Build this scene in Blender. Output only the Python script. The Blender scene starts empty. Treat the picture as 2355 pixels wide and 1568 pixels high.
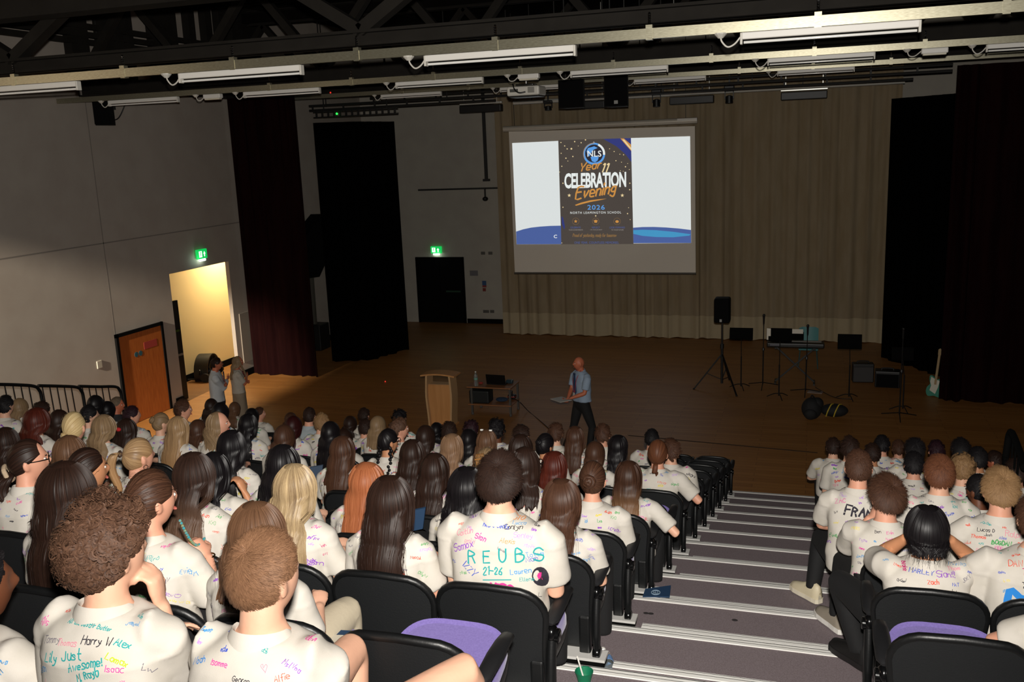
import bpy, bmesh, math, random
import numpy as np
from mathutils import Vector, Matrix
from mathutils.bvhtree import BVHTree
random.seed(7); RNG = np.random.default_rng(7)
sc = bpy.context.scene
COL = sc.collection
PI = math.pi

# ------------------------------------------------------------------ camera, world, lights, exposure
IMG_W, IMG_H, FPX = 2355.0, 1568.0, 2150.0
TH, PW = 0.23596, 0.85            # tier rise and tier depth
Y1 = 13.447                       # front edge of the lowest tier
CAM = np.array([0.0, 0.0, 5.3788])
_ya, _pi, _ro = [math.radians(v) for v in (18.03, 11.80, -2.287)]
FW = np.array([-math.sin(_ya)*math.cos(_pi), math.cos(_ya)*math.cos(_pi), -math.sin(_pi)])
_r0 = np.array([math.cos(_ya), math.sin(_ya), 0.0]); _u0 = np.cross(_r0, FW)
RT = _r0*math.cos(_ro)+_u0*math.sin(_ro)
UP = -_r0*math.sin(_ro)+_u0*math.cos(_ro)
cam_d = bpy.data.cameras.new('camera'); cam = bpy.data.objects.new('camera', cam_d); COL.objects.link(cam)
cam_d.sensor_fit = 'HORIZONTAL'; cam_d.sensor_width = 36.0; cam_d.lens = FPX/IMG_W*36.0
cam_d.clip_start = 0.05; cam_d.clip_end = 200
cam.matrix_world = Matrix(((RT[0], UP[0], -FW[0], CAM[0]), (RT[1], UP[1], -FW[1], CAM[1]), (RT[2], UP[2], -FW[2], CAM[2]), (0, 0, 0, 1)))
sc.camera = cam
sc.view_settings.view_transform = 'Standard'; sc.view_settings.look = 'None'
sc.view_settings.gamma = 1.0; sc.view_settings.exposure = 0.0; sc.view_settings.use_curve_mapping = False
w = bpy.data.worlds.new('world'); sc.world = w; w.use_nodes = True
w.node_tree.nodes['Background'].inputs[0].default_value = (0.9, 0.8, 0.7, 1)
w.node_tree.nodes['Background'].inputs[1].default_value = 0.004

def lamp(name, kind, loc, energy, color=(1, 1, 1), target=None, **kw):
    d = bpy.data.lights.new(name, kind); d.energy = energy; d.color = color
    for k, v in kw.items(): setattr(d, k, v)
    o = bpy.data.objects.new(name, d); o.location = loc; COL.objects.link(o)
    if target is not None:
        o.rotation_euler = (Vector(target)-Vector(loc)).to_track_quat('-Z', 'Y').to_euler()
    return o
# the camera's own flash, just above the lens
FLASH = CAM + UP*0.17 + RT*0.02
fl = lamp('camera_flash', 'SPOT', FLASH, 1.0, (1.0, 0.95, 0.88), target=FLASH+FW*10+UP*1.6, spot_size=math.radians(125), spot_blend=1.0, shadow_soft_size=0.035)
fl.data.use_nodes = True
_nt = fl.data.node_tree; _em = _nt.nodes['Emission']
_fo = _nt.nodes.new('ShaderNodeLightFalloff'); _fo.inputs['Strength'].default_value = 3500.0; _fo.inputs['Smooth'].default_value = 22.0
_nt.links.new(_fo.outputs['Quadratic'], _em.inputs['Strength'])
# added spot, source guessed, brightening the lower left wall; the beam below cuts it
lamp('added_wall_spot', 'SPOT', (-12.2, -2.2, 8.75), 42000, (1.0, 0.86, 0.68), target=(-14.7, 13.4, 1.9), spot_size=math.radians(22), spot_blend=0.5, shadow_soft_size=0.12)

def ray(x, y):
    d = RT*((x-IMG_W/2)/FPX) - UP*((y-IMG_H/2)/FPX) + FW
    return d
def at(x, y, X=None, Y=None, Z=None):
    """the point of the room seen at a picture point, on a wall plane X=, Y= or a floor Z="""
    r = ray(x, y)
    if X is not None: t = (X-CAM[0])/r[0]
    elif Y is not None: t = (Y-CAM[1])/r[1]
    else: t = (Z-CAM[2])/r[2]
    return CAM + r*t

# ------------------------------------------------------------------ materials
MATS = {}
def lin(c):
    return tuple((v/12.92 if v <= 0.04045 else ((v+0.055)/1.055)**2.4) for v in c)
def hexc(h): return lin(tuple(int(h[i:i+2], 16)/255 for i in (0, 2, 4)))
def mat(name, h, rough=0.6, metal=0.0, emit=0.0, spec=0.5, noise=None, bump=None, alpha=None, trans=0.0, sheen=0.0, coat=0.0):
    """noise = (scale, second colour, amount stretch xyz), bump = (scale, strength)"""
    if name in MATS: return MATS[name]
    m = bpy.data.materials.new(name); m.use_nodes = True; nt = m.node_tree; b = nt.nodes['Principled BSDF']
    c = hexc(h)
    b.inputs['Base Color'].default_value = (*c, 1); b.inputs['Roughness'].default_value = rough; b.inputs['Metallic'].default_value = metal
    b.inputs['Specular IOR Level'].default_value = spec
    b.inputs['Transmission Weight'].default_value = trans; b.inputs['Sheen Weight'].default_value = sheen; b.inputs['Coat Weight'].default_value = coat
    if emit: b.inputs['Emission Color'].default_value = (*c, 1); b.inputs['Emission Strength'].default_value = emit
    if noise or bump:
        tc = nt.nodes.new('ShaderNodeTexCoord'); mp = nt.nodes.new('ShaderNodeMapping'); nt.links.new(tc.outputs['Object'], mp.inputs[0])
    if noise:
        s, h2, st = noise
        mp.inputs['Scale'].default_value = st
        n = nt.nodes.new('ShaderNodeTexNoise'); n.inputs['Scale'].default_value = s; n.inputs['Detail'].default_value = 5
        cr = nt.nodes.new('ShaderNodeValToRGB'); cr.color_ramp.elements[0].position = 0.35; cr.color_ramp.elements[1].position = 0.68
        cr.color_ramp.elements[0].color = (*c, 1); cr.color_ramp.elements[1].color = (*hexc(h2), 1)
        nt.links.new(mp.outputs[0], n.inputs['Vector']); nt.links.new(n.outputs['Fac'], cr.inputs[0]); nt.links.new(cr.outputs[0], b.inputs['Base Color'])
    if bump:
        n2 = nt.nodes.new('ShaderNodeTexNoise'); n2.inputs['Scale'].default_value = bump[0]; n2.inputs['Detail'].default_value = 4
        bp = nt.nodes.new('ShaderNodeBump'); bp.inputs['Strength'].default_value = bump[1]; bp.inputs['Distance'].default_value = 0.004
        nt.links.new(tc.outputs['Object'], n2.inputs['Vector']); nt.links.new(n2.outputs['Fac'], bp.inputs['Height']); nt.links.new(bp.outputs[0], b.inputs['Normal'])
    MATS[name] = m
    return m

def hair_mat(name, dark, light, tip=None, rough=0.48, streak=90.0):
    if name in MATS: return MATS[name]
    m = bpy.data.materials.new(name); m.use_nodes = True; nt = m.node_tree; b = nt.nodes['Principled BSDF']; L = nt.links
    uv = nt.nodes.new('ShaderNodeUVMap'); uv.uv_map = 'strand'
    mp = nt.nodes.new('ShaderNodeMapping'); mp.inputs['Scale'].default_value = (streak, 1.3, 1); L.new(uv.outputs[0], mp.inputs[0])
    n = nt.nodes.new('ShaderNodeTexNoise'); n.inputs['Scale'].default_value = 1.0; n.inputs['Detail'].default_value = 6; n.inputs['Roughness'].default_value = 0.7
    L.new(mp.outputs[0], n.inputs['Vector'])
    cr = nt.nodes.new('ShaderNodeValToRGB'); cr.color_ramp.elements[0].position = 0.33; cr.color_ramp.elements[1].position = 0.7
    cr.color_ramp.elements[0].color = (*hexc(dark), 1); cr.color_ramp.elements[1].color = (*hexc(light), 1)
    L.new(n.outputs['Fac'], cr.inputs[0]); out = cr.outputs[0]
    if tip:
        sp = nt.nodes.new('ShaderNodeSeparateXYZ'); L.new(uv.outputs[0], sp.inputs[0])
        mr = nt.nodes.new('ShaderNodeMapRange'); mr.inputs[1].default_value = 0.35; mr.inputs[2].default_value = 0.95; L.new(sp.outputs[1], mr.inputs[0])
        mx = nt.nodes.new('ShaderNodeMix'); mx.data_type = 'RGBA'; L.new(mr.outputs[0], mx.inputs[0]); L.new(out, mx.inputs[6]); mx.inputs[7].default_value = (*hexc(tip), 1); out = mx.outputs[2]
    L.new(out, b.inputs['Base Color'])
    b.inputs['Roughness'].default_value = rough; b.inputs['Specular IOR Level'].default_value = 0.22
    bp = nt.nodes.new('ShaderNodeBump'); bp.inputs['Distance'].default_value = 0.0007
    sv = nt.nodes.new('ShaderNodeSeparateXYZ'); L.new(uv.outputs[0], sv.inputs[0]); mv = nt.nodes.new('ShaderNodeMapRange'); mv.inputs[1].default_value = 0.03; mv.inputs[2].default_value = 0.2; mv.inputs[4].default_value = 0.3; L.new(sv.outputs[1], mv.inputs[0]); L.new(mv.outputs[0], bp.inputs['Strength'])
    L.new(n.outputs['Fac'], bp.inputs['Height']); L.new(bp.outputs[0], b.inputs['Normal'])
    MATS[name] = m
    return m

# ------------------------------------------------------------------ mesh builder
class MB:
    def __init__(s): s.V = []; s.F = []; s.M = []; s.n = 0; s.UV = None
    def add(s, V, F, mi=0, uv=None):
        V = np.asarray(V, float).reshape(-1, 3)
        s.V.append(V)
        for f in F: s.F.append([i+s.n for i in f])
        s.M += [mi]*len(F); s.n += len(V)
        if uv is not None:
            if s.UV is None: s.UV = []
            s.UV.append(np.asarray(uv, float))
        elif s.UV is not None: s.UV.append(np.zeros((len(V), 2)))
        return s
    def box(s, c, d, rz=0.0, mi=0, rx=0.0):
        x, y, z = d[0]/2, d[1]/2, d[2]/2
        V = np.array([[a*x, b*y, e*z] for e in (-1, 1) for b in (-1, 1) for a in (-1, 1)])
        if rx: V = V @ np.array(Matrix.Rotation(rx, 3, 'X')).T
        if rz: V = V @ np.array(Matrix.Rotation(rz, 3, 'Z')).T
        return s.add(V+np.array(c), [(0, 2, 3, 1), (4, 5, 7, 6), (0, 1, 5, 4), (2, 6, 7, 3), (0, 4, 6, 2), (1, 3, 7, 5)], mi)
    def bx(s, a, b, mi=0):
        a = np.array(a, float); b = np.array(b, float)
        return s.box((a+b)/2, np.abs(b-a), mi=mi)
    def rbox(s, c, d, r=0.02, mi=0, rot=None):
        bm = bmesh.new(); bmesh.ops.create_cube(bm, size=1.0)
        for v in bm.verts: v.co = Vector((v.co.x*d[0], v.co.y*d[1], v.co.z*d[2]))
        bmesh.ops.bevel(bm, geom=bm.edges[:], offset=r, segments=3, affect='EDGES', profile=0.5)
        V = np.array([v.co for v in bm.verts]); bm.verts.index_update(); F = [[v.index for v in f.verts] for f in bm.faces]; bm.free()
        if rot is not None: V = V @ np.array(rot).T
        return s.add(V+np.array(c), F, mi)
    def tube(s, pts, r, n=8, mi=0, cap=True, flat=1.0, up=(0, 0, 1)):
        V, F = tube_vf(pts, r, n, cap, flat, up); return s.add(V, F, mi)
    def beam(s, a, b, wd, ht, mi=0):
        a = np.array(a, float); b = np.array(b, float); d = b-a; L = np.linalg.norm(d); d /= L
        u = np.array([0, 0, 1.0]) if abs(d[2]) < 0.95 else np.array([0, 1.0, 0])
        sd = np.cross(d, u); sd /= np.linalg.norm(sd); u = np.cross(sd, d)
        V = [p+sd*wd/2*i+u*ht/2*j for p in (a, b) for i, j in ((-1, -1), (1, -1), (1, 1), (-1, 1))]
        return s.add(V, [(3, 2, 1, 0), (4, 5, 6, 7), (0, 1, 5, 4), (1, 2, 6, 5), (2, 3, 7, 6), (3, 0, 4, 7)], mi)
    def lathe(s, prof, c=(0, 0, 0), n=20, mi=0, axis='z'):
        V = []; F = []
        for r, z in prof:
            for k in range(n):
                a = 2*PI*k/n; p = (r*math.cos(a), r*math.sin(a), z)
                if axis == 'y': p = (p[0], p[2], p[1])
                if axis == 'x': p = (p[2], p[0], p[1])
                V.append(p)
        for i in range(len(prof)-1):
            for k in range(n): F.append((i*n+k, i*n+(k+1) % n, (i+1)*n+(k+1) % n, (i+1)*n+k))
        F.append(list(range(n))[::-1]); F.append([(len(prof)-1)*n+k for k in range(n)])
        return s.add(np.array(V)+np.array(c), F, mi)
    def ball(s, c, r, n=12, mi=0):
        r = (r, r, r) if np.isscalar(r) else r
        V, F = sphere_vf(n, max(6, n*2//3)); return s.add(V*np.array(r)+np.array(c), F, mi)
    def prism(s, poly, y0, y1, mi=0, plane='xz'):
        n = len(poly); V = []
        for yy in (y0, y1):
            for a, b in poly: V.append({'xz': (a, yy, b), 'yz': (yy, a, b), 'xy': (a, b, yy)}[plane])
        F = [list(range(n)), list(range(2*n-1, n-1, -1))]+[(i, i+n, (i+1) % n+n, (i+1) % n) for i in range(n)]
        return s.add(V, F, mi)
    def grid(s, A, mi=0, uv=None, closeu=False):
        n, m = A.shape[:2]; F = []
        for i in range(n-1):
            for j in range(m-1 if not closeu else m):
                k = (j+1) % m; F.append((i*m+j, i*m+k, (i+1)*m+k, (i+1)*m+j))
        return s.add(A.reshape(-1, 3), F, mi, None if uv is None else uv.reshape(-1, 2))
    def build(s, name, mats, parent=None, smooth=False, loc=None):
        V = np.concatenate(s.V) if s.V else np.zeros((0, 3))
        return mesh_obj(name, V, s.F, mats, parent, smooth, s.M, np.concatenate(s.UV) if s.UV is not None else None, loc)

def mesh_obj(name, V, F, mats, parent=None, smooth=False, MI=None, uv=None, loc=None):
    me = bpy.data.meshes.new(name)
    me.from_pydata(np.asarray(V, float).tolist() if len(F) < 1 else [tuple(v) for v in V], [], F)
    if not isinstance(mats, (list, tuple)): mats = [mats]
    for m in mats: me.materials.append(m)
    if MI is not None and len(mats) > 1: me.polygons.foreach_set('material_index', np.array(MI, np.int32))
    if uv is not None:
        l = me.uv_layers.new(name='strand'); vi = np.zeros(len(me.loops), np.int32); me.loops.foreach_get('vertex_index', vi)
        l.data.foreach_set('uv', uv[vi].astype(np.float32).ravel())
    if smooth is True: me.polygons.foreach_set('use_smooth', np.ones(len(me.polygons), bool))
    elif smooth:   # angle in degrees: flat edges stay crisp
        me.polygons.foreach_set('use_smooth', np.ones(len(me.polygons), bool)); me.set_sharp_from_angle(angle=math.radians(smooth))
    me.update()
    o = bpy.data.objects.new(name, me); COL.objects.link(o)
    if parent is not None: o.parent = parent
    if loc is not None: o.location = loc
    return o

def tube_vf(pts, r, n=8, cap=True, flat=1.0, up=(0, 0, 1)):
    pts = np.array(pts, float); m = len(pts); r = np.full(m, r, float) if np.isscalar(r) else np.array(r, float)
    T = np.gradient(pts, axis=0); T /= np.linalg.norm(T, axis=1, keepdims=True)+1e-12
    u = np.array(up, float)
    if abs(T[0] @ u) > 0.95: u = np.array([0, 1.0, 0]) if abs(T[0][1]) < 0.9 else np.array([1.0, 0, 0])
    V = []; F = []
    for i in range(m):
        sd = np.cross(T[i], u); sd /= np.linalg.norm(sd)+1e-12; u = np.cross(sd, T[i]); u /= np.linalg.norm(u)+1e-12
        for k in range(n):
            a = 2*PI*k/n; V.append(pts[i]+sd*math.cos(a)*r[i]+u*math.sin(a)*r[i]*flat)
    for i in range(m-1):
        for k in range(n): F.append((i*n+k, i*n+(k+1) % n, (i+1)*n+(k+1) % n, (i+1)*n+k))
    if cap:
        V.append(pts[0]); V.append(pts[-1]); a, b = m*n, m*n+1
        for k in range(n): F.append((a, (k+1) % n, k)); F.append((b, (m-1)*n+k, (m-1)*n+(k+1) % n))
    return np.array(V), F
def sphere_vf(n=16, m=10):
    V = [(0, 0, -1.0)]; F = []
    for i in range(1, m):
        t = PI*i/m
        for k in range(n): a = 2*PI*k/n; V.append((math.sin(t)*math.cos(a), math.sin(t)*math.sin(a), -math.cos(t)))
    V.append((0, 0, 1.0)); top = len(V)-1
    for k in range(n):
        F.append((0, 1+(k+1) % n, 1+k))
        for i in range(m-2): a = 1+i*n; F.append((a+k, a+(k+1) % n, a+n+(k+1) % n, a+n+k))
        a = 1+(m-2)*n; F.append((a+k, a+(k+1) % n, top))
    return np.array(V), F
def smoothpath(pts, k=6):
    pts = np.array(pts, float)
    if len(pts) < 3: return pts
    P = np.vstack([2*pts[0]-pts[1], pts, 2*pts[-1]-pts[-2]]); out = []
    t = np.linspace(0, 1, k, endpoint=False)[:, None]
    for i in range(1, len(P)-2):
        a, b, c, d = P[i-1], P[i], P[i+1], P[i+2]
        out.append(0.5*((2*b)+(-a+c)*t+(2*a-5*b+4*c-d)*t**2+(-a+3*b-3*c+d)*t**3))
    out.append(pts[-1:]); return np.vstack(out)

def tag(o, label, cat, group=None, kind=None):
    if label: o['label'] = label
    if cat: o['category'] = cat
    if group: o['group'] = group
    if kind: o['kind'] = kind
    return o
def thing(name, label, cat, loc=(0, 0, 0), rz=0.0, group=None):
    o = bpy.data.objects.new(name, None); COL.objects.link(o); o.empty_display_size = 0.1
    o.location = loc; o.rotation_euler = (0, 0, rz)
    return tag(o, label, cat, group)
def struct(o, label=None):
    o['kind'] = 'structure'
    if label: o['label'] = label
    return o
def dup(root, loc, rz=None, label=None, group=None):
    r = root.copy(); COL.objects.link(r); r.location = loc
    if rz is not None: r.rotation_euler = (0, 0, rz)
    if label: r['label'] = label
    if group: r['group'] = group
    for ch in list(root.children):
        c = ch.copy(); COL.objects.link(c); c.parent = r
        for g in list(ch.children):
            d = g.copy(); COL.objects.link(d); d.parent = c
    return r
# ------------------------------------------------------------------ text helpers
TMP = bpy.data.scenes.new('tmp')
def evaluated(o):
    """vertices and faces of an object after its modifiers, worked out in a side scene"""
    TMP.collection.objects.link(o)
    with bpy.context.temp_override(scene=TMP, view_layer=TMP.view_layers[0]): dg = bpy.context.evaluated_depsgraph_get()
    dg.update()
    e = o.evaluated_get(dg); me = e.to_mesh()
    V = np.empty(len(me.vertices)*3, np.float32); me.vertices.foreach_get('co', V)
    ls = np.empty(len(me.polygons), np.int32); lt = np.empty(len(me.polygons), np.int32); vi = np.empty(len(me.loops), np.int32)
    me.polygons.foreach_get('loop_start', ls); me.polygons.foreach_get('loop_total', lt); me.loops.foreach_get('vertex_index', vi)
    F = [vi[a:a+b].tolist() for a, b in zip(ls, lt)]
    e.to_mesh_clear(); TMP.collection.objects.unlink(o)
    return V.reshape(-1, 3).astype(float), F
def font_vf(text, bold=0.0, shear=0.0, space=1.0):
    c = bpy.data.curves.new('letters', 'FONT'); c.body = text; c.offset = bold; c.shear = shear; c.space_character = space; c.resolution_u = 3
    o = bpy.data.objects.new('letters', c); V, F = evaluated(o)
    bpy.data.objects.remove(o); bpy.data.curves.remove(c)
    mn, mx = V[:, :2].min(0), V[:, :2].max(0)
    return (V[:, :2]-mn)/(mx-mn), F, (mx-mn)
G = {'A': "02 29 42;15 35", 'B': "02 09 28 37 26 06;26 45 43 22 02", 'C': "48 29 07 04 22 43", 'D': "02 09 29 47 44 22 02", 'E': "49 09 02 42;06 36", 'F': "49 09 02;06 36",
 'G': "48 29 07 04 22 43 45 25", 'H': "02 09;42 49;06 46", 'I': "02 09", 'J': "49 44 32 12 04", 'K': "02 09;49 05 42", 'L': "09 02 42", 'M': "02 09 25 49 42", 'N': "02 09 42 49",
 'O': "29 07 04 22 44 47 29", 'P': "02 09 29 47 26 06", 'Q': "29 07 04 22 44 47 29;24 42", 'R': "02 09 29 47 26 06;26 42", 'S': "48 29 08 06 45 43 22 03", 'T': "09 49;29 22",
 'U': "09 04 22 44 49", 'V': "09 22 49", 'W': "09 12 26 32 49", 'X': "09 42;02 49", 'Y': "09 25 49;25 22", 'Z': "09 49 02 42",
 'a': "35 26 06 04 12 32;36 32", 'b': "09 02 22 34 36 16 05", 'c': "36 16 04 03 12 32", 'd': "36 16 04 12 22 34;39 32", 'e': "04 34 35 26 06 03 12 32", 'f': "39 29 18 12;06 26",
 'g': "36 16 04 13 33;36 31 20 01", 'h': "09 02;05 16 26 35 32", 'i': "06 02;08 09", 'j': "16 11 00;18 19", 'k': "09 02;36 04 32", 'l': "09 03 12", 'm': "06 02;05 16 25 22;25 36 45 42",
 'n': "06 02;05 16 26 35 32", 'o': "16 05 03 12 22 33 35 26 16", 'p': "06 00;05 16 26 35 33 22 03", 'q': "36 16 04 12 33;36 30", 'r': "06 02;04 16 26", 's': "35 26 06 05 33 22 02",
 't': "19 13 22 32;06 36", 'u': "06 03 12 22 34;36 32", 'v': "06 12 36", 'w': "06 12 25 32 46", 'x': "06 32;02 36", 'y': "06 14 33;36 21 00", 'z': "06 36 02 32",
 '0': "19 07 04 12 22 34 37 29 19", '1': "08 19 12", '2': "07 19 29 37 02 32", '3': "09 39 16 35 33 12 02", '4': "32 39 04 44", '5': "39 09 06 26 34 22 02", '6': "39 16 03 12 32 34 25 05",
 '7': "09 39 12", '8': "16 08 19 28 26 16 04 12 22 34 26", '9': "36 16 08 19 39 32", '!': "09 05;02 03", '-': "05 35", '.': "02 03", ',': "02 01", '*': "44 08 19 27 39 48 44", '#': "12 19;32 39;04 44;07 47", '_': "02 92"}
STRAIGHT = set('AEFHIKLMNTVWXYZ147kvwxz!-.')
def stroke_text(text, jit=0.0, rnd=random, slant=0.0):
    """single-line handwriting: polylines with cap height 1, and the width of the word"""
    out = []; x = 0.0
    for ch in text:
        if ch == ' ': x += 3.2; continue
        g = G.get(ch)
        if not g: x += 3; continue
        mxx = 0; dy = rnd.uniform(-1, 1)*jit*1.5; sc_ = 1+rnd.uniform(-1, 1)*jit*0.5
        for st in g.split(';'):
            p = [(int(q[0]), int(q[1])-2) for q in st.split()]; mxx = max(mxx, max(a for a, b in p))
            p = np.array([(x+(a+rnd.uniform(-1, 1)*jit)*sc_, (b+rnd.uniform(-1, 1)*jit)*sc_+dy) for a, b in p], float)
            if len(p) > 2 and ch not in STRAIGHT: p = smoothpath(np.c_[p, np.zeros(len(p))], 3)[:, :2]
            out.append(p/7.0)
        x += (mxx+1.6)
    W = max(0.2, (x-1.6)/7.0)
    if slant: out = [np.c_[p[:, 0]+p[:, 1]*slant, p[:, 1]] for p in out]
    return out, W
def ribbon2(mb, P, N, wd, mi, lift=0.0012):
    """a pen line of width wd through points P lying on a surface with normals N"""
    P = np.asarray(P); N = np.asarray(N)
    if len(P) < 2: return
    T = np.gradient(P, axis=0); S = np.cross(N, T); S /= np.linalg.norm(S, axis=1, keepdims=True)+1e-9
    A = P+N*lift; L = A-S*wd/2; R = A+S*wd/2; n = len(P)
    e0 = T[0]/(np.linalg.norm(T[0])+1e-9)*wd*0.4; e1 = T[-1]/(np.linalg.norm(T[-1])+1e-9)*wd*0.4
    L[0] -= e0; R[0] -= e0; L[-1] += e1; R[-1] += e1
    mb.add(np.vstack([L, R]), [(i, i+1, n+i+1, n+i) for i in range(n-1)], mi)

# ------------------------------------------------------------------ the hall
XL, YB, ZR = -13.4, 26.95, 9.0
M_wall = mat('wall_paint', 'a69d93', 0.75, noise=(2.0, 'a0968c', (1, 1, 1)), bump=(60, 0.05))
M_wall2 = mat('back_wall_paint', 'a8a296', 0.8, noise=(2.0, 'a29b90', (1, 1, 1)))
M_dark = mat('black_steel', '1c1b19', 0.6, 0.0)
M_black = mat('black_plastic', '0c0c0d', 0.45)
M_matte = mat('matte_black', '060606', 0.9, spec=0.1)
M_roof = mat('roof_deck', '0c0a08', 0.95, spec=0.1)
M_beam = mat('roof_steel', '1f1c18', 0.8, spec=0.2, noise=(4, '191612', (1, 1, 1)))
M_galv = mat('galvanised_rail', '8f8a76', 0.34, 0.75, noise=(25, 'a8a48f', (1, 8, 8)))
M_white = mat('white_enamel', 'e6e3dc', 0.4)
M_offw = mat('white_plastic', 'd2cec4', 0.45)
M_alu = mat('aluminium', 'b9b8b4', 0.3, 0.85)
M_chrome = mat('chrome', 'c8c8c8', 0.15, 1.0)

def planks():
    m = bpy.data.materials.new('stage_boards'); m.use_nodes = True; nt = m.node_tree; b = nt.nodes['Principled BSDF']; L = nt.links
    tc = nt.nodes.new('ShaderNodeTexCoord'); br = nt.nodes.new('ShaderNodeTexBrick')
    br.inputs['Scale'].default_value = 1.0; br.inputs['Brick Width'].default_value = 1.6; br.inputs['Row Height'].default_value = 0.13; br.inputs['Mortar Size'].default_value = 0.003
    br.inputs['Color1'].default_value = (*hexc('a8743b'), 1); br.inputs['Color2'].default_value = (*hexc('996630'), 1); br.inputs['Mortar'].default_value = (*hexc('5f3c1c'), 1)
    n = nt.nodes.new('ShaderNodeTexNoise'); n.inputs['Scale'].default_value = 3.0; mp = nt.nodes.new('ShaderNodeMapping'); mp.inputs['Scale'].default_value = (0.6, 8, 1)
    mx = nt.nodes.new('ShaderNodeMix'); mx.data_type = 'RGBA'; mx.blend_type = 'MULTIPLY'; mx.inputs[0].default_value = 0.5
    L.new(tc.outputs['Object'], br.inputs['Vector']); L.new(tc.outputs['Object'], mp.inputs[0]); L.new(mp.outputs[0], n.inputs['Vector'])
    cr = nt.nodes.new('ShaderNodeValToRGB'); cr.color_ramp.elements[0].color = (0.55, 0.5, 0.45, 1); L.new(n.outputs['Fac'], cr.inputs[0])
    L.new(br.outputs['Color'], mx.inputs[6]); L.new(cr.outputs[0], mx.inputs[7]); L.new(mx.outputs[2], b.inputs['Base Color'])
    b.inputs['Roughness'].default_value = 0.5
    return m
M_floor = planks()
M_carpet = mat('tier_carpet', '6a5e60', 0.95, noise=(180, '82767a', (1, 1, 1)), bump=(300, 0.4))

struct(MB().bx((-20, Y1-0.86, -0.2), (9, YB+0.5, 0.0)).build('floor', M_floor), 'dark wooden stage boards')
struct(MB().bx((-20, -8, ZR), (9, YB+0.5, ZR+0.2)).build('ceiling', M_roof))
# left wall with its doorway, seams and the passage behind it
dl, dr = at(389, 632, X=XL), at(525, 599, X=XL)
DY0, DY1, DZ = dl[1], dr[1], (dl[2]+dr[2])/2
wb = MB()
wb.bx((XL-0.1, -8, 0), (XL, DY0, ZR)); wb.bx((XL-0.1, DY1, 0), (XL, YB, ZR)); wb.bx((XL-0.1, DY0, DZ), (XL, DY1, ZR))
struct(wb.build('wall_left', M_wall))
struct(MB().bx((-20, YB, 0), (9, YB+0.3, ZR)).build('wall_back', M_wall2))
struct(MB().bx((8.0, -8, 0), (8.3, YB, ZR)).build('wall_right', M_matte))
struct(MB().bx((-20, -8.3, 0), (9, -8, ZR)).build('wall_rear', M_wall2))
zs = at(285, 552, X=XL)[2]
struct(MB().bx((XL, -6, zs-0.012), (XL+0.001, 20.5, zs+0.012)).build('trim_1', mat('wall_joint', '7c756e', 0.8)))
ys = at(238, 560, X=XL)[1]
struct(MB().bx((XL, ys-0.01, 0), (XL+0.001, ys+0.01, 6.8)).build('trim_2', mat('wall_joint', '7c756e', 0.8)))
struct(MB().bx((XL, DY1+0.01, 0), (XL+0.03, YB, 0.16)).bx((XL, 16.85, 0), (XL+0.03, DY0, 0.16)).build('baseboard_left', M_matte))
struct(MB().bx((at(1072, 745, Y=YB)[0]+.06, YB-0.03, 0), (-8.2, YB, 0.14)).build('baseboard_back', M_matte))
# unseen beam added overhead to block the wall spot above a sloping line
struct(MB().bx((-13.4, 1.75, 7.48), (8, 2.05, ZR)).build('roof_beam', M_beam))
# passage
M_pass = mat('passage_paint', 'e2cf9c', 0.7)
pb = MB()
PX = at(440, 873, Z=0)[0]
pb.bx((PX-0.3, DY0-0.6, 0), (PX, 27.0, 3.6)); pb.bx((PX-0.3, DY0-0.9, 0), (XL-0.1, DY0-0.6, 3.6)); pb.bx((PX-0.3, 26.7, 0), (XL-0.1, 27.0, 3.6))
struct(pb.build('wall_passage', M_pass))
struct(MB().bx((PX-0.3, DY0-0.9, 3.5), (XL-0.1, 27, 3.7)).build('ceiling', M_pass))
struct(MB().bx((PX, DY0-0.6, 0), (PX+0.03, 26.7, 0.16)).build('baseboard_passage', M_matte))
lamp('passage_lamp', 'AREA', ((PX+XL)/2-0.2, 20.6, 3.42), 125, (1.0, 0.83, 0.54), size=1.0, target=((PX+XL)/2-0.2, 20.6, 0))
# dark door leaf folded open in the passage
d0, d1 = at(417, 921, Z=0), at(432, 916, Z=0); dtop = at(413, 689, Y=d1[1])[2]
d0 = d1+(d0-d1)*2.2
t = thing('passage_door', 'dark open door leaf with narrow glass strip standing at the lit doorway', 'door', d1, 0)
dd = d0-d1
MB().beam(np.array([0, 0, dtop/2]), dd+np.array([0, 0, dtop/2]), 0.05, dtop-0.02).build('leaf', mat('dark_door', '15140f', 0.5), t)
MB().beam(dd*0.1+np.array([0, 0, dtop*0.7]), dd*0.9+np.array([0, 0, dtop*0.7]), 0.07, 0.05).build('glass', mat('door_glass', '3a4a1c', 0.2), t)  # green reflection in the pane is put into its colour
MB().beam(dd*0.05+np.array([0, 0, dtop*0.46]), dd*0.95+np.array([0, 0, dtop*0.46]), 0.08, 0.05).build('push_bar', M_alu, t)
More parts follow.
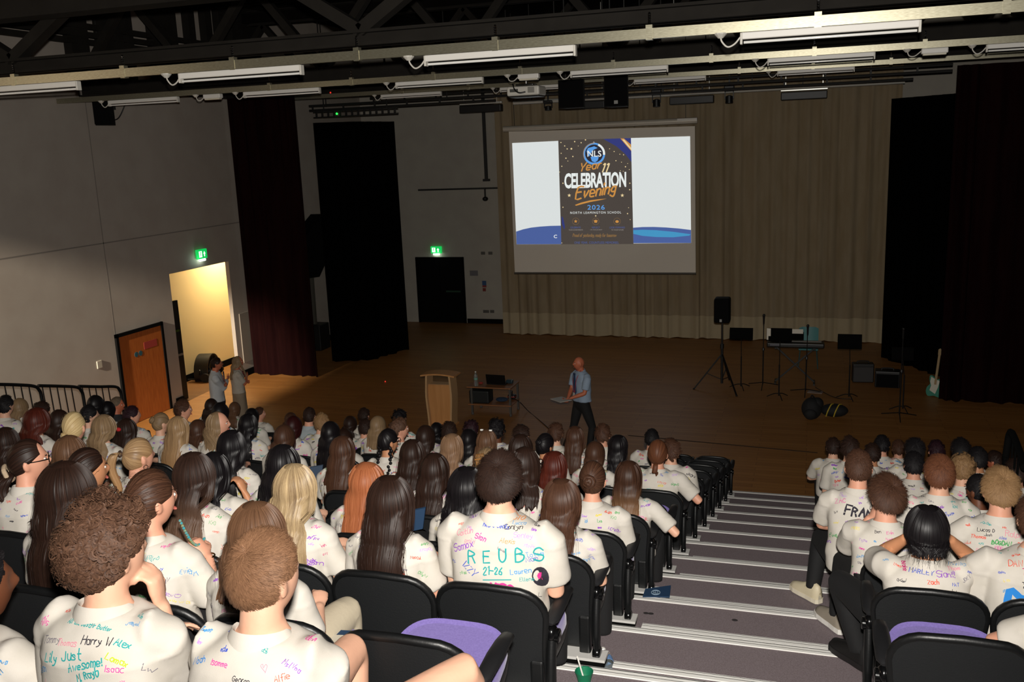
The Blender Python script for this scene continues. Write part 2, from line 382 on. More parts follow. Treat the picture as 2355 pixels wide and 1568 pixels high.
# wooden door
p0, p1 = at(262, 771, X=XL), at(370, 738, X=XL)
dw = p1[1]-p0[1]; dh = (p0[2]+p1[2])/2
t = thing('door_1', 'closed orange-brown wooden door in dark frame', None, (XL, p0[1], 0)); t['kind'] = 'structure'
MB().bx((0.0, 0, 0), (0.05, 0.07, dh)).bx((0, dw-0.07, 0), (0.05, dw, dh)).bx((0, 0, dh-0.07), (0.05, dw, dh)).build('door_frame', M_matte, t)
MB().bx((0.0, 0.07, 0.01), (0.03, dw-0.07, dh-0.07)).build('door_leaf', mat('door_veneer', '9a4f1e', 0.42, noise=(5, 'b0632a', (1, 9, 0.7))), t)
MB().bx((0.03, dw*0.55, 1.47), (0.034, dw*0.83, 1.62)).build('notice', mat('red_notice', '9c3a33', 0.5), t)
mb = MB()
for k in (0.37, 0.46): mb.lathe([(0.055, 0), (0.055, 0.004)], (0.03, dw*k, 1.42), 16, axis='x')
mb.build('door_sign', mat('blue_disc', '2c5560', 0.5), t)
# beige access panel, sockets on the left wall
q0, q1 = at(549, 722, X=XL), at(582, 860, X=XL)
struct(MB().bx((XL, q0[1], 0.35), (XL+0.02, at(585, 712, X=XL)[1], q0[2])).build('trim_3', mat('panel_beige', '8d857a', 0.7)))
def plate(x, y, w_, h_, h, label, name='wall_socket', cat='socket', X=None, Y=None):
    p = at(x, y, X=X, Y=Y)
    if X is not None: m = MB().rbox((0.008, 0, 0), (0.02, w_, h_), 0.004)
    else: m = MB().rbox((0, -0.008, 0), (w_, 0.02, h_), 0.004)
    mm = mat('plate_'+h, h, 0.5)
    return tag(m.build(name, mm, loc=p), label, cat)
plate(228, 838, 0.13, 0.15, 'b6afa0', 'single pale wall switch beside the closed orange-brown door', 'light_switch', 'switch', X=XL)
for i, (x, y, lb) in enumerate(((1111, 582, 'upper grey socket plate nearer the black double door'), (1128, 582, 'upper grey socket plate nearer the pale stage curtain'), (1118, 716, 'wide low socket plate nearer the black double door'), (1132, 716, 'low socket plate beside the wide one, near the curtain'))):
    plate(x, y, (0.13, 0.13, 0.19, 0.13)[i], 0.09, '55524c', lb, Y=YB)
plate(1090, 628, 0.26, 0.16, '6d6a6c', 'faint grey notice on back wall beside the black double door', 'wall_notice', 'notice', Y=YB)
t = thing('fire_notice', 'blue and red fire action notice on the back wall', 'notice', at(1114, 653, Y=YB)-np.array([0, 0.01, 0]))
MB().box((0, 0, 0.03), (0.13, 0.012, 0.14)).build('blue_panel', mat('notice_blue', '2f4f78', 0.5), t)
MB().box((0, 0, -0.07), (0.13, 0.012, 0.06)).build('red_panel', mat('notice_red', '8a3230', 0.5), t)
plate(1114, 666, 0.1, 0.1, '7a2f28', 'small red fire call point under the blue and red notice', 'call_point', 'fire alarm', Y=YB)
for x, y in ((100, 834), (13, 865), ):
    pass
# exit signs
def exit_sign(p, rz, label):
    t = thing('exit_sign', label, 'exit sign', p, rz)
    MB().rbox((0, -0.03, 0), (0.36, 0.06, 0.22), 0.012).build('housing', mat('exit_green', '0fae4c', 0.4, emit=1.2), t)
    m = MB(); m.bx((-0.13, -0.064, -0.07), (-0.02, -0.061, 0.07))
    m.build('door_symbol', mat('exit_white', 'dcf8e2', 0.5, emit=1.6), t)
    m = MB(); m.prism([(0.03, 0.0), (0.07, 0.06), (0.11, 0.0), (0.085, 0.0), (0.085, -0.06), (0.055, -0.06), (0.055, 0.0)], -0.064, -0.061)
    m.build('arrow', MATS['exit_white'], t)
    m = MB(); m.ball((-0.075, -0.065, 0.045), (0.016, 0.003, 0.016), 8).beam((-0.075, -0.066, 0.03), (-0.085, -0.066, -0.015), 0.02, 0.004).beam((-0.085, -0.066, -0.015), (-0.05, -0.066, -0.05), 0.012, 0.004).beam((-0.085, -0.066, -0.015), (-0.115, -0.066, -0.05), 0.012, 0.004)
    m.build('running_figure', MATS['exit_green'], t)
    MB().rbox((0.0, -0.04, -0.135), (0.2, 0.05, 0.05), 0.01).build('downlight', mat('exit_lamp', 'eafff2', 0.4, emit=7.0), t)
    r = math.radians(0); 
    return t
exit_sign(at(458, 584, X=XL)+np.array([0.03, 0, 0]), PI/2, 'lit green exit sign on the wall above the bright doorway')
exit_sign(at(1005, 574, Y=YB)-np.array([0, 0.03, 0]), 0, 'lit green exit sign above the black double door')
lamp('exit_glow', 'POINT', at(1005, 583, Y=YB-0.14), 0.5, (0.7, 1, 0.85), shadow_soft_size=0.05)
lamp('exit_glow', 'POINT', at(458, 596, X=XL+0.14), 0.5, (0.7, 1, 0.85), shadow_soft_size=0.05)
# black double door in the back wall
c0, c1 = at(963, 591, Y=YB), at(1074, 742, Y=YB)
t = thing('door_2', 'black double door under the exit sign', None, (c0[0]-0.1, YB, 0)); t['kind'] = 'structure'
w2 = c1[0]-c0[0]+0.1; h2 = c0[2]
MB().bx((0, -0.06, 0), (0.07, 0, h2)).bx((w2-0.07, -0.06, 0), (w2, 0, h2)).bx((0, -0.06, h2-0.06), (w2, 0, h2)).build('door_frame', M_matte, t)
for k in (0, 1):
    MB().bx((0.07+k*(w2/2-0.07)+0.004, -0.05, 0.01), (w2/2-0.004+k*(w2/2-0.07), -0.01, h2-0.06)).build('door_leaf', mat('black_door', '050505', 0.7, spec=0.1), t)
MB().bx((w2*0.62, -0.09, 0.98), (w2*0.92, -0.05, 1.03)).build('push_bar', mat('push_bar_green', '24402f', 0.4), t)
# pipes and small camera on the back wall
t = thing('wall_conduit', 'dark vertical conduit hanging down the back wall beside the pale curtain', 'conduit', at(1115, 330, Y=YB-0.08))
c_top, c_bot = at(1110, 240, Y=YB-0.08), at(1120, 414, Y=YB-0.08)
o = np.array(t.location)
MB().beam(np.array([o[0], o[1], c_top[2]+.8])-o, np.array([o[0], o[1], c_bot[2]])-o, 0.09, 0.06).build('pipe', M_dark, t)
MB().box((0, 0, c_bot[2]-o[2]), (0.2, 0.1, 0.07)).build('end_bracket', M_dark, t)
tag(MB().beam(at(962, 437, Y=YB-0.05), at(1152, 432, Y=YB-0.05), 0.05, 0.05).build('wall_pipe', M_dark), 'thin dark horizontal pipe across the back wall', 'pipe')
t = thing('wall_camera', 'small dark dome camera under the horizontal pipe on back wall', 'camera', at(1116, 455, Y=YB-0.1))
MB().ball((0, 0, -0.03), (0.09, 0.09, 0.07), 12).build('dome', M_black, t); MB().beam((0, 0, 0.02), (0, 0, 0.28), 0.04, 0.04).build('bracket', M_dark, t)

# ------------------------------------------------------------------ curtains
def curtain(name, label, path, z0, z1, m, amp=0.07, wl=0.32, hem=None, ztop=None, seed=1, spread=0.0):
    rnd = np.random.default_rng(seed)
    path = np.array(path, float); seg = np.r_[0, np.cumsum(np.linalg.norm(np.diff(path, axis=0), axis=1))]; Lg = seg[-1]
    n = max(12, int(Lg/wl*9)); s = np.linspace(0, Lg, n)
    px = np.interp(s, seg, path[:, 0]); py = np.interp(s, seg, path[:, 1])
    tx = np.gradient(px); ty = np.gradient(py); ln = np.hypot(tx, ty); nx, ny = -ty/ln, tx/ln
    ph = np.cumsum(2*PI/wl*(Lg/n)*(1+0.35*np.interp(s, np.linspace(0, Lg, max(3, int(Lg/wl))), rnd.normal(size=max(3, int(Lg/wl))))))
    am = amp*(0.55+0.45*np.interp(s, np.linspace(0, Lg, max(3, int(Lg/0.5))), rnd.random(max(3, int(Lg/0.5)))))
    zs_ = np.linspace(0, 1, 9); A = np.zeros((9, n, 3)); B = np.zeros((9, n, 3))
    for i, v in enumerate(zs_):
        f = np.sin(ph)*am*(1-0.35*v)+0.3*am*np.sin(2.3*ph+1+v); sp = 1+spread*(1-v)
        zt = z1 if ztop is None else np.interp(s, [0, Lg], ztop)
        z = z0+(zt-z0)*v+(0.015*np.sin(ph*0.5) if i == 0 else 0)
        for Q, d in ((A, 0.0), (B, 0.025)):
            Q[i, :, 0] = px+nx*(f+d)*sp; Q[i, :, 1] = py+ny*(f+d)*sp; Q[i, :, 2] = z
    mb = MB(); mb.grid(A); mb.grid(B[:, ::-1])
    ring = np.concatenate([A[0], A[1:, -1], A[-1, ::-1][1:], A[::-1, 0][1:-1]]); ring2 = np.concatenate([B[0], B[1:, -1], B[-1, ::-1][1:], B[::-1, 0][1:-1]])
    mb.grid(np.stack([ring2, ring]), closeu=True)
    o = tag(mb.build(name, m, smooth=60), label, 'curtain')
    if hem:
        h = MB(); k = np.linspace(0, 1, 3); H = np.zeros((3, n, 3))
        for i, v in enumerate(k):
            H[i] = A[0]+(A[1]-A[0])*(v*hem/((z1-z0)/8)); H[i, :, 0] -= nx*0.012; H[i, :, 1] -= ny*0.012
        h.grid(H).build('hem', mat('curtain_hem', 'a59679', 0.85), o, smooth=60)
    return o
YC = 25.45
ca, cb = at(1160, 768, Z=0), at(2020, 789, Z=0)
YC = (ca[1]+cb[1])/2
zt = at(1590, 205, Y=YC)[2]
curtain('stage_curtain', 'wide pale beige stage curtain behind the projection screen', [(at(1155, 700, Y=YC)[0], YC), (at(2025, 700, Y=YC)[0]+.3, YC)], 0.02, zt+0.5, mat('beige_cloth', '93846c', 0.95, spec=0.1, noise=(6, '8a7a60', (1, 1, 0.2))), 0.06, 0.36, hem=0.62, seed=4)
b0, b1 = at(600, 862, Z=0), at(718, 864, Z=0)
BY = at(660, 864, Z=0)[1]
curtain('wing_curtain', 'dark burgundy wing curtain against the wall beside the bright doorway', [(XL+0.1, BY), (at(718, 700, Y=BY)[0], BY)], 0.02, at(600, 222, Y=BY)[2], mat('burgundy_cloth', '190707', 0.95, spec=0.05, noise=(7, '120405', (1, 1, 0.15))), 0.08, 0.3, seed=2)
k0, k1, k2 = at(764, 832, Z=0), at(850, 830, Z=0), at(940, 803, Z=0)
curtain('black_curtain', 'black hanging curtain between the burgundy curtain and the black double door', [(k0[0], k0[1]), (k1[0], k1[1]+.1), (k2[0], k2[1])], 0.0, at(740, 275, Y=k0[1])[2], mat('black_cloth', '030303', 0.95, spec=0.02), 0.07, 0.28, seed=3, ztop=(at(712, 283, Y=k0[1])[2], at(953, 277, Y=k2[1])[2]))
r0, r1 = at(2024, 822, Z=0), at(2170, 868, Z=0)
curtain('black_curtain', 'black hanging curtain at the edge of the pale stage curtain', [(r0[0], r0[1]), (r1[0], r1[1]), (r1[0]+1.2, r1[1]-0.2)], 0.0, 6.5, mat('black_cloth', '030303', 0.95, spec=0.02), 0.07, 0.28, seed=8, ztop=(at(2030, 228, Y=r0[1])[2], at(2195, 215, Y=r1[1])[2]))
s0, s1 = at(2162, 922, Z=0), at(2372, 932, Z=0)
curtain('wing_curtain', 'dark burgundy wing curtain on the far side, past the guitar', [(at(2166, 800, Y=s0[1])[0], s0[1]), (s1[0]+2.2, s0[1]-.1)], 0.02, at(2205, 150, Y=s0[1])[2], mat('burgundy_cloth', '2a0c0c', 0.9), 0.08, 0.3, seed=6)
# stair tower glimpsed behind the burgundy curtain
t = thing('steel_stair', 'dark steel stair landing glimpsed between the burgundy and black curtains', 'stair', (XL+0.05, 24.2, 0))
o = np.array(t.location)
def rel(x, y, X): return at(x, y, X=X)-o
MB().prism([tuple(rel(690, 545, XL+0.4)[1:]), tuple(rel(733, 492, XL+0.4)[1:]), tuple(rel(745, 590, XL+0.4)[1:]), tuple(rel(724, 636, XL+0.4)[1:]), tuple(rel(698, 640, XL+0.4)[1:])], 0.1, 0.5, plane='yz').build('stringer', M_matte, t)
m = MB()
for (x0_, y0_, x1_, y1_) in ((703, 640, 713, 760), (716, 636, 724, 745)): m.beam(rel(x0_, y0_, XL+0.35), rel(x1_, y1_, XL+0.35), 0.1, 0.1)
m.build('post', mat('grey_post', '4a473f', 0.5), t)
MB().beam(rel(686, 534, XL+0.3), rel(716, 527, XL+0.3), 0.05, 0.05).build('handrail', M_matte, t)
q_ = rel(732, 757, XL+0.3); MB().rbox((q_[0], q_[1], q_[2]/2+0.08), (0.4, 0.55, q_[2]+0.16), 0.02).build('base_box', M_black, t)
# ------------------------------------------------------------------ projection screen and the slide on it
YS = YC-0.75
t = thing('projection_screen', 'lit projection screen showing a celebration evening slide', 'projection screen', at(1390, 290, Y=YS))
SO = np.array(t.location)
def sp(x, y, d=0.0): return at(x, y, Y=YS-d)-SO
def flat(pts, d, m, name, parent, zero=None):
    V = [sp(x, y, d) for x, y in pts]; return MB().add(V, [list(range(len(V)))]).build(name, m, parent)
a, b = sp(1158, 292), sp(1604, 282)
zc = (a[2]+b[2])/2
cas = MB().tube([(a[0], 0, zc), (b[0], 0, zc)], 0.075, 16); case = cas.build('screen_case', mat('screen_case', 'c8c0b2', 0.4, 0.2), t, smooth=40)
mr = MB()
for x_ in (a[0]+0.3, b[0]-0.3): mr.beam((x_, 0.03, zc), (x_, 0.03, 9.0-SO[2]), 0.012, 0.012)
mr.build('hanging_wires', M_dark, case)
MB().box((b[0]-0.25, -0.06, zc+0.03), (0.5, 0.06, 0.06)).build('end_cap', M_offw, case)
V = [sp(1170, 303), sp(1598, 290), sp(1600, 627), sp(1184, 626)]
W_ = np.array(V); W2 = W_+np.array([0, 0.012, 0])
MB().add(np.vstack([W_, W2]), [(0, 3, 2, 1), (4, 5, 6, 7), (0, 1, 5, 4), (1, 2, 6, 5), (2, 3, 7, 6), (3, 0, 4, 7)]).build('screen_cloth', mat('screen_white', 'e2dacd', 0.8), t)
MB().tube([sp(1183, 628), sp(1601, 629)], 0.028, 10).build('weight_bar', mat('screen_bar', '4c473f', 0.5), t, smooth=40)
def em(name, h, s=1.0): return mat(name, h, 0.9, emit=s, spec=0.0) if name in MATS else _em_new(name, h, s)
def _em_new(name, h, s):
    m = mat(name, h, 0.9, emit=s, spec=0.0); m.node_tree.nodes['Principled BSDF'].inputs['Base Color'].default_value = (0.02, 0.02, 0.02, 1); return m
E_white = em('slide_white', 'd9dedd'); E_bg = em('slide_poster', '4a433e'); E_blue = em('slide_blue', '4a5f9a'); E_cyan = em('slide_cyan', '4493c0')  # poster grey holds the flash reflected by the cloth, put into its emission
E_txt = em('slide_text_white', 'e6ebe8'); E_gold = em('slide_gold', 'c98d45'); E_gold2 = em('slide_pale_gold', 'e6cf9c'); E_lb = em('slide_light_blue', '5a9be0'); E_navy = em('slide_navy', '333a78'); E_dim = em('slide_dim', '7d6140'); E_dim2 = em('slide_dim_blue', '4c5c92'); E_grey = em('slide_grey', '938b86'); E_dk = em('slide_dark', '2b2b35')
def zz(x, y): return (1130+x*0.26144, 250+y*0.26148)      # measured on an enlargement of the screen
def zp(L): return [zz(*q) for q in L]
slide = flat(zp([(183, 302), (588, 283), (615, 1190), (222, 1192)]), 0.004, E_white, 'slide', t)
flat(zp([(1228, 258), (1748, 242), (1757, 1180), (1250, 1184)]), 0.004, E_white, 'slide_panel', slide)
flat(zp([(590, 275), (1228, 258), (1250, 1190), (615, 1192)]), 0.004, E_bg, 'poster', slide)
flat(zp([(218, 1080), (280, 1060), (350, 1045), (430, 1036), (520, 1030), (612, 1028), (615, 1190), (222, 1192)]), 0.006, E_blue, 'blue_wave', slide)
flat(zp([(1247, 1046), (1330, 1040), (1430, 1039), (1540, 1044), (1650, 1053), (1756, 1066), (1757, 1180), (1250, 1182)]), 0.006, E_blue, 'blue_wave', slide)
flat(zp([(1248, 1068), (1330, 1064), (1450, 1068), (1600, 1082), (1756, 1104), (1740, 1116), (1600, 1130), (1450, 1128), (1330, 1118), (1249, 1100)]), 0.008, E_cyan, 'cyan_wave', slide)
def zfont(text, x0, y0, x1, y1, m, name, d=0.012, bold=0.0, skew=0.0, space=1.0, tilt=0.0):
    V, F, _ = font_vf(text, bold, 0.0, space)
    P = []
    for u, v in V:
        x = x0+(x1-x0)*u+skew*(v); y = y1+(y0-y1)*v+tilt*u
        P.append(sp(*zz(x, y), d))
    return MB().add(P, F).build(name, m, slide)
def zstroke(text, x0, ybase, size, wd, mats_, name, d=0.014, slant=0.25, wscale=1.0, tilt=0.0):
    st, W = stroke_text(text, 0, random, slant); mb = MB(); N = None
    for p in st:
        q = smoothpath(np.c_[p, np.zeros(len(p))], 2)[:, :2]
        P = np.array([sp(*zz(x0+a*size*wscale, ybase-b*size+tilt*a*wscale), d) for a, b in q]); ribbon2(mb, P, np.tile([0, -1.0, 0], (len(P), 1)), wd, 0, 0)
    return mb.build(name, mats_, slide)
def zdisc(x, y, r, m, name, d, n=28, r0=None, a0=0, a1=2*PI, yr=1.0):
    A = [(x+r*math.cos(a0+(a1-a0)*k/n), y-yr*r*math.sin(a0+(a1-a0)*k/n)) for k in range(n+1)]
    if r0 is None:
        return flat(zp(A[:-1]), d, m, name, slide)
    B = [(x+r0*math.cos(a0+(a1-a0)*k/n), y-yr*r0*math.sin(a0+(a1-a0)*k/n)) for k in range(n+1)]
    V = [sp(*zz(*q), d) for q in A+B]
    return MB().add(V, [(k, k+1, n+2+k, n+1+k) for k in range(n)]).build(name, m, slide)
def zstar(x, y, r, m, d=0.012, name='star'):
    return flat(zp([(x+(r if k % 2 == 0 else r*0.42)*math.sin(PI*k/5), y-(r if k % 2 == 0 else r*0.42)*math.cos(PI*k/5)) for k in range(10)]), d, m, name, slide)
# ribbons of colour in the poster's corners
flat(zp([(985, 266), (1228, 258), (1233, 470), (1180, 400), (1100, 330)]), 0.006, E_navy, 'corner_swirl', slide)
flat(zp([(1135, 262), (1165, 261), (1229, 315), (1231, 372), (1185, 320)]), 0.009, E_gold, 'gold_swirl', slide)
flat(zp([(1150, 270), (1170, 272), (1230, 345), (1231, 365), (1190, 318)]), 0.0105, E_gold2, 'pale_swirl', slide)
flat(zp([(617, 945), (632, 960), (648, 1040), (640, 1065), (620, 1010)]), 0.006, E_navy, 'corner_swirl', slide)
# round globe emblem with letters
zdisc(904, 396, 97, E_lb, 'emblem_ring', 0.008)
zdisc(904, 394, 80, E_dk, 'emblem_disc', 0.009)
zdisc(904, 396, 97, E_txt, 'ring_highlight', 0.0095, 16, 78, -0.1, 1.15)
zdisc(904, 396, 97, E_grey, 'ring_highlight', 0.0095, 20, 89, 1.6, 3.6)
flat(zp([(850, 345), (880, 338), (905, 330), (935, 345), (900, 360), (880, 385), (862, 420), (845, 400), (838, 372)]), 0.010, E_lb, 'globe_land', slide)
flat(zp([(872, 425), (910, 415), (945, 425), (935, 455), (912, 472), (885, 462)]), 0.010, E_lb, 'globe_land', slide)
flat(zp([(895, 292), (902, 286), (912, 300), (897, 303)]), 0.010, E_grey, 'emblem_point', slide)
zfont('NLS', 845, 368, 968, 422, E_txt, 'emblem_letters', 0.014, 0.012)
zstroke('Year', 772, 552, 66, 0.032, E_gold, 'script_line', wscale=1.15, slant=0.3, tilt=-12)
zstroke('11', 966, 555, 74, 0.034, E_gold2, 'script_line', slant=0.3, wscale=1.2)
zfont('CELEBRATION', 642, 567, 1186, 703, E_txt, 'headline', 0.012, 0.035, space=0.96, tilt=-14)
zstroke('Evening', 740, 795, 98, 0.042, E_gold, 'script_line', d=0.016, slant=0.28, wscale=0.86, tilt=-16)
st_ = [(735, 846), (790, 825), (870, 805), (950, 795), (1015, 791), (950, 805), (870, 820), (800, 838), (745, 853)]
flat(zp(st_), 0.014, E_gold, 'underline_swash', slide)
zfont('2026', 845, 846, 997, 888, E_lb, 'year_line', 0.012, 0.012, space=1.15)
zfont('NORTH LEAMINGTON SCHOOL', 694, 905, 1142, 925, E_txt, 'name_line', 0.012, 0.0, space=1.25, tilt=-4)
for x in (685, 1152): zstar(x, 762, 17, E_gold2)
for x in (742, 918, 1106):
    zdisc(x, 990, 31, E_dim, 'icon_ring', 0.010, 24, 28)
zstar(742, 990, 17, E_gold); zdisc(1106, 992, 15, E_gold, 'globe_icon', 0.012, yr=0.8)
flat(zp([(898, 985), (918, 976), (938, 985), (930, 990), (930, 1002), (906, 1002), (906, 990)]), 0.012, E_gold, 'cap_icon', slide)
for x0, x1, s, s2 in ((695, 785, 'CELEBRATE', 'YOUR ACHIEVEMENTS'), (885, 955, 'REFLECT', 'ON YOUR JOURNEY'), (1040, 1175, 'LOOK FORWARD', 'TO YOUR FUTURE')):
    zfont(s, x0, 1036, x1, 1052, E_dim2, 'caption', 0.012); zfont(s2, x0-15 if x0 < 1000 else x0+15, 1060, x1+20 if x0 < 1000 else x1-12, 1071, E_grey, 'caption', 0.012)
zstroke('Proud of yesterday, ready for tomorrow', 716, 1125, 26, 0.016, E_dim, 'script_line', wscale=0.64, slant=0.3)
zfont('ONE YEAR. COUNTLESS MEMORIES.', 730, 1167, 1122, 1187, E_dim2, 'caption', 0.012)
zfont('C', 549, 1108, 578, 1138, E_txt, 'footer_letter', 0.012, 0.02); zfont('on', 578, 1118, 612, 1138, E_dim2, 'footer_letter', 0.012)
mb = MB(); rr = random.Random(5)
pts_ = [(612, 297), (645, 327), (667, 353), (704, 352), (733, 289), (790, 299), (828, 274), (764, 327), (614, 392), (656, 435), (620, 506), (717, 420), (600, 556), (1080, 376), (1130, 400), (1163, 405), (1096, 457), (1199, 482), (1214, 534), (1040, 352), (1180, 510), (1218, 655), (1207, 870), (1198, 922), (1221, 975), (630, 866), (1135, 545), (1160, 550), (630, 655), (673, 460), (1145, 470), (918, 942), (1217, 712), (620, 1180)]
for i, (x, y) in enumerate(pts_):
    r = 8 if i == 3 else rr.uniform(3, 6)
    V = [sp(*zz(x+r*math.cos(k*PI/4), y+r*math.sin(k*PI/4)), 0.010) for k in range(8)]; mb.add(V, [list(range(8))])
mb.build('confetti_dots', E_gold2, slide)
# ------------------------------------------------------------------ roof trusses, light rails and battens
XR = 8.0
def truss(name, Y, zb0, zb1, zt0, zt1, nodes, w_=0.24, fill=0):
    mb = MB()
    mb.bx((XL, Y-w_/2, zb0), (XR, Y+w_/2, zb0+0.03)).bx((XL, Y-0.03, zb0), (XR, Y+0.03, zb1)).bx((XL, Y-w_/2, zb1-0.03), (XR, Y+w_/2, zb1))
    mb.bx((XL, Y-w_/2, zt0), (XR, Y+w_/2, zt0+0.03)).bx((XL, Y-0.03, zt0), (XR, Y+0.03, zt1)).bx((XL, Y-w_/2, zt1-0.03), (XR, Y+w_/2, zt1))
    for i, x in enumerate(nodes[:-1]):
        m = (x+nodes[i+1])/2
        mb.beam((x, Y, zb1), (m, Y, zt0), 0.16, 0.13); mb.beam((m, Y, zt0), (nodes[i+1], Y, zb1), 0.16, 0.13)
    return struct(mb.build(name, M_beam))
YT1 = 9.5
n0, n1 = at(35, 150, Y=YT1)[0], at(832, 68, Y=YT1)[0]; st = n1-n0
zb0 = at(1180, 80, Y=YT1)[2]; zb1 = at(1180, 42, Y=YT1)[2]; zt0 = at(0, 48, Y=YT1)[2]
truss('roof_beam', YT1, zb0, zb1, zb1+1.45, zb1+1.8, [n0+st*k for k in range(-2, 5)])
struct(MB().beam(at(0, 22, Y=9.1)+np.array([-6, 0, 0]), np.array([XR, 9.1, at(0, 22, Y=9.1)[2]]), 0.3, 0.26).build('roof_beam', M_beam))
YT2 = 15.2
zc0, zc1 = at(1180, 158, Y=YT2)[2], at(1180, 124, Y=YT2)[2]
truss('roof_beam', YT2, zc0, zc1, zc0+1.75, zc0+2.1, [n0+1.1+2.6*k for k in range(-3, 7)])
YT3 = 20.9
zd0 = at(1180, 196, Y=YT3)[2]
truss('roof_beam', YT3, zd0, zd0+0.3, zd0+1.75, zd0+2.1, [n0+0.4+2.6*k for k in range(-3, 7)])
# dark posts and rails standing in front of the upper left wall, long purlins overhead
mb = MB()
for (x, w_) in ((175, 40), (240, 28), (268, 16), (292, 14), (374, 54), (437, 14), (476, 14), (508, 16), (560, 60)):
    y = at(x, 100, X=XL+0.1)[1]; w2 = at(x+w_, 100, X=XL+0.1)[1]-y
    mb.bx((XL+0.02, y-w2/2, 6.72), (XL+0.2, y+w2/2, ZR))
for (ya, yb) in ((72, 82), (88, 100), (62, 55)):
    z = (at(10, ya, X=XL+0.2)[2]+at(330, yb, X=XL+0.2)[2])/2
    mb.bx((XL+0.1, 8, z-0.05), (XL+0.22, 21, z+0.05))
struct(mb.build('trim_4', M_beam))
mb = MB()
for k in range(9): x = -12.5+2.5*k; mb.bx((x-0.06, 2.1, 8.72), (x+0.06, YB, ZR))
for k in range(5): y = 11.0+2.4*k; mb.bx((XL, y-0.05, 8.5), (XR, y+0.05, 8.72))
struct(mb.build('ceiling_purlin', M_roof)) if False else struct(mb.build('trim_5', M_roof))

def light_rail(Y, pts, label, hangers, hz):
    z = float(np.mean([at(x, y, Y=Y)[2] for x, y in pts]))
    t = thing('light_rail', label, 'lighting rail', (0, Y, z))
    MB().bx((XL+0.02, -0.025, -0.045), (XR, 0.025, 0.045)).build('channel', M_galv, t)
    for x in hangers:
        X = at(x, pts[1][1], Y=Y)[0]
        m = MB().bx((X-0.03, -0.032, -0.055), (X+0.03, 0.032, 0.075)); m.build('clamp', M_galv, t)
        m = MB()
        for k in range(5): m.lathe([(0.006, 0), (0.014, 0.012), (0.006, 0.024)], (X, 0, 0.075+0.022*k), 8)
        m.beam((X, 0, 0.17), (X, 0, hz-z), 0.012, 0.012); m.build('chain', M_chrome, t)
    return z
ZR1 = light_rail(8.8, [(400, 162), (1180, 97), (1955, 44)], 'nearest galvanised lighting rail under the roof beam', [22, 277, 532, 820, 1140, 1494, 1880, 2309], zb0)
ZR2 = light_rail(14.5, [(780, 188), (1180, 163), (1955, 120)], 'second galvanised lighting rail, above the projector', [617, 807, 997, 1197, 1411, 1636, 1872, 2124], zc0)
YR3 = 20.3
ZR3 = light_rail(YR3, [(600, 226), (1180, 195), (1955, 152)], 'third lighting rail from the camera, above the stage', [925, 1077, 1700, 1869, 2047], zd0)
def batten(xa, xb, Y, z, label, near=True, cable=True):
    X0, X1 = at(xa, 150, Y=Y)[0], at(xb, 150, Y=Y)[0]; L = X1-X0
    t = thing('strip_light', label, 'strip light', (X0, Y, z), 0, 'unlit fluorescent battens')
    MB().rbox((L/2, 0, -0.078), (L-0.02, 0.065, 0.06), 0.008).build('housing', M_white, t)
    MB().tube([(0.03, 0, -0.132), (L-0.03, 0, -0.132)], 0.0125, 10).build('tube', mat('glass_tube', 'efeee9', 0.15, coat=0.6), t, smooth=40)
    for x in (0.01, L-0.01): MB().rbox((x, 0, -0.1), (0.022, 0.07, 0.1), 0.006).build('end_cap', M_offw, t)
    if cable:
        MB().tube(smoothpath([(-0.17, 0, -0.06), (-0.16, 0, -0.11), (-0.11, 0, -0.16), (-0.05, 0, -0.14), (0.0, 0, -0.085)], 5), 0.008, 6).build('flex', M_offw, t)
        MB().lathe([(0.02, -0.085), (0.055, -0.05), (0.055, -0.04)], (-0.17, 0, 0), 12).build('ceiling_rose', M_offw, t)
    return t
def battx(x0, L, Y):  # picture x of the point L metres along
    X = at(x0, 150, Y=Y)[0]; return X
for xa, xb, lb in ((-125, 176, 'strip light on the nearest rail, above the wall speaker'), (411, 695, 'strip light on the nearest rail, second along from the wall speaker'), (978, 1326, 'long strip light on the nearest rail, above the projection screen'), (1702, 2114, 'brightest strip light on the nearest rail, under the far roof beam')):
    batten(xa, xb, 8.8, ZR1, lb)
for xa, xb, lb in ((240, 402, 'dim strip light on the second rail beside the wall speaker'), (555, 732, 'strip light on the second rail above the burgundy curtain'), (908, 1110, 'strip light on the second rail, just before the projector'), (1312, 1537, 'strip light on the second rail above the two hung speakers'), (1765, 2012, 'strip light on the second rail beside a small emergency light'), (2265, 2500, 'strip light at the far end of the second rail')):
    batten(xa, xb, 14.5, ZR2, lb)
for xa, xb, lb in ((872, 1012, 'strip light on the third rail above the back wall'), (1148, 1292, 'strip light on the third rail behind the projector'), (1458, 1624, 'strip light on the third rail behind the hung speakers'), (1788, 1966, 'strip light on the third rail towards the far black curtain')):
    batten(xa, xb, YR3, ZR3, lb)
for x, lb in ((462, 'small emergency light on the second rail above the bare left wall'), (1190, 'small emergency light on the second rail over the projector'), (2115, 'small emergency light on the second rail by the far strip light')):
    X0 = at(x, 150, Y=14.5)[0]
    t = thing('emergency_light', lb, 'emergency light', (X0, 14.5, ZR2), 0, 'emergency lights')
    MB().rbox((0.18, 0, -0.085), (0.34, 0.11, 0.075), 0.015).build('housing', M_white, t)
    MB().rbox((0.18, 0, -0.13), (0.3, 0.09, 0.03), 0.01).build('diffuser', mat('diffuser', 'd8d2be', 0.3), t)
    MB().tube(smoothpath([(-0.17, 0, -0.06), (-0.14, 0, -0.13), (-0.07, 0, -0.14), (0.01, 0, -0.08)], 5), 0.008, 6).build('flex', M_offw, t)
    MB().lathe([(0.02, -0.085), (0.055, -0.05), (0.055, -0.04)], (-0.17, 0, 0), 12).build('ceiling_rose', M_offw, t)

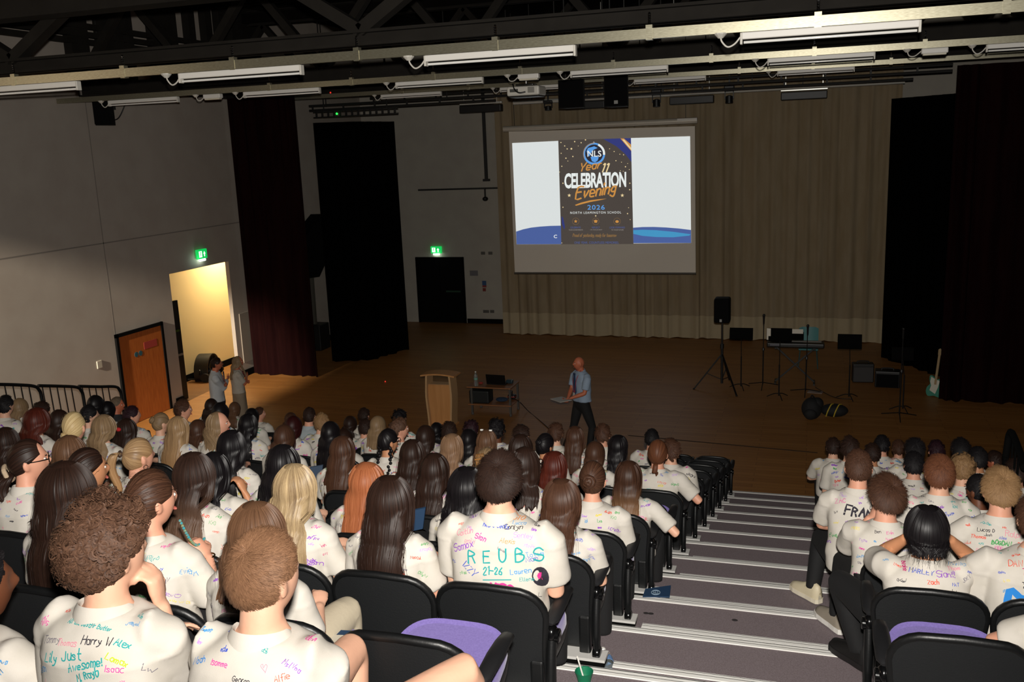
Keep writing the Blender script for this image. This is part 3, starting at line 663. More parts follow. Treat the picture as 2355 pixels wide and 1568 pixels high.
# ladder bars over the stage
def lbar(Y, ya, yb, xa, xb, label, rungs=0.9, r=0.03, mm=None, z2=None):
    z = at((xa+xb)/2, ya, Y=Y)[2]; zz_ = at((xa+xb)/2, yb, Y=Y)[2]
    X0, X1 = at(xa, ya, Y=Y)[0], at(xb, ya, Y=Y)[0]
    t = thing('lighting_bar', label, 'lighting bar', (X0, Y, zz_))
    m = MB().tube([(0, 0, 0), (X1-X0, 0, 0)], r, 8); m.build('lower_tube', mm or M_dark, t, smooth=40)
    if abs(z-zz_) > 0.06:
        MB().tube([(0, 0, z-zz_), (X1-X0, 0, z-zz_)], r, 8).build('upper_tube', M_dark, t, smooth=40)
        m = MB(); k = 0.1
        while k < X1-X0: m.beam((k, 0, 0), (k, 0, z-zz_), r*1.2, r*1.2); k += rungs
        m.build('rungs', M_dark, t)
    m = MB(); k = 0.5
    while k < X1-X0: m.beam((k, 0, max(0, z-zz_)), (k, 0, max(0, z-zz_)+(8.99-z)), 0.02, 0.02); k += 3.4
    m.build('drop_rods', M_dark, t)
    return t
lbar(21.6, 176, 190, 1230, 2190, 'dark ladder lighting bar nearest over the stage')
lbar(22.4, 190, 203, 1340, 2100, 'second dark ladder lighting bar over the stage')
lbar(23.6, 205, 217, 850, 1560, 'lower dark ladder bar in front of the back wall')
lbar(24.3, 212, 212, 1180, 2080, 'bright metal lighting bar holding the stage floodlights', r=0.05, mm=mat('bright_tube', 'd8d8d0', 0.25, 0.3))
lbar(22.6, 232, 243, 710, 1140, 'dark ladder bar above the black curtain')
for i, (x0, x1, y0, y1, lb) in enumerate(((1060, 1154, 240, 256, 'black floodlight batten beside the wall conduit'), (1336, 1392, 231, 247, 'black floodlight batten partly behind the hung speakers'), (1541, 1642, 220, 236, 'black floodlight batten past the hung speakers'), (1796, 1903, 210, 225, 'black floodlight batten nearest the far black curtain'))):
    p, q = at(x0, y1, Y=24.4), at(x1, y0, Y=24.4)
    t = thing('floodlight', lb, 'floodlight', ((p[0]+q[0])/2, 24.4, (p[2]+q[2])/2), 0, 'black floodlights over the stage')
    w_ = q[0]-p[0]; MB().rbox((0, 0, -0.02), (w_, 0.24, 0.19), 0.02).build('housing', M_black, t)
    MB().rbox((0, -0.02, 0.12), (w_*1.02, 0.1, 0.05), 0.01).beam((-w_*0.4, -0.05, 0.12), (-w_*0.4, -0.05, 9.0-(p[2]+q[2])/2), 0.015, 0.015).beam((w_*0.4, -0.05, 0.12), (w_*0.4, -0.05, 9.0-(p[2]+q[2])/2), 0.015, 0.015).build('hanging_bar', MATS['bright_tube'], t)
# spotlights with yokes
for x, y0, y1, lb in ((1261, 230, 254, 'small black spotlight hung beside the projector'), (1510, 205, 246, 'black moving spotlight hung past the two speakers'), (1677, 196, 238, 'black moving spotlight furthest along the lighting bar')):
    p, q = at(x, y1, Y=24.25), at(x, y0, Y=24.25); h = q[2]-p[2]
    t = thing('spotlight', lb, 'spotlight', p, 0, 'black spotlights over the stage')
    m = MB().lathe([(0.07, 0), (0.095, 0.01), (0.085, 0.2*h/0.5), (0.06, 0.42*h), (0.03, 0.46*h)], (0, 0, 0), 14); m.build('lamp_head', M_black, t, smooth=50)
    m = MB().beam((-0.1, 0, h*0.25), (-0.1, 0, h*0.68), 0.02, 0.05).beam((0.1, 0, h*0.25), (0.1, 0, h*0.68), 0.02, 0.05).beam((-0.11, 0, h*0.68), (0.11, 0, h*0.68), 0.05, 0.03); m.build('yoke', M_black, t)
    MB().rbox((0, 0, h*0.84), (0.24, 0.18, h*0.28), 0.02).beam((0, 0, h), (0, 0, h+0.5), 0.04, 0.04).build('clamp_box', M_black, t)
# hung loudspeakers
def hung_speaker(x0, x1, y0, y1, Y, label, badge=False, rz=0.0, depth=0.42):
    p, q = at(x0, y1, Y=Y), at(x1, y0, Y=Y); w_, h = q[0]-p[0], q[2]-p[2]
    t = thing('hung_speaker', label, 'loudspeaker', ((p[0]+q[0])/2, Y, p[2]), rz, 'black loudspeakers hung from the roof')
    cab = MB(); cab.prism([(-w_/2, -depth/2), (w_/2, -depth/2), (w_*0.36, depth/2), (-w_*0.36, depth/2)], 0, h, plane='xy')
    V = np.concatenate(cab.V); cab.build('cabinet', mat('speaker_black', '060606', 0.7, spec=0.15), t)
    MB().rbox((0, -depth/2-0.008, h*0.5), (w_*0.92, 0.02, h*0.94), 0.008).build('grille', mat('speaker_grille', '060607', 0.85, spec=0.15, bump=(220, 0.6)), t)
    if badge: MB().rbox((0, -depth/2-0.022, h*0.13), (0.08, 0.012, 0.07), 0.004).build('badge', mat('badge', '9a9a96', 0.4), t)
    MB().beam((-w_*0.3, 0, h), (-w_*0.3, 0, 9.0-p[2]), 0.02, 0.02).beam((w_*0.3, 0, h), (w_*0.3, 0, 9.0-p[2]), 0.02, 0.02).build('hanging_bracket', M_dark, t)
    return t
hung_speaker(1291, 1347, 182, 250, 19.4, 'black hung loudspeaker beside the projector, without a pale badge')
hung_speaker(1395, 1448, 166, 247, 19.4, 'black hung loudspeaker with a pale square badge above the screen', True)
ws = hung_speaker(174, 252, 210, 292, 15.6, 'black loudspeaker hung in front of the bare left wall', rz=0.25)
MB().tube(smoothpath([(0.25, 0.2, 0.1), (0.42, 0.2, 0.15), (0.6, 0.2, 0.45), (0.62, 0.2, 0.62), (0.7, 0.2, 0.75)], 5), 0.012, 6).build('cable', M_black, ws)
MB().beam((0.28, 0.15, 0.35), (0.38, 0.15, 0.35), 0.03, 0.03).beam((0.38, 0.15, 0.3), (0.38, 0.15, 0.66), 0.03, 0.03).build('side_bracket', M_dark, ws)
# ceiling projector
p = at(1211, 210, Y=15.2); PKS = 15.2/17.4
t = thing('projector', 'white ceiling projector hung on a short pole above the hall', 'projector', p)
MB().rbox((0, 0, 0), (0.55, 0.44, 0.15), 0.03).build('body', M_offw, t)
MB().rbox((0.0, 0, -0.083), (0.51, 0.4, 0.025), 0.01).build('base_plate', M_black, t)
MB().rbox((-0.15, -0.22, 0.01), (0.14, 0.01, 0.05), 0.003).build('vent', mat('vent_grey', '4b4a46', 0.6), t)
MB().rbox((0.14, -0.22, 0.01), (0.11, 0.01, 0.09), 0.003).build('socket_panel', mat('panel_grey', '8a8780', 0.6), t)
MB().rbox((0, 0, 0.1), (0.3, 0.25, 0.03), 0.01).tube([(0, 0, 0.1), (0, 0, zc0-p[2]+0.02)], 0.026, 10).build('hanging_pole', M_chrome, t, smooth=40)
MB().tube(smoothpath([(-0.18, -0.17, 0.12), (-0.13, -0.23, 0.02), (-0.05, -0.245, -0.03), (0.05, -0.235, -0.02)], 6), 0.012, 6).build('cable', M_black, t)
lamp('projector_spill', 'SPOT', p+np.array([0, 0.3, -0.02]), 28, (0.85, 0.93, 1.0), target=tuple(at(1390, 460, Y=YS)), spot_size=math.radians(22), spot_blend=0.4, shadow_soft_size=0.05)
# LED bar with green light above the black curtain
p, q = at(722, 257, Y=22.0), at(917, 262, Y=22.0)
t = thing('led_bar', 'dark LED light bar with one green light above the black curtain', 'light bar', (p[0], 22.0, (p[2]+q[2])/2))
L_ = q[0]-p[0]
MB().bx((0, -0.05, 0.05), (L_, 0.0, 0.08)).bx((0, -0.05, -0.08), (L_, 0.0, -0.05)).build('rails', M_dark, t)
m = MB()
for k in range(14): m.bx((L_*(k+0.5)/14-0.02, -0.05, -0.06), (L_*(k+0.5)/14+0.02, -0.01, 0.06))
m.beam((0.3, -0.02, 0.07), (0.3, -0.02, 9.0-(p[2]+q[2])/2), 0.02, 0.02).beam((L_-0.3, -0.02, 0.07), (L_-0.3, -0.02, 9.0-(p[2]+q[2])/2), 0.02, 0.02); m.build('lamps', mat('lamp_dark', '2b2a2a', 0.3), t)
MB().ball((L_*0.29, -0.07, 0.0), 0.028, 8).build('green_light', mat('green_led', '20ff40', 0.3, emit=3), t)
tag(MB().ball((0, 0, 0), 0.02, 8).build('standby_light', mat('red_led', 'c0281c', 0.3, emit=1.5), loc=at(760, 213, Y=20.77)), 'tiny red standby light under the roof above the black curtain', 'indicator light')
tag(MB().ball((0, 0, 0), 0.016, 8).build('standby_light', MATS['red_led'], loc=at(886, 877, Z=0.02)), 'tiny red light on the floor before the black curtain', 'indicator light')

# ------------------------------------------------------------------ stage furniture
M_beech = mat('beech', 'c08a55', 0.45, noise=(3, 'b37d48', (8, 8, 0.6)))
M_beech2 = mat('beech_edge', 'b8946a', 0.45)
def foot(x, y): return at(x, y, Z=0)
lx = at(1022, 975, Z=0.0)
LY = lx[1]
t = thing('lectern', 'curved beech lectern standing on the stage in front of the table', 'lectern', (lx[0], LY, 0))
hw = (at(1040, 900, Y=LY)[0]-at(983, 900, Y=LY)[0])/2; HT = at(1012, 856, Y=LY)[2]
for s in (-1, 1):
    pr = [(s*(hw*0.92+0.0), 0.0), (s*hw*0.97, 0.25), (s*hw*1.06, 0.6), (s*hw*1.02, 0.85), (s*hw*0.97, HT-0.02)]
    pr = smoothpath([(a, 0, b) for a, b in pr], 4)[:, [0, 2]]
    poly = [(a, b) for a, b in pr]+[(a-s*0.035, b) for a, b in pr[::-1]]
    MB().prism(poly, -0.22, 0.1).build('side_panel', M_beech2, t)
MB().bx((-hw*0.93, -0.14, 0.03), (hw*0.93, -0.115, HT-0.22)).build('front_panel', M_beech, t)
MB().bx((-hw*0.93, -0.12, HT-0.24), (hw*0.93, 0.1, HT-0.215)).build('shelf', M_beech2, t)
top = []
for k in range(9): u = -1+k/4; top.append((u*(hw+0.09), HT-0.01+0.035*(1-u*u)))
MB().prism(top+[(a, b-0.03) for a, b in top[::-1]], -0.24, 0.12).build('top', M_beech, t)
MB().bx((-hw, -0.24, 0), (hw, 0.14, 0.03)).build('base', M_beech, t)
# trolley table
e0, e1, zt_ = at(1072, 889, Y=17.3), at(1174, 893, Y=17.3), 0
TY = 17.3; TZ = (e0[2]+e1[2])/2
t = thing('trolley_table', 'two-shelf wooden trolley table with grey metal legs beside the lectern', 'table', (e0[0], TY, 0))
tw = e1[0]-e0[0]; td = 0.62
TO = np.array(t.location)
sh = at(1120, 931, Y=TY)[2]
MB().rbox((tw/2, td/2, TZ-0.012), (tw, td, 0.028), 0.006).build('tabletop', mat('table_wood', '8a5a34', 0.5, noise=(3, '7d5130', (0.6, 8, 8))), t)
MB().rbox((tw/2, td/2, sh-0.012), (tw*0.98, td*0.95, 0.026), 0.006).build('shelf', MATS['table_wood'], t)
for x in (0.1, tw-0.03):
    for y in (0.04, td-0.06): MB().bx((x-0.02, y-0.02, 0.05), (x+0.02, y+0.02, TZ-0.02)).lathe([(0.025, 0), (0.03, 0.025), (0.025, 0.05)], (x, y, 0), 10).build('leg', mat('table_leg', '55524e', 0.45, 0.4), t)
p = at(1140, 886, Z=TZ+0.002); p[1] += 0.02
t = thing('laptop', 'black open laptop on the trolley table', 'laptop', p, -0.06)
MB().rbox((0, 0.14, 0.012), (0.4, 0.27, 0.02), 0.006).build('keyboard', M_black, t)
MB().rbox((0, -0.005, 0.115), (0.42, 0.014, 0.22), 0.006, rot=Matrix.Rotation(0.18, 3, 'X')).build('lid', mat('laptop_lid', '08090a', 0.35), t)
p = at(1095, 887, Z=TZ+0.002)
t = thing('water_bottle', 'clear plastic water bottle standing on the trolley table', 'bottle', p)
M_clear = mat('clear_plastic', 'dfeaea', 0.08, trans=0.9)
MB().lathe([(0.036, 0), (0.04, 0.01), (0.04, 0.1), (0.035, 0.115), (0.04, 0.13), (0.04, 0.2), (0.03, 0.235), (0.014, 0.265), (0.014, 0.285)], (0, 0, 0), 16).build('body', M_clear, t, smooth=50)
MB().lathe([(0.017, 0.283), (0.017, 0.305)], (0, 0, 0), 14).build('cap', M_offw, t)
MB().lathe([(0.0408, 0.13), (0.0408, 0.17)], (0, 0, 0), 16).build('band', mat('bottle_band', '6a9a8a', 0.4), t)
tag(MB().ball((0, 0, 0.025), (0.05, 0.035, 0.025), 10).build('red_pouch', mat('red_cloth', '8e2a22', 0.7), loc=at(1106, 883, Z=TZ)), 'small red object on the trolley table beside the bottle', 'pouch')
tag(MB().rbox((0, 0, 0.04), (0.14, 0.1, 0.08), 0.02).build('dark_mug', mat('teal_mug', '1f3238', 0.4), loc=at(1166, 884, Z=TZ)+np.array([0.03, 0.1, 0])), 'small dark teal box beside the laptop on the table', 'box')
p = at(1103, 927, Z=sh+0.003); p[1] += 0.12
t = thing('black_case', 'black boxy case on the lower shelf of the trolley table', 'case', p)
MB().rbox((0, 0, 0.135), (0.43, 0.3, 0.27), 0.03).build('body', mat('case_black', '0d1110', 0.6), t)
MB().tube(smoothpath([(-0.08, 0, 0.265), (-0.06, 0, 0.3), (0.06, 0, 0.3), (0.08, 0, 0.265)], 4), 0.01, 6).build('handle', M_black, t)
p = at(1151, 926, Z=sh+0.003); p[1] += 0.1
tag(MB().ball((0, 0, 0.045), (0.13, 0.1, 0.045), 14).build('blue_cloth', mat('blue_cloth', '24364f', 0.9, noise=(12, '1b2b40', (1, 1, 1))), loc=p), 'crumpled blue cloth on the lower trolley shelf', 'cloth')
p = at(1173, 921, Z=sh+0.003); p[1] += 0.14
t = thing('red_black_bag', 'small red and black bag on the lower shelf by the table leg', 'bag', p)
MB().rbox((0, 0, 0.05), (0.16, 0.14, 0.1), 0.03).build('body', M_black, t); MB().rbox((0, -0.002, 0.055), (0.164, 0.146, 0.02), 0.008).build('stripe', MATS['red_cloth'], t)
MB().rbox((-0.02, 0, 0.13), (0.07, 0.06, 0.1), 0.02).build('bottle_neck', M_black, t)
tag(MB().tube(smoothpath([at(1180, 915, Y=TY+0.3), at(1196, 925, Z=0.3), at(1215, 945, Z=0.02), at(1245, 970, Z=0.012), at(1262, 985, Z=0.012)], 8), 0.008, 6).build('table_cable', M_black), 'thin black cable trailing from the trolley table across the floor', 'cable')
struct(MB().beam(at(1445, 1001, Z=0.002), at(1880, 1041, Z=0.002), 0.03, 0.006).build('trim_6', mat('floor_joint', '2a1a0d', 0.8)))

# loudspeaker on tripod
f = foot(1660, 893)
t = thing('speaker_stand', 'black tripod stand carrying the loudspeaker before the pale curtain', 'speaker stand', f)
ZT = at(1660, 741, Y=f[1])[2]
MB().tube([(0, 0, 0.12), (0, 0, 0.95)], 0.028, 10).build('lower_pole', M_black, t, smooth=40)
MB().tube([(0, 0, 0.9), (0, 0, ZT+0.05)], 0.019, 10).build('upper_pole', M_black, t, smooth=40)
MB().tube([(0, 0, 0.9), (0, 0, 1.0)], 0.04, 10).build('collar', M_black, t)
hz = 0.78
for (x, y) in ((1596, 894), (1694, 910), (1668, 868)):
    q = at(x, y, Z=0.01)-f
    if (x, y) == (1668, 868): q = np.array([0.1, 0.75, 0.01])
    MB().beam((0, 0, hz), q, 0.03, 0.022).ball(q, 0.025, 8).build('leg', M_black, t)
    MB().beam((0, 0, 0.2), q*0.55+np.array([0, 0, hz*0.45]), 0.02, 0.012).build('brace', M_black, t)
w0, w1 = at(1641, 740, Y=f[1]), at(1678, 684, Y=f[1])
t = thing('stage_speaker', 'black loudspeaker on the tripod stand before the pale curtain', 'loudspeaker', f+np.array([0, 0, ZT]))
sw, sh_ = w1[0]-w0[0], w1[2]-w0[2]
MB().rbox((0, 0.03, sh_/2), (sw, 0.34, sh_), 0.045).build('cabinet', MATS['speaker_black'], t)
MB().rbox((0, -0.145, sh_*0.52), (sw*0.88, 0.02, sh_*0.86), 0.01).build('grille', MATS['speaker_grille'], t)
MB().rbox((-0.02, -0.158, sh_*0.12), (0.05, 0.01, 0.06), 0.003).build('badge', MATS['badge'], t)
# music stands
def music_stand(xf, yf, x0, x1, y0, y1, label, tilt=0.25):
    f = foot(xf, yf); a, b = at(x0, y1, Y=f[1]), at(x1, y0, Y=f[1])
    t = thing('music_stand', label, 'music stand', f, 0, 'black music stands on the stage')
    w_, h = b[0]-a[0], b[2]-a[2]; c = ((a[0]+b[0])/2-f[0], 0, (a[2]+b[2])/2-f[2])
    MB().tube([(0, 0, 0.05), (0, 0, 0.72)], 0.014, 8).build('lower_tube', M_black, t, smooth=40)
    MB().tube([(0, 0, 0.68), (c[0], 0.01, c[2])], 0.008, 8).build('upper_rod', mat('stand_rod', '2e2d2b', 0.3, 0.6), t, smooth=40)
    MB().rbox(c, (w_, 0.012, h*1.05), 0.004, rot=Matrix.Rotation(-tilt, 3, 'X')).build('desk', M_matte, t)
    MB().rbox((c[0], -0.03, c[2]-h*0.5), (w_, 0.06, 0.012), 0.004).build('ledge', M_matte, t)
    for k in range(3):
        an = 2*PI*k/3-PI/2+0.3
        MB().tube(smoothpath([(0, 0, 0.1), (0.1*math.cos(an), 0.1*math.sin(an), 0.085), (0.25*math.cos(an), 0.25*math.sin(an), 0.012)], 4), 0.01, 6).build('foot', M_black, t)
music_stand(1704, 893, 1678, 1732, 755, 778, 'black music stand beside the loudspeaker tripod')
music_stand(1791, 915, 1767, 1822, 756, 782, 'black music stand in front of the keyboard')
music_stand(1952, 917, 1926, 1983, 770, 800, 'black music stand nearest the far black curtain')
music_stand(2076, 945, 2050, 2102, 800, 826, 'black music stand in front of the far burgundy curtain')
# sheet music
f = foot(1791, 915); p = at(1768, 768, Y=f[1]-0.012)
tag(MB().rbox((0, 0, 0), (0.08, 0.006, 0.24), 0.002).build('sheet_music', mat('paper', 'd8d2c4', 0.7), loc=p), 'white sheet standing on the music stand before the keyboard', 'sheet music')
f = foot(1828, 880); p = at(1834, 762, Y=f[1]+0.15)
tag(MB().rbox((0, 0, 0), (0.24, 0.008, 0.1), 0.002).build('sheet_music', mat('paper', 'd8d2c4', 0.7), loc=p), 'white sheet lying above the keyboard beside the teal chair', 'sheet music')
# keyboard on cross stand
f = foot(1828, 880); kz = at(1828, 790, Y=f[1])[2]
k0_, k1_ = at(1764, 790, Y=f[1])[0]-f[0], at(1896, 790, Y=f[1])[0]-f[0]
t = thing('electric_keyboard', 'black electric keyboard on its cross stand behind a music stand', 'keyboard', (f[0], f[1], kz-0.06))
MB().rbox(((k0_+k1_)/2, 0, 0.05), (k1_-k0_, 0.34, 0.1), 0.025).build('body', mat('keyboard_body', '171717', 0.4), t)
MB().rbox(((k0_+k1_)/2, 0.08, 0.103), ((k1_-k0_)*0.9, 0.12, 0.012), 0.003).build('keys', mat('ivory_keys', '8e8a82', 0.4), t)
MB().rbox((k0_+0.17, -0.175, 0.055), (0.2, 0.01, 0.03), 0.003).build('maker_plate', mat('plate_grey', '5d5c66', 0.5), t)
MB().rbox(((k0_+k1_)/2-0.18, 0.16, 0.2), (0.7, 0.012, 0.18), 0.004).build('music_rest', M_matte, t)
t = thing('keyboard_stand', 'black crossed stand under the electric keyboard', 'keyboard stand', (f[0], f[1], 0))
for s in (-1, 1):
    MB().beam((s*(k1_-k0_)*0.34+(k0_+k1_)/2, 0.02*s, 0.03), (-s*(k1_-k0_)*0.34+(k0_+k1_)/2, 0.02*s, kz-0.08), 0.03, 0.03).build('cross_tube', M_black, t)
    MB().bx((s*(k1_-k0_)*0.34+(k0_+k1_)/2-0.02, -0.2, 0), (s*(k1_-k0_)*0.34+(k0_+k1_)/2+0.02, 0.2, 0.035)).build('foot_bar', M_black, t)
    MB().bx((-s*(k1_-k0_)*0.34+(k0_+k1_)/2-0.02, -0.17, kz-0.09), (-s*(k1_-k0_)*0.34+(k0_+k1_)/2+0.02, 0.17, kz-0.06)).build('support_bar', M_black, t)
# teal chair behind the keyboard
f = foot(1858, 843); cz = at(1858, 756, Y=f[1])[2]
t = thing('plastic_chair', 'teal plastic chair standing behind the keyboard', 'chair', f, PI)
M_teal = mat('teal_plastic', '3f7f80', 0.5)
A = np.zeros((6, 7, 3))
for i in range(6):
    for j in range(7): A[i, j] = (-0.22+0.44*j/6, -0.2-0.05*i/5+0.03*math.cos(PI*(j/6-0.5)), 0.5+(cz-0.5)*i/5-(0.04 if i == 5 and j in (0, 6) else 0))
m = MB().grid(A).grid((A+np.array([0, -0.02, 0]))[:, ::-1]); m.build('backrest', M_teal, t, smooth=60)
MB().rbox((0, 0, 0.45), (0.44, 0.42, 0.03), 0.012).build('seat', M_teal, t)
for sx in (-1, 1):
    for sy in (-1, 1): MB().tube([(sx*0.18, sy*0.16, 0.44), (sx*0.22, sy*0.2, 0.0)], 0.012, 8).build('leg', mat('teal_tube', '2c4f50', 0.4), t)
# microphone stands
def mic_stand(xf, yf, xt, yt, label):
    f = foot(xf, yf); p = at(xt, yt, Y=f[1])-f
    t = thing('microphone_stand', label, 'microphone stand', f, 0, 'microphone stands on the stage')
    MB().tube([(0, 0, 0.06), (p[0]*0.5, 0, p[2]*0.55)], 0.014, 8).build('lower_pole', M_black, t, smooth=40)
    MB().tube([(p[0]*0.5, 0, p[2]*0.52), (p[0], 0, p[2])], 0.009, 8).build('upper_pole', M_black, t, smooth=40)
    MB().lathe([(0.03, -0.02), (0.022, 0.03), (0.01, 0.04)], (p[0]*0.5, 0, p[2]*0.54), 10).build('clutch', M_black, t)
    MB().tube([(p[0], 0, p[2]-0.16), (p[0], 0, p[2]+0.02)], [0.016, 0.022], 8).ball((p[0], 0, p[2]+0.03), 0.03, 10).build('microphone', M_black, t, smooth=40)
    for k in range(3):
        an = 2*PI*k/3+0.5
        MB().tube([(0, 0, 0.1), (0.36*math.cos(an), 0.36*math.sin(an), 0.012)], 0.01, 6).build('leg', M_black, t)
mic_stand(1754, 889, 1757, 728, 'tall microphone stand between the tripod speaker and the keyboard')
mic_stand(1852, 905, 1858, 752, 'microphone stand leaning in front of the keyboard and teal chair')
mic_stand(2068, 960, 2078, 760, 'microphone stand before the far burgundy curtain')
tag(MB().add([(0, 0, 0.0), (0.3, -0.05, 0), (0.33, 0.12, 0), (0.05, 0.15, 0), (0, 0, 0.01), (0.3, -0.05, 0.012), (0.33, 0.12, 0.012), (0.05, 0.15, 0.03)], [(3, 2, 1, 0), (4, 5, 6, 7), (0, 1, 5, 4), (1, 2, 6, 5), (2, 3, 7, 6), (3, 0, 4, 7)]).build('paper_sheet', mat('paper_dim', '8a7a72', 0.8), loc=at(1856, 903, Z=0.003)), 'pale paper lying on the floor by the leaning microphone stand', 'paper')
# guitar amplifiers
f = foot(1985, 880); 
def amp(f, w_, h, d, label, grille, rz):
    t = thing('guitar_amplifier', label, 'amplifier', f, rz, 'guitar amplifiers beside the black curtain')
    MB().rbox((0, d/2, h/2), (w_, d, h), 0.02).build('cabinet', M_black, t)
    MB().rbox((0, -0.006, h*0.44), (w_*0.9, 0.015, h*0.78), 0.004).build('grille', grille, t)
    MB().tube(smoothpath([(-0.12, d/2, h), (-0.1, d/2, h+0.04), (0.1, d/2, h+0.04), (0.12, d/2, h)], 4), 0.012, 6).build('handle', M_black, t)
amp(f, 0.44, 0.42, 0.24, 'guitar amplifier with a grey grille beside the black curtain', mat('amp_grille', '3a3838', 0.8, bump=(150, 0.5)), 0.1)
amp(foot(2040, 892), 0.5, 0.36, 0.3, 'all-black amplifier next to the grey-grilled one', MATS['speaker_grille'], -0.05)
# guitar
f = foot(2148, 912)
t = thing('electric_guitar', 'teal and white electric guitar leaning by the far burgundy curtain', 'guitar', f, -0.5)
body = [(0, 0.02), (0.13, 0.0), (0.17, 0.1), (0.15, 0.2), (0.11, 0.25), (0.14, 0.32), (0.13, 0.4), (0.07, 0.38), (0.0, 0.36), (-0.07, 0.42), (-0.13, 0.42), (-0.13, 0.33), (-0.11, 0.25), (-0.16, 0.18), (-0.17, 0.08), (-0.12, 0.0)]
pb_ = smoothpath([(a, 0, b) for a, b in body+body[:1]], 3)[:-1]
ROT = Matrix.Rotation(-0.22, 3, 'X')
def grot(mb): mb.V = [v @ np.array(ROT).T for v in mb.V]; return mb
grot(MB().prism([(a, b) for a, _, b in pb_], -0.02, 0.02)).build('body', mat('guitar_teal', '1f7a68', 0.3), t)
grot(MB().prism([(-0.1, 0.12), (0.02, 0.06), (0.06, 0.2), (0.08, 0.34), (0.0, 0.35), (-0.1, 0.4), (-0.11, 0.3), (-0.08, 0.22)], -0.026, -0.0201)).build('pickguard', mat('guitar_white', 'c9c6b8', 0.35), t)
grot(MB().bx((-0.022, -0.035, 0.25), (0.022, -0.012, 0.86))).build('neck', mat('guitar_maple', '9a8360', 0.4), t)
grot(MB().prism([(-0.03, 0.86), (0.03, 0.86), (0.045, 0.95), (0.0, 1.0), (-0.035, 0.97)], -0.03, -0.01)).build('headstock', MATS['guitar_maple'], t)
# stage bags
f = foot(1866, 962)
t = thing('rucksack', 'black rucksack slumped on the stage floor beside the keyboard', 'bag', f)
MB().ball((0, 0, 0.2), (0.19, 0.15, 0.22), 16).ball((0.1, 0.02, 0.3), (0.12, 0.11, 0.12), 12).build('body', mat('bag_black', '0b0c0e', 0.8, bump=(40, 0.4)), t, smooth=True)
MB().ball((-0.02, -0.13, 0.12), (0.12, 0.06, 0.11), 12).build('pocket', MATS['bag_black'], t, smooth=True)
MB().tube(smoothpath([(-0.03, 0.02, 0.4), (0.0, 0.02, 0.46), (0.06, 0.02, 0.4)], 5), 0.012, 6).build('handle', M_black, t)
f = foot(1918, 958)
t = thing('holdall', 'black bag with yellow straps lying on the stage floor', 'bag', f)
MB().ball((0, 0, 0.13), (0.26, 0.15, 0.13), 16).build('body', MATS['bag_black'], t, smooth=True)
for x in (-0.1, 0.04): MB().tube(smoothpath([(x-0.05, -0.14, 0.04), (x-0.02, -0.16, 0.15), (x+0.04, -0.08, 0.26), (x+0.09, 0.02, 0.25)], 5), 0.012, 6).build('yellow_strap', mat('yellow_web', 'b39a2a', 0.7), t)
tag(MB().tube(smoothpath([at(1875, 890, Z=0.01), at(1900, 905, Z=0.01), at(1925, 915, Z=0.01), at(1960, 918, Z=0.01)], 6), 0.008, 6).build('floor_cable', M_black), 'thin black cable on the stage floor near the leaning microphone stand', 'cable')
# drum fan in the doorway
f = np.array([-14.6, 19.0, 0.0]); 
p = at(477, 853, X=-14.3); f = np.array([-14.3, p[1], 0.0])
t = thing('drum_fan', 'large black drum fan on wheels in the lit doorway', 'fan', f, PI/2+0.25)
zc_ = p[2]; R_ = 0.42
m = MB(); 
prof = [(R_, -0.17), (R_+0.02, -0.17), (R_+0.02, 0.17), (R_, 0.17), (R_-0.015, 0.15), (R_-0.015, -0.15)]
m.lathe(prof+[prof[0]], (0, 0, 0), 36, axis='y'); V = m.V[0]; m.F = m.F[:-2]; m.M = m.M[:-2]; m.V = [V+np.array([0, 0, zc_])]; m.build('drum', M_black, t, smooth=40)
m = MB()
for k in range(4): rr_ = 0.1+0.1*k; m.tube([(rr_*math.cos(a*PI/16), -0.16, zc_+rr_*math.sin(a*PI/16)) for a in range(33)], 0.005, 5)
for k in range(12): m.tube([(0.06*math.cos(k*PI/6), -0.165, zc_+0.06*math.sin(k*PI/6)), (R_*math.cos(k*PI/6), -0.16, zc_+R_*math.sin(k*PI/6))], 0.004, 5)
m.build('grille', M_dark, t)
for k in range(3):
    a = 2*PI*k/3+0.4; b_ = []
    MB().add([(0.07*math.cos(a), 0.03, zc_+0.07*math.sin(a)), (0.37*math.cos(a-0.5), 0.06, zc_+0.37*math.sin(a-0.5)), (0.38*math.cos(a), 0.0, zc_+0.38*math.sin(a)), (0.36*math.cos(a+0.35), -0.05, zc_+0.36*math.sin(a+0.35)), (0.07*math.cos(a+0.8), -0.02, zc_+0.07*math.sin(a+0.8))], [(0, 1, 2, 3, 4)]).build('blade', mat('fan_blade', '4d4a2c', 0.4), t)
MB().ball((0, -0.02, zc_), (0.08, 0.12, 0.08), 12).build('hub', M_black, t)
for s in (-1, 1):
    MB().tube(smoothpath([(s*(R_+0.03), 0, zc_), (s*(R_+0.04), 0, 0.3), (s*(R_-0.02), 0.1, 0.08), (s*(R_-0.02), 0.35, 0.06)], 4), 0.018, 6).build('stand_tube', M_black, t)
    MB().lathe([(0.03, -0.03), (0.11, -0.03), (0.11, 0.03), (0.03, 0.03)], (s*(R_+0.06), -0.12, 0.11), 16, axis='x').build('wheel', M_black, t)
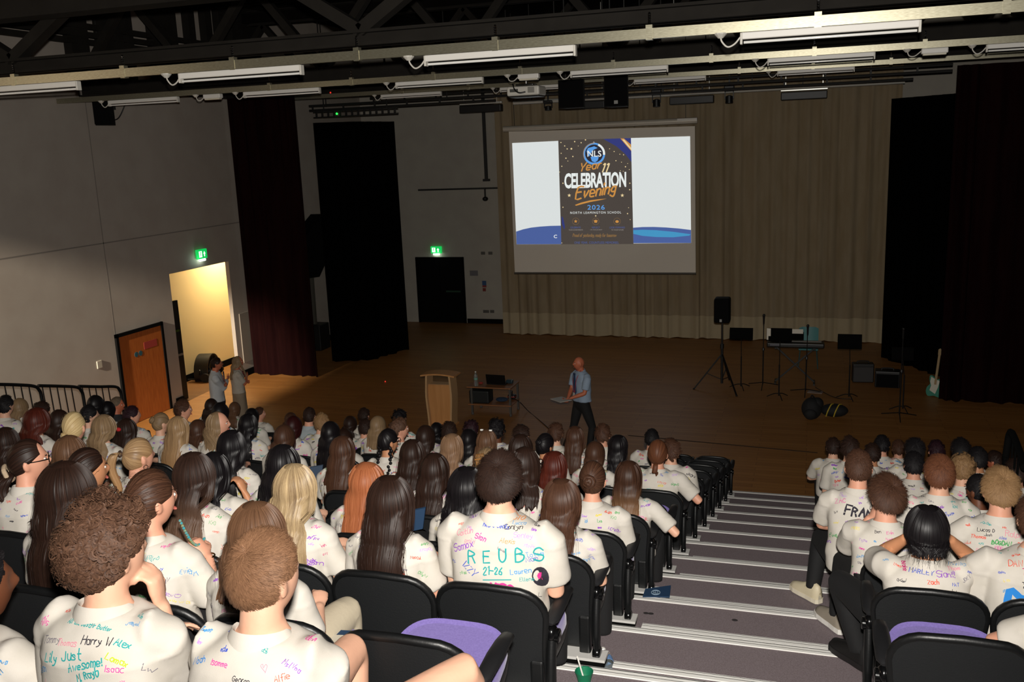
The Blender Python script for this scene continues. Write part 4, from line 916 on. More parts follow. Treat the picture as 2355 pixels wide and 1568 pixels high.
# ------------------------------------------------------------------ tiers, nosings, aisle steps
M_nose = mat('nosing_aluminium', 'f4f3ef', 0.32, 0.0, noise=(30, 'ebe9e2', (0.4, 6, 6)))
M_groove = mat('nosing_groove', '6f6d6a', 0.5, 0.4)
M_riser = mat('tier_riser', '1d1b1e', 0.85)
XTL, XTR = -10.9, 7.2
AX0, AX1 = -0.93, 0.24
NT = 16
tn = 10
for n in range(1, NT+1):
    yf = Y1-(n-1)*PW; z = n*TH
    m = MB().bx((XTL, yf-PW-0.02, z-0.05), (XTR, yf, z), 0)
    m.bx((XTL, yf-0.03, z-TH), (XTR, yf-0.005, z-0.05), 1)
    struct(m.build('floor', [M_carpet, M_riser]))
    tn += 1
    nz = MB().bx((XTL, yf-0.05, z), (XTR, yf+0.004, z+0.006)).bx((XTL, yf-0.002, z-0.03), (XTR, yf+0.006, z+0.006)).bx((XTL, yf-0.028, z+0.0005), (XTR, yf-0.024, z+0.0068), 1)
    struct(nz.build('trim_%d' % tn, [M_nose, M_groove]))
    if n <= 15:
        s = MB().bx((AX0, yf+0.006, z-TH), (AX1, yf+0.27, z-TH/2), 0); tn += 1
        s.bx((AX0, yf+0.22, z-TH/2), (AX1, yf+0.272, z-TH/2+0.006), 1).bx((AX0, yf+0.268, z-TH/2-0.03), (AX1, yf+0.276, z-TH/2+0.006), 1).bx((AX0, yf+0.246, z-TH/2), (AX1, yf+0.25, z-TH/2+0.0068), 2)
        struct(s.build('trim_%d' % tn, [M_carpet, M_nose, M_groove]))
# mounting beams the chairs stand on
M_beamtop = mat('mount_beam', 'd6d4d0', 0.4, 0.2)
for n in range(1, NT):
    yf = Y1-(n-1)*PW; z = n*TH; tn += 1
    m = MB()
    for a, b in ((XTL, -0.95), (0.26, XTR)): m.bx((a, yf-0.72, z+0.19), (b, yf-0.62, z+0.205), 0).bx((a+0.01, yf-0.71, z+0.15), (b-0.01, yf-0.61, z+0.19), 1)
    struct(m.build('trim_%d' % tn, [M_beamtop, M_matte]))
# tubular handrails at the far end of the rows
for n, lb in ((8, 'black tubular handrail nearest the camera by the left wall'), (7, 'black tubular handrail between two others by the left wall'), (6, 'black tubular handrail closest to the wooden door'), (9, 'black tubular handrail cut by the edge of the picture')):
    pass
HR = [((102, 955), (92, 886), (30, 903)), ((197, 950), (187, 889), (107, 913)), ((284, 945), (270, 890), (196, 912))]
for (q0, q1, q2), lb in zip(HR, ('black barred handrail beside the bare wall, furthest from the wooden door', 'black barred handrail in the middle of the three by the wall', 'black barred handrail closest to the orange-brown door')):
    X = -10.7
    a, b, c = at(*q0, X=X), at(*q1, X=X), at(*q2, X=X)
    t = thing('handrail', lb, 'handrail', a, 0, 'black handrails by the wall')
    b, c = b-a, c-a; dirv = (c-b); dirv /= np.linalg.norm(dirv); c = b+dirv*0.95
    c = b+np.array([0, -0.82, 0.82*TH/PW]) if True else c
    MB().tube(smoothpath([(0, 0, -0.5), (0, 0, b[2]-0.22), (0, -0.03, b[2]-0.06), (0, -0.12, b[2]+0.02), tuple(c*0.5+b*0.5), tuple(c)], 6), 0.024, 8).build('top_rail', M_black, t, smooth=50)
    for k in range(1, 6):
        p = b+(c-b)*(k/6.0+0.08); MB().tube([p, p+np.array([0, 0.03, -0.62])], 0.009, 6).build('bar', M_black, t)
    MB().tube([(0, 0, b[2]-0.72), tuple(c+np.array([0, 0, -0.72]))], 0.016, 6).build('lower_rail', M_black, t)

# ------------------------------------------------------------------ tip-up chairs
M_seat = mat('purple_fabric', '7566a8', 0.95, noise=(140, '6a5b9c', (1, 1, 1)), sheen=0.4)
M_shell = mat('chair_shell', '0d0e0f', 0.42, bump=(90, 0.15))
M_panel = mat('chair_panel', '121416', 0.62, bump=(150, 0.25))
def back_outline(n=28, w=0.235, wb=0.205, z0=0.22, z1=0.755, r=0.125):
    pts = []
    def arc(cx_, cz_, rr_, a0, a1, k):
        for i in range(k+1): a = a0+(a1-a0)*i/k; pts.append((cx_+rr_*math.cos(a), cz_+rr_*math.sin(a)))
    arc(w-r, z1-r, r, 0, PI/2, 6); pts.append((0, z1+0.008)); arc(-w+r, z1-r, r, PI/2, PI, 6)
    pts.append((-(w+wb)/2, (z0+z1)/2)); arc(-wb+0.03, z0+0.03, 0.03, PI, 1.5*PI, 3); arc(wb-0.03, z0+0.03, 0.03, -PI/2, 0, 3); pts.append(((w+wb)/2, (z0+z1)/2))
    return pts
def chair_back_y(x, z): return -0.60-(z-0.22)*0.20-0.035+0.5*x*x+0.05*((z-0.22)/0.53)**2*0
def chair_proto(name, seat_down, arm):
    tiltm = np.array(Matrix.Rotation(math.radians(15), 3, 'X')) if seat_down == 'tilt' else np.eye(3); piv = np.array([0, -0.58, 0.43])
    def tl_(mb): mb.V = [(v-piv) @ tiltm.T+piv for v in mb.V]; return mb
    t = thing(name, 'chair', 'chair', (0, 0, 0))
    O = back_outline()
    m = MB(); nz = 6; A = []
    cz = 0.48
    for k in range(nz+1):
        f = k/nz; A.append([(x*f, chair_back_y(x*f, cz+(z-cz)*f)-0.006, cz+(z-cz)*f) for x, z in O])
    A = np.array(A); A[:-1, :, 1] += 0.0
    m.grid(A, closeu=True); B = A.copy(); B[:, :, 1] += 0.03; m.grid(B[:, ::-1], closeu=True)
    m.build('backrest', M_panel, t, smooth=50)
    m = MB(); P = [(x, chair_back_y(x, z)+0.008, z) for x, z in O]; P.append(P[0]); P.append(P[1])
    m.tube(P, 0.017, 10, cap=False, flat=1.0, up=(0, 1, 0)); m.build('back_frame', M_shell, t, smooth=60)
    # raised ribs of the moulded shell
    # seat
    zs_ = 0.43
    if seat_down:
        O2 = []
        for i in range(25):
            a = PI*i/24; O2.append((0.225*math.copysign(abs(math.cos(a))**0.55, math.cos(a)), -0.42+0.26*abs(math.sin(a))**0.6))
        O2 += [(-0.225, -0.6), (0.225, -0.6)]
        n_ = len(O2); rings = []
        for (s, z) in ((0.90, zs_-0.012), (0.975, zs_-0.005), (1.0, zs_-0.02), (1.0, zs_-0.05)): rings.append([(x*s, -0.42+(y+0.42)*s, z) for x, y in O2])
        m = MB().grid(np.array(rings[::-1]), closeu=True)
        c = len(rings)-1; m.add([(0, -0.40, zs_-0.008)]+rings[0], [(0, i+1, (i+1) % n_+1) for i in range(n_)])
        tl_(m).build('seat', M_seat, t, smooth=50)
        m = MB(); R2 = [[(x*s, -0.42+(y+0.42)*s, z) for x, y in O2] for s, z in ((1.012, zs_-0.035), (1.03, zs_-0.05), (0.98, zs_-0.1), (0.75, zs_-0.125))]
        m.grid(np.array(R2[::-1]), closeu=True); m.add([(0, -0.42, zs_-0.125)]+R2[-1], [(0, (i+1) % n_+1, i+1) for i in range(n_)]); tl_(m).build('seat_pan', M_shell, t, smooth=50)
    else:
        m = MB(); m.rbox((0, -0.555, 0.47), (0.42, 0.07, 0.36), 0.03); m.build('seat', M_seat, t)
        MB().rbox((0, -0.515, 0.47), (0.44, 0.03, 0.4), 0.012).build('seat_pan', M_shell, t)
    for s in (-1, 1): MB().rbox((s*0.185, -0.645, 0.29), (0.06, 0.05, 0.24), 0.012).build('stanchion', M_shell, t)
    for s in arm:
        x = s*0.25
        MB().tube([(x, -0.66, 0.585), (x, -0.63, 0.592), (x, -0.5, 0.6), (x, -0.42, 0.603), (x, -0.36, 0.6), (x, -0.345, 0.597)], [0.012, 0.031, 0.034, 0.031, 0.026, 0.01], 12, flat=0.55).build('armrest', mat('arm_pad', '18181a', 0.5), t, smooth=60)
        m = MB().ball((x, -0.635, 0.53), (0.026, 0.036, 0.042), 14); m.lathe([(0.024, -0.034), (0.03, -0.03), (0.03, 0.03), (0.024, 0.034)], (x, -0.635, 0.525), 16, axis='x'); m.build('hinge', mat('hinge_gloss', '0a0a0b', 0.18), t, smooth=50)
        MB().tube(smoothpath([(x, -0.635, 0.53), (x, -0.665, 0.40), (x, -0.672, 0.3), (x, -0.668, 0.2)], 5), [0.022]*11+[0.02]*5, 10, flat=1.3).build('arm_post', M_shell, t, smooth=60)
        MB().lathe([(0.03, -0.02), (0.036, -0.015), (0.036, 0.015), (0.03, 0.02)], (x, -0.668, 0.215), 14, axis='x').build('pivot', mat('hinge_gloss', '0a0a0b', 0.18), t, smooth=50)
    return t
# ------------------------------------------------------------------ people
def mesh_np(name, V, Q, mats, parent=None, smooth=True, MI=None, uv=None):
    """mesh from an array of quads"""
    me = bpy.data.meshes.new(name); Q = np.asarray(Q, np.int32)
    me.vertices.add(len(V)); me.vertices.foreach_set('co', np.asarray(V, np.float32).ravel())
    me.loops.add(Q.size); me.loops.foreach_set('vertex_index', Q.ravel())
    me.polygons.add(len(Q)); me.polygons.foreach_set('loop_start', np.arange(0, Q.size, 4, dtype=np.int32))
    try: me.polygons.foreach_set('loop_total', np.full(len(Q), 4, np.int32))
    except Exception: pass
    for m in (mats if isinstance(mats, (list, tuple)) else [mats]): me.materials.append(m)
    if MI is not None: me.polygons.foreach_set('material_index', np.asarray(MI, np.int32))
    me.polygons.foreach_set('use_smooth', np.full(len(Q), bool(smooth)))
    if uv is not None:
        l = me.uv_layers.new(name='strand'); l.data.foreach_set('uv', np.asarray(uv, np.float32)[Q.ravel()].ravel())
    me.update(calc_edges=True); me.validate()
    o = bpy.data.objects.new(name, me); COL.objects.link(o)
    if parent is not None: o.parent = parent
    return o
def remesh(mb, voxel, smooth=3):
    """one continuous skin over overlapping closed shapes"""
    me = bpy.data.meshes.new('r'); me.from_pydata([tuple(v) for v in np.concatenate(mb.V)], [], mb.F)
    o = bpy.data.objects.new('r', me); md = o.modifiers.new('r', 'REMESH'); md.mode = 'VOXEL'; md.voxel_size = voxel
    V, F = evaluated(o); bpy.data.objects.remove(o); bpy.data.meshes.remove(me)
    Q = np.array([f if len(f) == 4 else f+[f[-1]]*(4-len(f)) for f in F], np.int32)
    E_ = np.concatenate([Q[:, [0, 1]], Q[:, [1, 2]], Q[:, [2, 3]], Q[:, [3, 0]]]); n = len(V)
    cnt = np.bincount(E_[:, 0], minlength=n).astype(float)[:, None]; cnt[cnt == 0] = 1
    for _ in range(smooth):
        A = np.stack([np.bincount(E_[:, 0], V[E_[:, 1], k], n) for k in range(3)], 1)/cnt
        V = V*0.4+A*0.6
    return V, Q
def normals(V, Q):
    N = np.zeros_like(V); f = np.cross(V[Q[:, 2]]-V[Q[:, 0]], V[Q[:, 3]]-V[Q[:, 1]])
    for k in range(4):
        for a in range(3): N[:, a] += np.bincount(Q[:, k], f[:, a], len(V))
    return N/(np.linalg.norm(N, axis=1, keepdims=True)+1e-9)
def capsule(mb, pts, r, n=10):
    pts = np.array(pts, float); r = list(r)
    d0 = pts[0]-pts[1]; d0 /= np.linalg.norm(d0)+1e-9; d1 = pts[-1]-pts[-2]; d1 /= np.linalg.norm(d1)+1e-9
    P = np.vstack([[pts[0]+d0*r[0]*0.9], [pts[0]+d0*r[0]*0.6], pts, [pts[-1]+d1*r[-1]*0.6], [pts[-1]+d1*r[-1]*0.9]])
    mb.tube(P, [r[0]*0.35, r[0]*0.78]+r+[r[-1]*0.78, r[-1]*0.35], n)
def ik(S, W, pole, l1, l2):
    S, W, pole = (np.array(v, float) for v in (S, W, pole)); d = W-S; L = np.linalg.norm(d); u = d/L; L = min(L, (l1+l2)*0.995); W = S+u*L
    a = (l1*l1-l2*l2+L*L)/(2*L); h = math.sqrt(max(0, l1*l1-a*a)); p = pole-u*(pole @ u); p /= np.linalg.norm(p)+1e-9
    return S+u*a+p*h, W
def unit(v): v = np.array(v, float); return v/(np.linalg.norm(v)+1e-9)
def hand(mb, W, d, nrm, side, curl=0.5, k=1.0, n=8):
    """palm, four unequal bent fingers and a thumb; d = wrist to knuckles, nrm = out of the palm, side = +1 when the thumb lies along d x nrm"""
    W = np.array(W, float); d = unit(d); nrm = unit(np.array(nrm)-d*(np.array(nrm) @ d)); a = np.cross(d, nrm)*side
    mb.tube([W-d*0.02, W+d*0.01, W+d*0.05*k, W+d*0.085*k, W+d*0.095*k], [0.02*k, 0.027*k, 0.036*k, 0.037*k, 0.02*k], 12, flat=0.52, up=nrm)
    for i, (o, L, r) in enumerate(((0.028, 0.07, 0.0085), (0.009, 0.078, 0.0088), (-0.01, 0.072, 0.0085), (-0.028, 0.057, 0.0075))):
        p = W+d*0.082*k+a*o*k; dd = unit(d+a*o*2.0); P = [p]; an = curl*(0.85+0.12*i)
        for f_, q in ((0.45, 0.75), (0.31, 1.7), (0.24, 2.3)):
            P.append(P[-1]+(dd*math.cos(an*q)+nrm*math.sin(an*q))*L*f_*k)
        capsule(mb, P, [r*1.05*k, r*k, r*0.95*k, r*0.8*k], n)
    b = W+d*0.025*k+a*0.028*k; t1 = b+(d*0.55+a*0.75+nrm*0.25)*0.036*k; t2 = t1+(d*0.8+a*0.3+nrm*0.5*curl)*0.03*k; t3 = t2+(d*0.85+a*0.02+nrm*0.55*curl)*0.023*k
    capsule(mb, [b, t1, t2, t3], [0.012*k, 0.0115*k, 0.0095*k, 0.008*k], n)
SKIN = {'fair': 'd9a78c', 'rosy': 'd49a80', 'tan': 'bd8460', 'olive': 'a87252', 'brown': '6a3f2a', 'red': 'b96a4c'}
def skin_mat(k): return mat('skin_'+k, SKIN[k], 0.5, spec=0.35, noise=(14, SKIN[k], (1, 1, 1)), bump=(120, 0.08))
M_shirt = mat('signed_cotton', 'cdc7be', 0.9, spec=0.15, noise=(9, 'c4beb3', (1, 1, 1)), bump=(420, 0.12))
INK = {'teal': '1d9a9a', 'pink': 'd6409a', 'purple': '8a46b8', 'blue': '3a52b8', 'black': '24202c', 'red': 'd8503a', 'lime': 'b5c62c', 'sky': '4a8fc4', 'rose': 'd98a9c', 'green': '3f9a52', 'orange': 'e08a4a', 'lilac': 'b08ad0', 'yellow': 'd8c63a', 'magenta': 'b8206a', 'cobalt': '1f7fd0', 'grey': '77727c', 'hot': 'f0308c'}
INKN = list(INK)
def inkm(k): return mat('ink_'+k, INK[k], 0.8)
DULL = ['pink', 'rose', 'lilac', 'purple', 'blue', 'sky', 'grey', 'teal', 'red', 'black', 'yellow', 'green']

def skull_dir(a, th): return np.array([np.sin(th)*np.sin(a), -np.sin(th)*np.cos(a), np.cos(th)]).T
def emin(a):
    """lowest elevation (radians) at which hair grows, by angle from the back of the head"""
    return np.radians(np.interp(np.abs(a), np.radians([0, 45, 75, 88, 100, 125, 150, 180]), [-43, -38, -22, 4, 2, 12, 40, 47]))

class Person:
    pass
def make_person(name, label, loc, rz, o):
    """o: options; returns the Empty that carries body, shirt, hair ..."""
    g = o.get; P = Person(); fem = g('fem', False); lod = g('lod', 1)       # lod 0 near, 1 middle, 2 far
    vox = (0.0068, 0.0095, 0.013)[lod]
    rnd = random.Random(g('seed', 1)); nr = np.random.default_rng(g('seed', 1))
    stand = g('stand', False); hz = 0.94*g('k', 1.0) if stand else 0.52
    Ht = g('S', 0.8)+0.42 if not stand else g('height', 1.75)
    hn = Ht-0.244; tl = hn-hz; lean = g('lean', 0.06); hunch = g('hunch', 0.015)
    root = thing(name, label, 'person', loc, rz, g('group'))
    wS = (0.158 if fem else 0.178)*g('wide', 1.0)
    def spine(t): return np.array([g('side', 0)*t, lean*tl*t-hunch*math.sin(PI*min(1, max(0, t)))+0.02*max(0, t-0.8)*5*0.2, hz+tl*t])
    ringsM = [(-0.24, .15, .09, .10), (-0.12, .172, .105, .115), (0.05, .172, .108, .115), (.25, .152, .105, .10), (.5, .158, .112, .102), (.72, .162, .11, .10), (.84, .148, .09, .09), (.92, .112, .07, .075), (.99, .075, .052, .06), (1.06, .058, .05, .055)]
    ringsF = [(-0.24, .16, .09, .10), (-0.12, .178, .105, .115), (0.05, .17, .105, .112), (.25, .130, .092, .088), (.5, .138, .105, .088), (.70, .140, .11, .088), (.84, .128, .085, .08), (.92, .1, .066, .068), (.99, .066, .046, .052), (1.06, .05, .044, .048)]
    RG = (ringsF if fem else ringsM)[1:]; wd = g('wide', 1.0); fat = g('fat', 1.0)
    def ring(t, a, bf, bb, n=28, e=0.82):
        c = spine(t); ang = np.linspace(0, 2*PI, n, endpoint=False); cx_, sx = np.cos(ang), np.sin(ang)
        x = a*np.sign(cx_)*np.abs(cx_)**e; y = np.where(sx > 0, bf, bb)*np.sign(sx)*np.abs(sx)**e
        return np.c_[c[0]+x, c[1]+y, np.full(n, c[2])]
    def loft(mb, RGs, add=0.0, n=28):
        R_ = np.array([ring(t, (a+add)*wd, (bf+add)*fat, (bb+add)*fat, n) for t, a, bf, bb in RGs]); mb.grid(R_, closeu=True)
        for r_, fl in ((R_[0], True), (R_[-1], False)):
            c = r_.mean(0); mb.add(np.vstack([[c], r_]), [((0, (i+1) % n+1, i+1) if fl else (0, i+1, (i+1) % n+1)) for i in range(n)])
    B = MB(); loft(B, RG, -0.004)
    Nb = spine(1.0); yaw = g('yaw', 0.0); nod = g('nod', 0.0); tilt = g('tilt', 0.0)
    Hc = Nb+np.array([g('hx', 0.0), 0.034+g('hy', 0.0), 0.129])
    R = np.array(Matrix.Rotation(yaw, 3, 'Z') @ Matrix.Rotation(tilt, 3, 'Y') @ Matrix.Rotation(-nod, 3, 'X'))
    hs = g('hs', 1.0)*(0.965 if fem else 1.0)
    # neck and head
    B.tube([Nb+np.array([0, -0.012, -0.06]), Nb+np.array([0, -0.006, 0.0]), Nb+(Hc-Nb)*0.45+np.array([0, -0.012, 0]), Hc+np.array([0, -0.018, -0.03])], [0.07, 0.058 if not fem else 0.05, 0.054 if not fem else 0.045, 0.05], 16)
    n_, m_ = 40, 28; D = np.array([[math.sin(PI*i/m_)*math.cos(2*PI*k/n_), math.sin(PI*i/m_)*math.sin(2*PI*k/n_), -math.cos(PI*i/m_)] for i in range(1, m_) for k in range(n_)])
    def headshape(D):
        dx, dy, dz = D.T; low = np.clip(-dz, 0, 1); fr = dy > 0
        x = 0.0745*dx*(1-0.30*low**1.6); y = np.where(fr, 0.092*dy*(1-0.06*low), 0.098*dy*(1-0.42*low**1.4)); z = 0.115*dz
        f_ = fr.astype(float)
        y = y+f_*(0.027*np.exp(-((dx/.15)**2+((dz+.13)/.17)**2))+0.010*np.exp(-((dx/.1)**2+((dz-.1)/.16)**2))+0.005*np.exp(-((dz-.25)/.09)**2-(dx/.55)**2)+0.006*np.exp(-((dx/.26)**2+((dz+.52)/.08)**2))+0.012*np.exp(-((dx/.3)**2+((dz+.86)/.16)**2)))
        for s in (-1, 1): y = y-f_*0.010*np.exp(-(((dx-s*.37)/.15)**2+((dz-.07)/.1)**2))
        return np.c_[x, y, z]*hs
    HV = np.vstack([headshape(np.array([[0, 0, -1.0]])), headshape(D), headshape(np.array([[0, 0, 1.0]]))]); _, HF = sphere_vf(n_, m_)
    B.add(Hc+HV @ R.T, HF)
    for s in (-1, 1):
        V, F = sphere_vf(12, 8); V = V*np.array([0.011, 0.021, 0.033])*hs; V = V @ np.array(Matrix.Rotation(s*0.5, 3, 'Z') @ Matrix.Rotation(0.15, 3, 'X')).T
        B.add(Hc+(V+np.array([s*0.077, -0.012, -0.008])*hs) @ R.T, F)
    # arms
    arms = g('arms', {}); P.hand = {}; segs = []
    sleeve = g('sleeve', 'short'); SH = MB()
    loose = g('loose', 0.0)
    RS = [(-0.17, .176, .112, .122), (0.05, .180, .115, .120), (.25, .168, .115, .112), (.5, .170, .12, .110), (.70, .176, .12, .112), (.81, .166, .108, .107), (.90, .135, .088, .092), (.95, .098, .066, .076), (.985, .074, .06, .064)] if not fem else [(-0.17, .182, .112, .12), (0.05, .174, .11, .115), (.25, .150, .105, .10), (.5, .150, .115, .096), (.70, .157, .122, .1), (.81, .148, .1, .094), (.90, .118, .08, .082), (.95, .084, .058, .066), (.985, .064, .05, .055)]
    if g('hem') is not None: RS = [r_ for r_ in RS if r_[0] > g('hem')]
    RS = [(t, a+loose, b+loose, c+loose) if t < .85 else (t, a, b, c) for t, a, b, c in RS]
    loft(SH, RS, 0.013)
    ar = 0.044 if not fem else 0.037
    for s, key in ((-1, 'L'), (1, 'R')):
        pose = arms.get(key, arms.get('*', 'lap')); S = spine(0.845)+np.array([s*wS*wd*0.985, 0.0, 0.0+g('shrug', 0)])
        l1, l2 = (0.285, 0.25) if not fem else (0.265, 0.235)
        curl, pn = 0.55, None
        if isinstance(pose, tuple):
            W, pole = pose[0], pose[1]; W = np.array(W, float)
            if len(pose) > 2: curl = pose[2]
            if len(pose) > 3: pn = pose[3]
        elif pose == 'lap': W = np.array([s*0.10, 0.27, 0.63]) if not stand else np.array([s*0.24, 0.06, hz-0.06]); pole = (s*0.5, -0.6, -0.9)
        elif pose == 'rest': W = np.array([s*0.25, 0.16, 0.66]); pole = (s*0.9, -0.8, -0.5)
        elif pose == 'face': W = Hc+R @ np.array([s*0.062, 0.088, -0.175]); pole = (-s*0.35, 0.6, -1.0); curl = 0.95; pn = R @ np.array([-s*0.8, -0.5, 0.1])
        elif pose == 'cheek': W = Hc+R @ np.array([s*0.115, 0.055, -0.10]); pole = (s*0.95, 0.45, -1.1); curl = 0.45; pn = R @ np.array([-s, -0.15, 0.0])
        elif pose == 'cross': W = np.array([-s*0.11, 0.155 if s < 0 else 0.185, hn-(0.26 if s < 0 else 0.21)]); pole = (s*1.0, -0.25, -1.0); curl = 0.25; pn = np.array([0, -1.0, 0.0])
        elif pose == 'side': W = np.array([s*0.30, 0.08, hz+0.02]); pole = (s*0.3, -1, 0.0)
        else: W = np.array([s*0.10, 0.27, 0.63]); pole = (s*0.5, -0.6, -0.9)
        Eb, W = ik(S, W, pole, l1, l2); fd = unit(W-Eb)
        B.tube([S-np.array([s*0.05, 0, 0.005]), S, S+(Eb-S)*0.3, S+(Eb-S)*0.75, Eb, Eb+fd*l2*0.15, Eb+fd*l2*0.45, Eb+fd*l2*0.85, W], [0.036, ar*0.98, ar*1.02, ar*0.92, ar*0.88, ar*0.92, ar*0.86, ar*0.62, ar*0.58], 12)
        nrm = pn if pn is not None else (np.array([-s, 0.2, 0]) if abs(fd[2]) > 0.6 else np.array([-s*0.25, 0, -1.0]))
        segs.append((S, Eb, W))
        ts = 1 if np.cross(fd, unit(nrm)) @ np.array([-s*0.6, 0.6, 0.5]) > 0 else -1
        hand(B, W, fd if g('handdir', {}).get(key) is None else g('handdir')[key], nrm, ts, curl, 0.93 if fem else 1.03, 8 if lod == 0 else 6)
        P.hand[key] = W+fd*0.08
        q = 0.62 if sleeve == 'short' else 0.95
        sr = ar*1.45+loose*0.5
        if sleeve == 'short':
            SH.tube([S-np.array([s*0.075, 0, 0.02]), S+np.array([-s*0.02, 0, 0.0]), S+(Eb-S)*0.12+np.array([0, 0, 0.006]), S+(Eb-S)*0.35, S+(Eb-S)*0.72, S+(Eb-S)*0.80], [sr*0.9, sr*1.03, sr*1.06, sr*1.06, sr*1.12, sr*1.07], 16)
        else:
            SH.tube([S-np.array([s*0.075, 0, 0.02]), S-np.array([s*0.02, 0, 0]), S+(Eb-S)*0.15, S+(Eb-S)*0.6, Eb, Eb+fd*l2*0.12, Eb+fd*l2*0.5, W-fd*0.03, W-fd*0.012], [sr*0.95, sr*1.1, sr*1.05, sr*0.95, sr*0.95, sr*0.95, sr*0.82, ar*0.95, ar*0.8], 14)
    # legs when they are bare
    legs = g('legs')
    if legs is None and not stand: legs = [((s*0.095, 0.02, 0.50), (s*g('knee', 0.13), 0.42, 0.53), (s*g('knee', 0.13), 0.40, 0.09)) for s in (-1, 1)]
    if stand and legs is None: legs = [((s*0.09, 0, hz-0.02), (s*0.10, 0.02, hz*0.52), (s*0.10, 0, 0.08)) for s in (-1, 1)]
    if g('bare'):
        for h_, k_, a_ in legs: B.tube([h_, np.array(h_)*0.5+np.array(k_)*0.5, np.array(k_)+(np.array(h_)-np.array(k_))*0.12, k_, np.array(k_)*0.94+np.array(a_)*0.06+np.array([0, 0.012, -0.01]), np.array(k_)*0.7+np.array(a_)*0.3+np.array([0, -0.01, 0]), a_], [0.085, 0.075, 0.06, 0.057, 0.052, 0.056, 0.036], 16)
    V, Q = remesh(B, vox, 2 if lod else 3)
    MI = np.zeros(len(Q), int); sm = [skin_mat(g('skin', 'fair'))]
    if g('face'):
        X = MB(); f3 = lambda p: Hc+R @ (np.array(p)*hs)
        for s in (-1, 1):
            Vv, Ff = sphere_vf(10, 6); 
            for (p, r, mi) in (((s*0.031, 0.0765, 0.009), (0.0125, 0.009, 0.008), 1), ((s*0.031, 0.0815, 0.009), (0.006, 0.006, 0.006), 2), ((s*0.031, 0.086, 0.027), (0.018, 0.006, 0.0035), 2)):
                X.add(Hc+R @ np.array([0, 0, 0])+((Vv*np.array(r)+np.array(p))*hs) @ R.T, Ff, mi)
        Vv, Ff = sphere_vf(12, 6); X.add(Hc+((Vv*np.array((0.024, 0.009, 0.0075))+np.array((0, 0.0865, -0.058)))*hs) @ R.T, Ff, 3)
        XQ = np.array([f if len(f) == 4 else list(f)+[f[-1]] for f in X.F], np.int32)
        # tiny triangles are kept as quads with a repeated corner nudged apart
        XV = np.concatenate(X.V)
        keep = np.array([len(set(q)) == 4 for q in XQ]); XQ, XM = XQ[keep], np.array(X.M)[keep]
        Q = np.vstack([Q, XQ+len(V)]); V = np.vstack([V, XV]); MI = np.r_[MI, XM]
        sm += [mat('eye_white', 'd8d0c8', 0.3), mat('eye_dark', '2a1a12', 0.3), mat('lip', 'a8584c', 0.5)]
    bo = mesh_np('body', V, Q, sm, root, True, MI if len(sm) > 1 else None); BV = V
    # shirt with its handwriting
    if g('noshirt') is None:
        V, Q = remesh(SH, max(vox, 0.0085), 4 if lod == 0 else 3)
        N = normals(V, Q)
        if True:
            w_ = np.zeros(len(V))
            for k in range(7):
                kd = unit(nr.normal(size=3)*np.array([1.0, 0.7, 0.8])); fq = nr.uniform(18, 55); w_ += np.sin((V @ kd)*fq+nr.uniform(0, 6)+1.8*np.sin((V @ unit(nr.normal(size=3)))*nr.uniform(8, 20)))*(22/fq)
            rel_ = np.clip((hn-V[:, 2])/0.45, 0.12, 1)
            V = V+N*np.maximum(w_*0.0032*(0.35+0.65*rel_)+0.001, -0.0015)[:, None]
            # yoke seam across the shoulders, back pleat
            V = V+N*(0.0022*np.exp(-((V[:, 2]-(hn-0.115))/0.006)**2)*(V[:, 1] < Nb[1]))[:, None]
        bvh = BVHTree.FromPolygons([tuple(v) for v in V], Q.tolist())
        # keep the skin inside the cloth wherever the shirt covers it
        cand = (BV[:, 2] < hn-0.03) & (BV[:, 2] > hz-0.15); own = np.zeros(len(BV), bool); far = np.ones(len(BV), bool)
        for S_, E_, W_ in segs:
            d_ = E_-S_; tt_ = ((BV-S_) @ d_)/(d_ @ d_); ds_ = np.linalg.norm(BV-S_-np.clip(tt_, 0, 1)[:, None]*d_, axis=1)
            own |= (tt_ < (0.66 if sleeve == 'short' else 1.05)) & (ds_ < 0.085)
            dw_ = W_-E_; tw_ = ((BV-E_) @ dw_)/(dw_ @ dw_); dsw_ = np.linalg.norm(BV-E_-np.clip(tw_, 0, 1.9)[:, None]*dw_, axis=1)
            if sleeve == 'long': own |= (dsw_ < 0.07) & (tw_ > -0.2) & (tw_ < 0.9)
            far &= ~((dsw_ < 0.075) & (tw_ > -0.15)) & ~((tt_ > 0.6) & (ds_ < 0.07))
        tor_ = far & (np.abs(BV[:, 0]) < 0.24) & (BV[:, 1] < 0.17)
        for i_ in np.nonzero(cand & (own | tor_))[0]:
            h_ = bvh.find_nearest(Vector(BV[i_]), 0.09)
            if h_[0] is not None and (Vector(BV[i_])-h_[0]).dot(h_[1]) > -0.005: BV[i_] = np.array(h_[0])-np.array(h_[1])*0.008
        bo.data.vertices.foreach_set('co', BV.astype(np.float32).ravel()); bo.data.update()
        ink = MB(); names = []
        b_ = g('inkdir', 0.5); dv = np.array([0, math.cos(b_), -math.sin(b_)]); vv = np.array([0, math.sin(b_), math.cos(b_)]); uu = np.array([1.0, 0, 0])
        O0 = Nb+np.array([0, -0.06, 0.0])
        def project(P2):
            L_, Nn = [], []
            for a, b in P2:
                st_ = O0+uu*a+vv*b-dv*0.7; h_ = bvh.ray_cast(Vector(st_), Vector(dv), 1.6)
                if h_[0] is None: return None
                nn = np.array(h_[1]); 
                if nn @ dv > -0.12: return None
                L_.append(np.array(h_[0])); Nn.append(nn)
            L_ = np.array(L_)
            if len(L_) > 1 and np.abs(np.diff(L_, axis=0)).max() > 0.06: return None
            return L_, np.array(Nn)
        def slot(k):
            if k not in names: names.append(k)
            return names.index(k)+1
